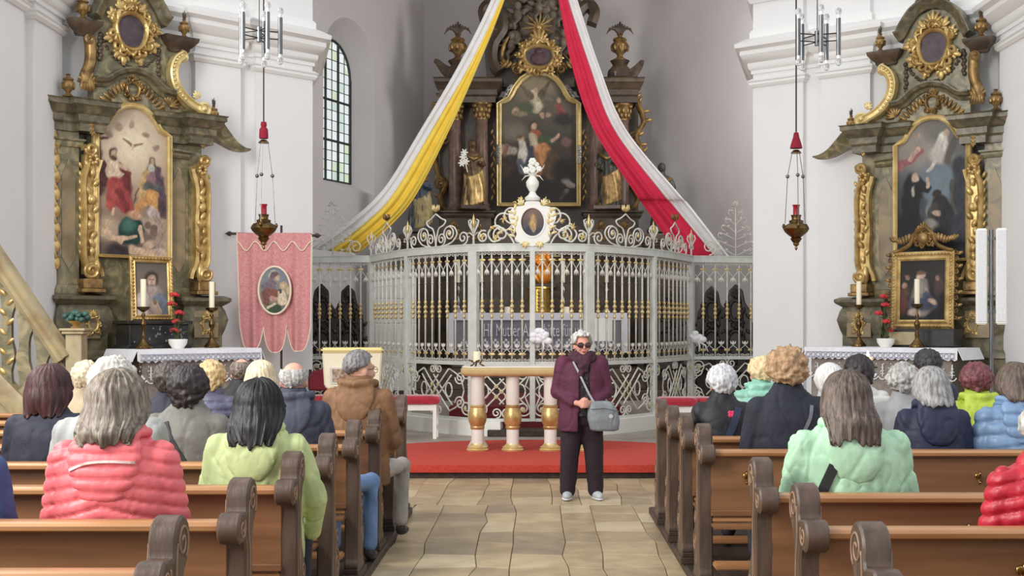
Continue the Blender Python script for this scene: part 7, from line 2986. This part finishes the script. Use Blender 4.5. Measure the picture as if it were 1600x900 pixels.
SHORT = dict(T=.014, back=.055, side=.0, front=58, tuck=.72, strand=.003, curl=.004, cf=60)
SHORTW = dict(T=.026, back=.075, side=.035, front=60, tuck=.74, strand=.004, curl=.009, cf=38)
CURLY = dict(T=.036, back=.075, side=.045, front=60, tuck=.80, strand=.002, curl=.020, cf=30)
BOB = dict(T=.030, back=.16, side=.15, front=62, tuck=.88, bulge=.10, strand=.006)
LONG = dict(T=.028, back=.33, side=.25, front=62, tuck=.95, bulge=.06, strand=.007, push=.05)
BALD = dict(T=.010, back=.06, side=.03, start=62, front=80, tuck=.76, strand=.003, curl=.004, cf=50, range=118)


def st(base, **k):
    d_ = dict(base)
    d_.update(k)
    return d_


rl = ROW_L
rr = ROW_R


def px_at(x, row, off=.235):
    return PX(x, row + off)


# ---- left block
p = seated('person in coral pink quilted jacket with grey-brown bob', px_at(178, rl[1]), rl[1], 1.475, (242, 116, 122), st(BOB, seed=2, T=.032, back=.145, side=.13, fine=1, strand=.007), ((96, 84, 74), (150, 138, 124)), wid=1.05, rough=.45, quilt=(.056, .28, .010), hood=True, yaw=-.05, vox=.0095)
# pale piping across the hood
back_ribbon(p['hbvh'], [(-.130, .590), (-.06, .618), (.03, .626), (.130, .620)], .010, .004).build('piping', cloth_mat((240, 214, 206), .6), p['jacket'])
seated('person in heathered blue knit beside the coral jacket', px_at(-78, rl[1]), rl[1], 1.40, (70, 92, 140), st(SHORTW, seed=9), ((70, 56, 46), (96, 78, 62)), rough=.95)
seated('white-haired person in light grey sweater behind the coral jacket', px_at(172, rl[2]), rl[2], 1.505, (168, 170, 168), st(SHORTW, seed=4), ((172, 170, 162), (206, 204, 198)), rough=.95, wid=1.1)
p = seated('person in lime green jacket with straight black hair', px_at(402, rl[2]), rl[2], 1.39, (193, 206, 146), st(BOB, seed=6, T=.036, back=.19, side=.17, bulge=.14, strand=.010, fine=1), ((20, 19, 22), (40, 38, 42)), wid=1.15, hood=True, rough=.65,
           dx_arm=[(1, (.275, .05, .31), (.235, .20, .12))], vox=.010, fold=.015)
seated('person with dark auburn hair in navy jacket with red piping', px_at(74, rl[3]), rl[3], 1.43, (34, 38, 56), st(BOB, seed=3, T=.036, back=.15, side=.16), ((52, 26, 28), (78, 42, 42)), wid=1.0, yaw=-.2)
p = seated('person in grey rain jacket with short dark hair and a bag strap', px_at(292, rl[3]), rl[3], 1.43, (116, 112, 106), st(SHORTW, seed=8, T=.032, back=.11, side=.06), ((32, 24, 26), (50, 40, 42)), wid=1.05, rough=.55)
shoulder_bag(p, [(-.10, .60), (-.06, .50), (.06, .32), (.20, .13)], .055, (34, 32, 34), 'black shoulder bag worn over the grey rain jacket', (.29, .02, .04))
p = seated('balding grey-haired man in navy jacket', px_at(456, rl[4]), rl[4], 1.445, (54, 58, 74), st(BALD, seed=5), ((150, 146, 142), (196, 192, 188)), wid=1.05, hood=(76, 80, 98), trousers=(112, 142, 186), knee_x=.33, lean=.04)
seated('person with short dark brown hair in dark navy shirt', px_at(264, rl[4]), rl[4], 1.43, (36, 38, 54), st(SHORTW, seed=12), ((48, 40, 38), (76, 66, 60)), wid=.95)
seated('blonde person in slate violet padded jacket', px_at(328, rl[5]), rl[5], 1.40, (92, 92, 116), st(SHORTW, seed=13, T=.03, back=.10, side=.06), ((178, 146, 98), (214, 188, 142)), wid=.9, rough=.5, quilt=(.06, 0, .012))
seated('person with streaked blonde bob in black coat', px_at(406, rl[5]), rl[5], 1.40, (40, 40, 44), st(BOB, seed=14, T=.03, back=.10, side=.10), ((196, 176, 136), (236, 224, 196)), wid=.9)
seated('man with thinning dark hair in black jacket', px_at(376, rl[6]), rl[6], 1.415, (32, 32, 36), st(BALD, seed=15, start=48), ((92, 80, 72), (130, 116, 106)), wid=.95)
seated('fair-haired person in beige coat behind the navy jacket with red piping', px_at(132, rl[5]), rl[5], 1.40, (190, 170, 140), st(SHORTW, seed=16), ((190, 172, 140), (218, 204, 178)), wid=.9)
p = seated('man in brown hooded jacket with grey hair and glasses', px_at(560, rl[5]), rl[5], 1.49, (134, 96, 64), st(SHORT, seed=17, T=.016), ((92, 88, 88), (134, 130, 130)), wid=1.06, hood=True, trousers=(176, 168, 162), knee_x=.10, yaw=-.75, rough=.7, turn=-.1, fold=.016)
# his glasses
m = MB()
hc, R, s = p['hc'], p['R'], p['s']
for sg in (-1, 1):
    m.tube([hc + R @ (Vector((sg * .078, -.01, .005)) * s), hc + R @ (Vector((sg * .074, .06, .005)) * s), hc + R @ (Vector((sg * .06, .098, .002)) * s)], .0025, 5)
    m.tube([hc + R @ (Vector((sg * .033 + .026 * math.cos(a), .104, -.002 + .02 * math.sin(a))) * s) for a in [2 * PI * k / 14 for k in range(14)]], .002, 5, closed=True)
m.build('glasses', M_BLACKM, p['root'], smooth=True)

# ---- right block
p = seated('white-haired person in black jacket with pink emblem', px_at(1129, rr[4]), rr[4], 1.385, (28, 28, 34), st(SHORTW, seed=21, T=.03, back=.085, side=.04), ((172, 172, 174), (214, 214, 216)), wid=.92, rough=.6, yaw=.12)
shoulder_bag(p, [(.10, .61), (.06, .50), (-.02, .32), (-.08, .15)], .05, (48, 58, 84), 'dark blue shoulder bag worn over the black jacket', (.27, .03, .03))
m = MB()
zz = .60 * p['s']
for k in range(4):
    a = PI / 4 + PI / 2 * k
    hx, hz2 = .045 * p['s'] + .014 * math.cos(a), zz - .035 + .014 * math.sin(a)
    hit = p['bvh'].ray_cast(Vector((hx, -1, hz2)), Vector((0, 1, 0)))
    m.ell((hx, hit[0].y - .002, hz2), (.0135, .004, .0135), 10, 6)
m.build('pink_emblem', cloth_mat((240, 60, 110), .6, name='emblem'), p['jacket'])
seated('blonde person in mint quilted jacket', px_at(1190, rr[6]), rr[6], 1.395, (156, 214, 194), st(CURLY, seed=22, T=.034, curl=.012), ((206, 176, 130), (236, 214, 172)), wid=1.0, quilt=(.07, 0, .014), hood=True, rough=.45, yaw=.35)
p = seated('person with curly light brown hair in dark navy coat', px_at(1232, rr[3]), rr[3], 1.51, (38, 40, 54), st(CURLY, seed=23, T=.04), ((146, 112, 80), (186, 152, 116)), wid=1.02, rough=.8)
shoulder_bag(p, [(.11, .60), (.09, .52), (.02, .39), (-.06, .25)], .022, (120, 122, 130), 'grey strapped bag worn over the dark navy coat', (-.28, .02, .03), (90, 92, 100))
seated('person with smooth white hair beside the dark navy coat', px_at(1298, rr[4]), rr[4], 1.395, (196, 196, 200), st(SHORTW, seed=24, T=.028, back=.10, side=.06, curl=.003), ((202, 200, 196), (226, 224, 222)), wid=.85)
p = seated('person with long brown hair in mint green rain jacket', px_at(1327, rr[2]), rr[2], 1.445, (186, 228, 192), st(LONG, seed=25, T=.030, fine=1, back=.18, side=.20, push=.03), ((78, 66, 58), (122, 106, 94)), wid=1.22, rough=.55, hood=True, fold=.018, yaw=-.25, vox=.010)
shoulder_bag(p, [(-.10, .50), (-.135, .42), (-.17, .33), (-.20, .25)], .045, (30, 32, 32), 'black shoulder bag worn over the mint green rain jacket', (-.33, .03, .0))
seated('person with short black hair in white jacket', px_at(1344, rr[5]), rr[5], 1.43, (222, 220, 216), st(SHORTW, seed=26, T=.03, back=.11, side=.07), ((34, 26, 28), (54, 44, 46)), wid=.95, rough=.5, quilt=(.07, 0, .010))
seated('person with curly grey hair in pale grey jacket', px_at(1414, rr[4]), rr[4], 1.385, (178, 178, 180), st(CURLY, seed=27, T=.036), ((142, 138, 134), (196, 192, 188)), wid=.95)
seated('person with black hair in dark blue jacket near the altar cloth', px_at(1452, rr[6]), rr[6], 1.465, (46, 52, 74), st(SHORTW, seed=28), ((38, 36, 38), (60, 58, 60)), wid=.9)
seated('person with straight grey hair in navy hooded jacket', px_at(1458, rr[3]), rr[3], 1.40, (40, 46, 74), st(BOB, seed=29, T=.03, back=.12, side=.11), ((120, 118, 116), (176, 174, 172)), wid=1.0, hood=True, rough=.6, yaw=-.15)
seated('person with dark red hair in lime yellow jacket', px_at(1528, rr[4]), rr[4], 1.395, (198, 220, 78), st(CURLY, seed=30, T=.034, curl=.012), ((88, 40, 46), (128, 70, 74)), wid=.92, hood=True, rough=.6)
seated('person with brown bob in light blue quilted jacket', px_at(1590, rr[3]), rr[3], 1.425, (136, 168, 206), st(BOB, seed=31, T=.03, back=.11, side=.10), ((78, 64, 56), (110, 92, 80)), wid=1.12, quilt=(.085, .15, .012), hood=True, rough=.4)
seated('grey-haired person in red quilted jacket', px_at(1640, rr[1]), rr[1], 1.36, (206, 36, 58), st(SHORTW, seed=32, T=.03), ((160, 156, 150), (206, 202, 198)), wid=1.1, quilt=(.055, .32, .013), rough=.4, vox=.0095)

# ---- the guide standing in the aisle, facing the pews
gd = empty('person', (PX(909, 12.0), 12.0, 0.0), PI + .06, label='standing guide in burgundy jacket, dark trousers, scarf and sunglasses with clasped hands', cat='person')
hc = Vector((0, .03, 1.475))
R = Matrix.Rotation(.12, 3, 'Z')
hs = .98
Sx = [Vector((sg * .175, 0, 1.30)) for sg in (-1, 1)]
Ex = [Vector((sg * .235, .0, 1.03)) for sg in (-1, 1)]
Wx = [Vector((sg * .075, .20, .935)) for sg in (-1, 1)]
ft = [Vector((sg * .135, .0, .0)) for sg in (-1, 1)]
m = MB()
m.loft([hring(z, rx, ry, cy) for z, rx, ry, cy in ((.74, .14, .11, 0), (.84, .165, .125, 0), (.95, .16, .125, .005), (1.06, .15, .12, .01), (1.18, .16, .12, .01), (1.27, .155, .10, .0), (1.33, .11, .075, 0), (1.37, .058, .058, .008), (1.42, .052, .055, .02))])
m.tube([(0, .01, 1.34), (0, .02, 1.43)], [.055, .052], 12)
add_head(m, hc, R, hs)
for i, sg in enumerate((-1, 1)):
    limb(m, [Sx[i], Ex[i], Wx[i]], [.046, .038, .027])
    # clasped hand: palm and fingers wrapping round the other hand
    pc = Vector((sg * .034, .238, .93))
    m.ell(pc, (.026, .036, .036), 12, 8, Matrix.Rotation(sg * .5, 3, 'Z'))
    m.tube([Wx[i], pc], [.027, .026], 10)
    for k in range(4):
        z = .957 - .0185 * k + (.006 if sg > 0 else -.004)
        L = (.9, 1.0, .96, .8)[k]
        m.tube([(sg * .036, .255, z), (sg * .008, .276 + (.004 if sg > 0 else -.003), z), (-sg * .022 * L, .272, z - .003), (-sg * .040 * L, .255, z - .006)], [.0095, .0092, .0086, .0075], 8)
        m.ell((-sg * .040 * L, .255, z - .006), (.0075,) * 3, 8, 6)
    m.tube([(sg * .036, .245, .955), (sg * .022, .262, .975), (-sg * .002, .266, .982 + sg * .005)], [.0125, .011, .009], 8)
    m.ell((-sg * .002, .266, .982 + sg * .005), (.009,) * 3, 8, 6)
    limb(m, [(sg * .085, 0, .80), (sg * .115, .015, .44), (sg * .135, -.01, .09)], [.09, .058, .04])
    limb(m, [(sg * .135, -.01, .06), (sg * .15, .12, .035)], [.035, .028])
mkobj('body', remeshed(m, .0075, 2), pm('guide_skin', (222, 164, 144), (206, 142, 124), scale=9, rough=.5, fac=(.3, .75)), gd, smooth=True)
m = MB()
for i, sg in enumerate((-1, 1)):
    limb(m, [(sg * .08, 0, .82), (sg * .115, .015, .45), (sg * .135, -.01, .085)], [.125, .095, .078], 16)
m.loft([hring(z, rx, ry, 0) for z, rx, ry in ((.72, .17, .135), (.82, .20, .15), (.92, .185, .14))])
mkobj('trousers', wrinkle(remeshed(m, .012, 3), .009, 4), cloth_mat((46, 30, 40), .85), gd, smooth=True)
m = MB()
m.loft([hring(z, rx, ry, cy) for z, rx, ry, cy in ((.80, .195, .155, .01), (.95, .185, .15, .012), (1.06, .175, .142, .016), (1.18, .18, .140, .014), (1.27, .165, .115, .005), (1.34, .11, .085, .005))])
mkobj('blouse', wrinkle(remeshed(m, .012, 3), .005, 8), pm('black_patterned_blouse', (34, 26, 32), (84, 70, 84), scale=26, rough=.7, fac=(.56, .62), detail=2, dist=1.2), gd, smooth=True)
m = MB()
m.loft([hring(z, rx, ry, cy) for z, rx, ry, cy in ((.655, .235, .18, .01), (.76, .232, .185, .01), (.90, .215, .175, .01), (1.03, .205, .168, .012), (1.16, .212, .165, .010), (1.25, .20, .142, .0), (1.31, .165, .115, .0), (1.36, .09, .09, .0))])
for i, sg in enumerate((-1, 1)):
    limb(m, [Sx[i], Ex[i], Wx[i] + Vector((sg * .03, -.03, .01))], [.085, .072, .054])
me = remeshed(m, .012, 4)
wrinkle(me, .012, 5)
bm = bmesh.new()
bm.from_mesh(me)
kill = [f for f in bm.faces if f.calc_center_median().y > .085 and abs(f.calc_center_median().x + .01) < .055 - .02 * (f.calc_center_median().z - 1.0) and f.calc_center_median().y < .20]
kill += [f for f in bm.faces if f.calc_center_median().z < .67 and abs(f.normal.z) > .6]
bmesh.ops.delete(bm, geom=list(set(kill)), context='FACES')
bm.to_mesh(me)
bm.free()
jk = mkobj('jacket', me, cloth_mat((92, 36, 62), .75), gd, smooth=True)
md = jk.modifiers.new('thickness', 'SOLIDIFY')
md.thickness = .012
md.offset = -1
m = MB()
rings = []
for k in range(30):
    a = 2 * PI * k / 30
    rings.append((.098 * math.cos(a), .012 + .092 * math.sin(a), 1.375 + .018 * math.sin(3 * a)))
m.tube(rings, .038, 12, closed=True)
m.tube([(x * 1.08, y * 1.08 + .004, z - .045 + .012 * math.cos(a_)) for a_, (x, y, z) in zip([k * .4 for k in range(30)], rings)], .036, 12, closed=True)
m.tube([(.02, .115, 1.36), (.015, .16, 1.27), (.03, .165, 1.18)], [.04, .042, .026], 12)
m.tube([(-.03, .11, 1.36), (-.02, .155, 1.29), (-.025, .16, 1.22)], [.04, .038, .02], 12)
mkobj('scarf', wrinkle(remeshed(m, .010, 2), .014, 11), pm('plum_scarf', (82, 44, 60), (56, 28, 42), scale=22, rough=.9, dist=1.0), gd, smooth=True)
for i, sg in enumerate((-1, 1)):
    m = MB()
    m.ell((sg * .145, .055, .042), (.048, .13, .040), 14, 9, Matrix.Rotation(-sg * .12, 3, 'Z'))
    m.ell((sg * .137, -.02, .06), (.044, .055, .055), 12, 9)
    sh_ = mkobj('shoe', remeshed(m, .009, 2), cloth_mat((202, 204, 208), .6), gd, smooth=True)
    m = MB()
    m.ell((sg * .146, .05, .014), (.052, .138, .014), 16, 6, Matrix.Rotation(-sg * .12, 3, 'Z'))
    m.build('sole', cloth_mat((236, 236, 236), .7), sh_, smooth=True)
hair_mesh(hc, R, hs, st(CURLY, seed=40, T=.030, curl=.018, back=.05, side=.02, front=56)).build('hair', hair_mat((164, 160, 154), (222, 220, 214)), gd, smooth=True)
gl_ = empty('sunglasses', (0, 0, 0), parent=gd)
m = MB()
for sg in (-1, 1):
    m.tube([hc + R @ (Vector((sg * .036 + .031 * math.cos(a), .108 - .006 * abs(math.cos(a)), .004 + .024 * math.sin(a))) * hs) for a in [2 * PI * k / 20 for k in range(20)]], .0035, 6, closed=True)
    m.tube([hc + R @ (Vector((sg * .066, .102, .012)) * hs), hc + R @ (Vector((sg * .08, .05, .012)) * hs), hc + R @ (Vector((sg * .082, -.01, .008)) * hs)], .0035, 6)
m.tube([hc + R @ (Vector((-.008, .112, .008)) * hs), hc + R @ (Vector((.008, .112, .008)) * hs)], .003, 6)
m.build('frame', cloth_mat((70, 24, 30), .3, name='plastic'), gl_, smooth=True)
for sg in (-1, 1):
    m = MB().ell(hc + R @ (Vector((sg * .036, .106, .004)) * hs), (.030 * hs, .005, .023 * hs), 14, 8, R)
    m.build('lens', pm('tinted_lens', (70, 40, 40), rough=.15, spec=.6), gl_, smooth=True)
m = MB().ell(hc + R @ (Vector((0, .099, -.0575)) * hs), (.022 * hs, .008, .0085 * hs), 12, 7, R)
m.build('lips', pm('lips', (176, 84, 84), rough=.4), gd, smooth=True)
# her grey bag
bg_ = empty('shoulder_bag', gd.location, gd.rotation_euler.z, label='grey nylon shoulder bag hanging at the guide\'s hip', cat='bag')
bc = Vector((-.185, .225, .815))
m = MB()
m.loft([hring(bc.z + z, rx, ry, bc.y, bc.x + ox, e=3) for z, rx, ry, ox in ((-.145, .11, .05, -.01), (-.13, .14, .07, -.01), (-.04, .155, .078, 0), (.05, .145, .07, .01), (.12, .115, .055, .025), (.14, .08, .035, .03))])
me = wrinkle(remeshed(m, .010, 3), .010, 21)
bgm = cloth_mat((136, 140, 144), .55, name='nylon')
bb = mkobj('bag_body', me, bgm, bg_, smooth=True)
m = MB()
m.tube([(bc.x - .14, bc.y + .085, bc.z + .045), (bc.x, bc.y + .092, bc.z + .075), (bc.x + .13, bc.y + .075, bc.z + .065)], .004, 6)
m.build('zip', cloth_mat((84, 86, 90), .4, name='nylon'), bb)
m = MB().lathe([(0, -.003), (.02, -.003), (.02, .003), (0, .003)], 14, (bc.x - .06, bc.y + .082, bc.z - .0), Matrix.Rotation(PI / 2, 3, 'X'))
m.build('round_badge', cloth_mat((196, 198, 202), .4, name='nylon'), bb)
m = MB()
m.tube([(bc.x + .09, bc.y + .03, bc.z + .12), (-.045, .225, 1.02), (.0, .19, 1.12), (.045, .165, 1.22), (.09, .12, 1.31), (.10, .03, 1.375), (.06, -.08, 1.36), (-.06, -.185, 1.15), (-.17, -.205, 1.0), (-.262, -.10, .93), (-.30, .05, .92), (bc.x - .09, bc.y, bc.z + .115)], .013, 8, flat=.35)
m.build('strap', cloth_mat((168, 170, 176), .6, name='nylon'), bg_, smooth=40)
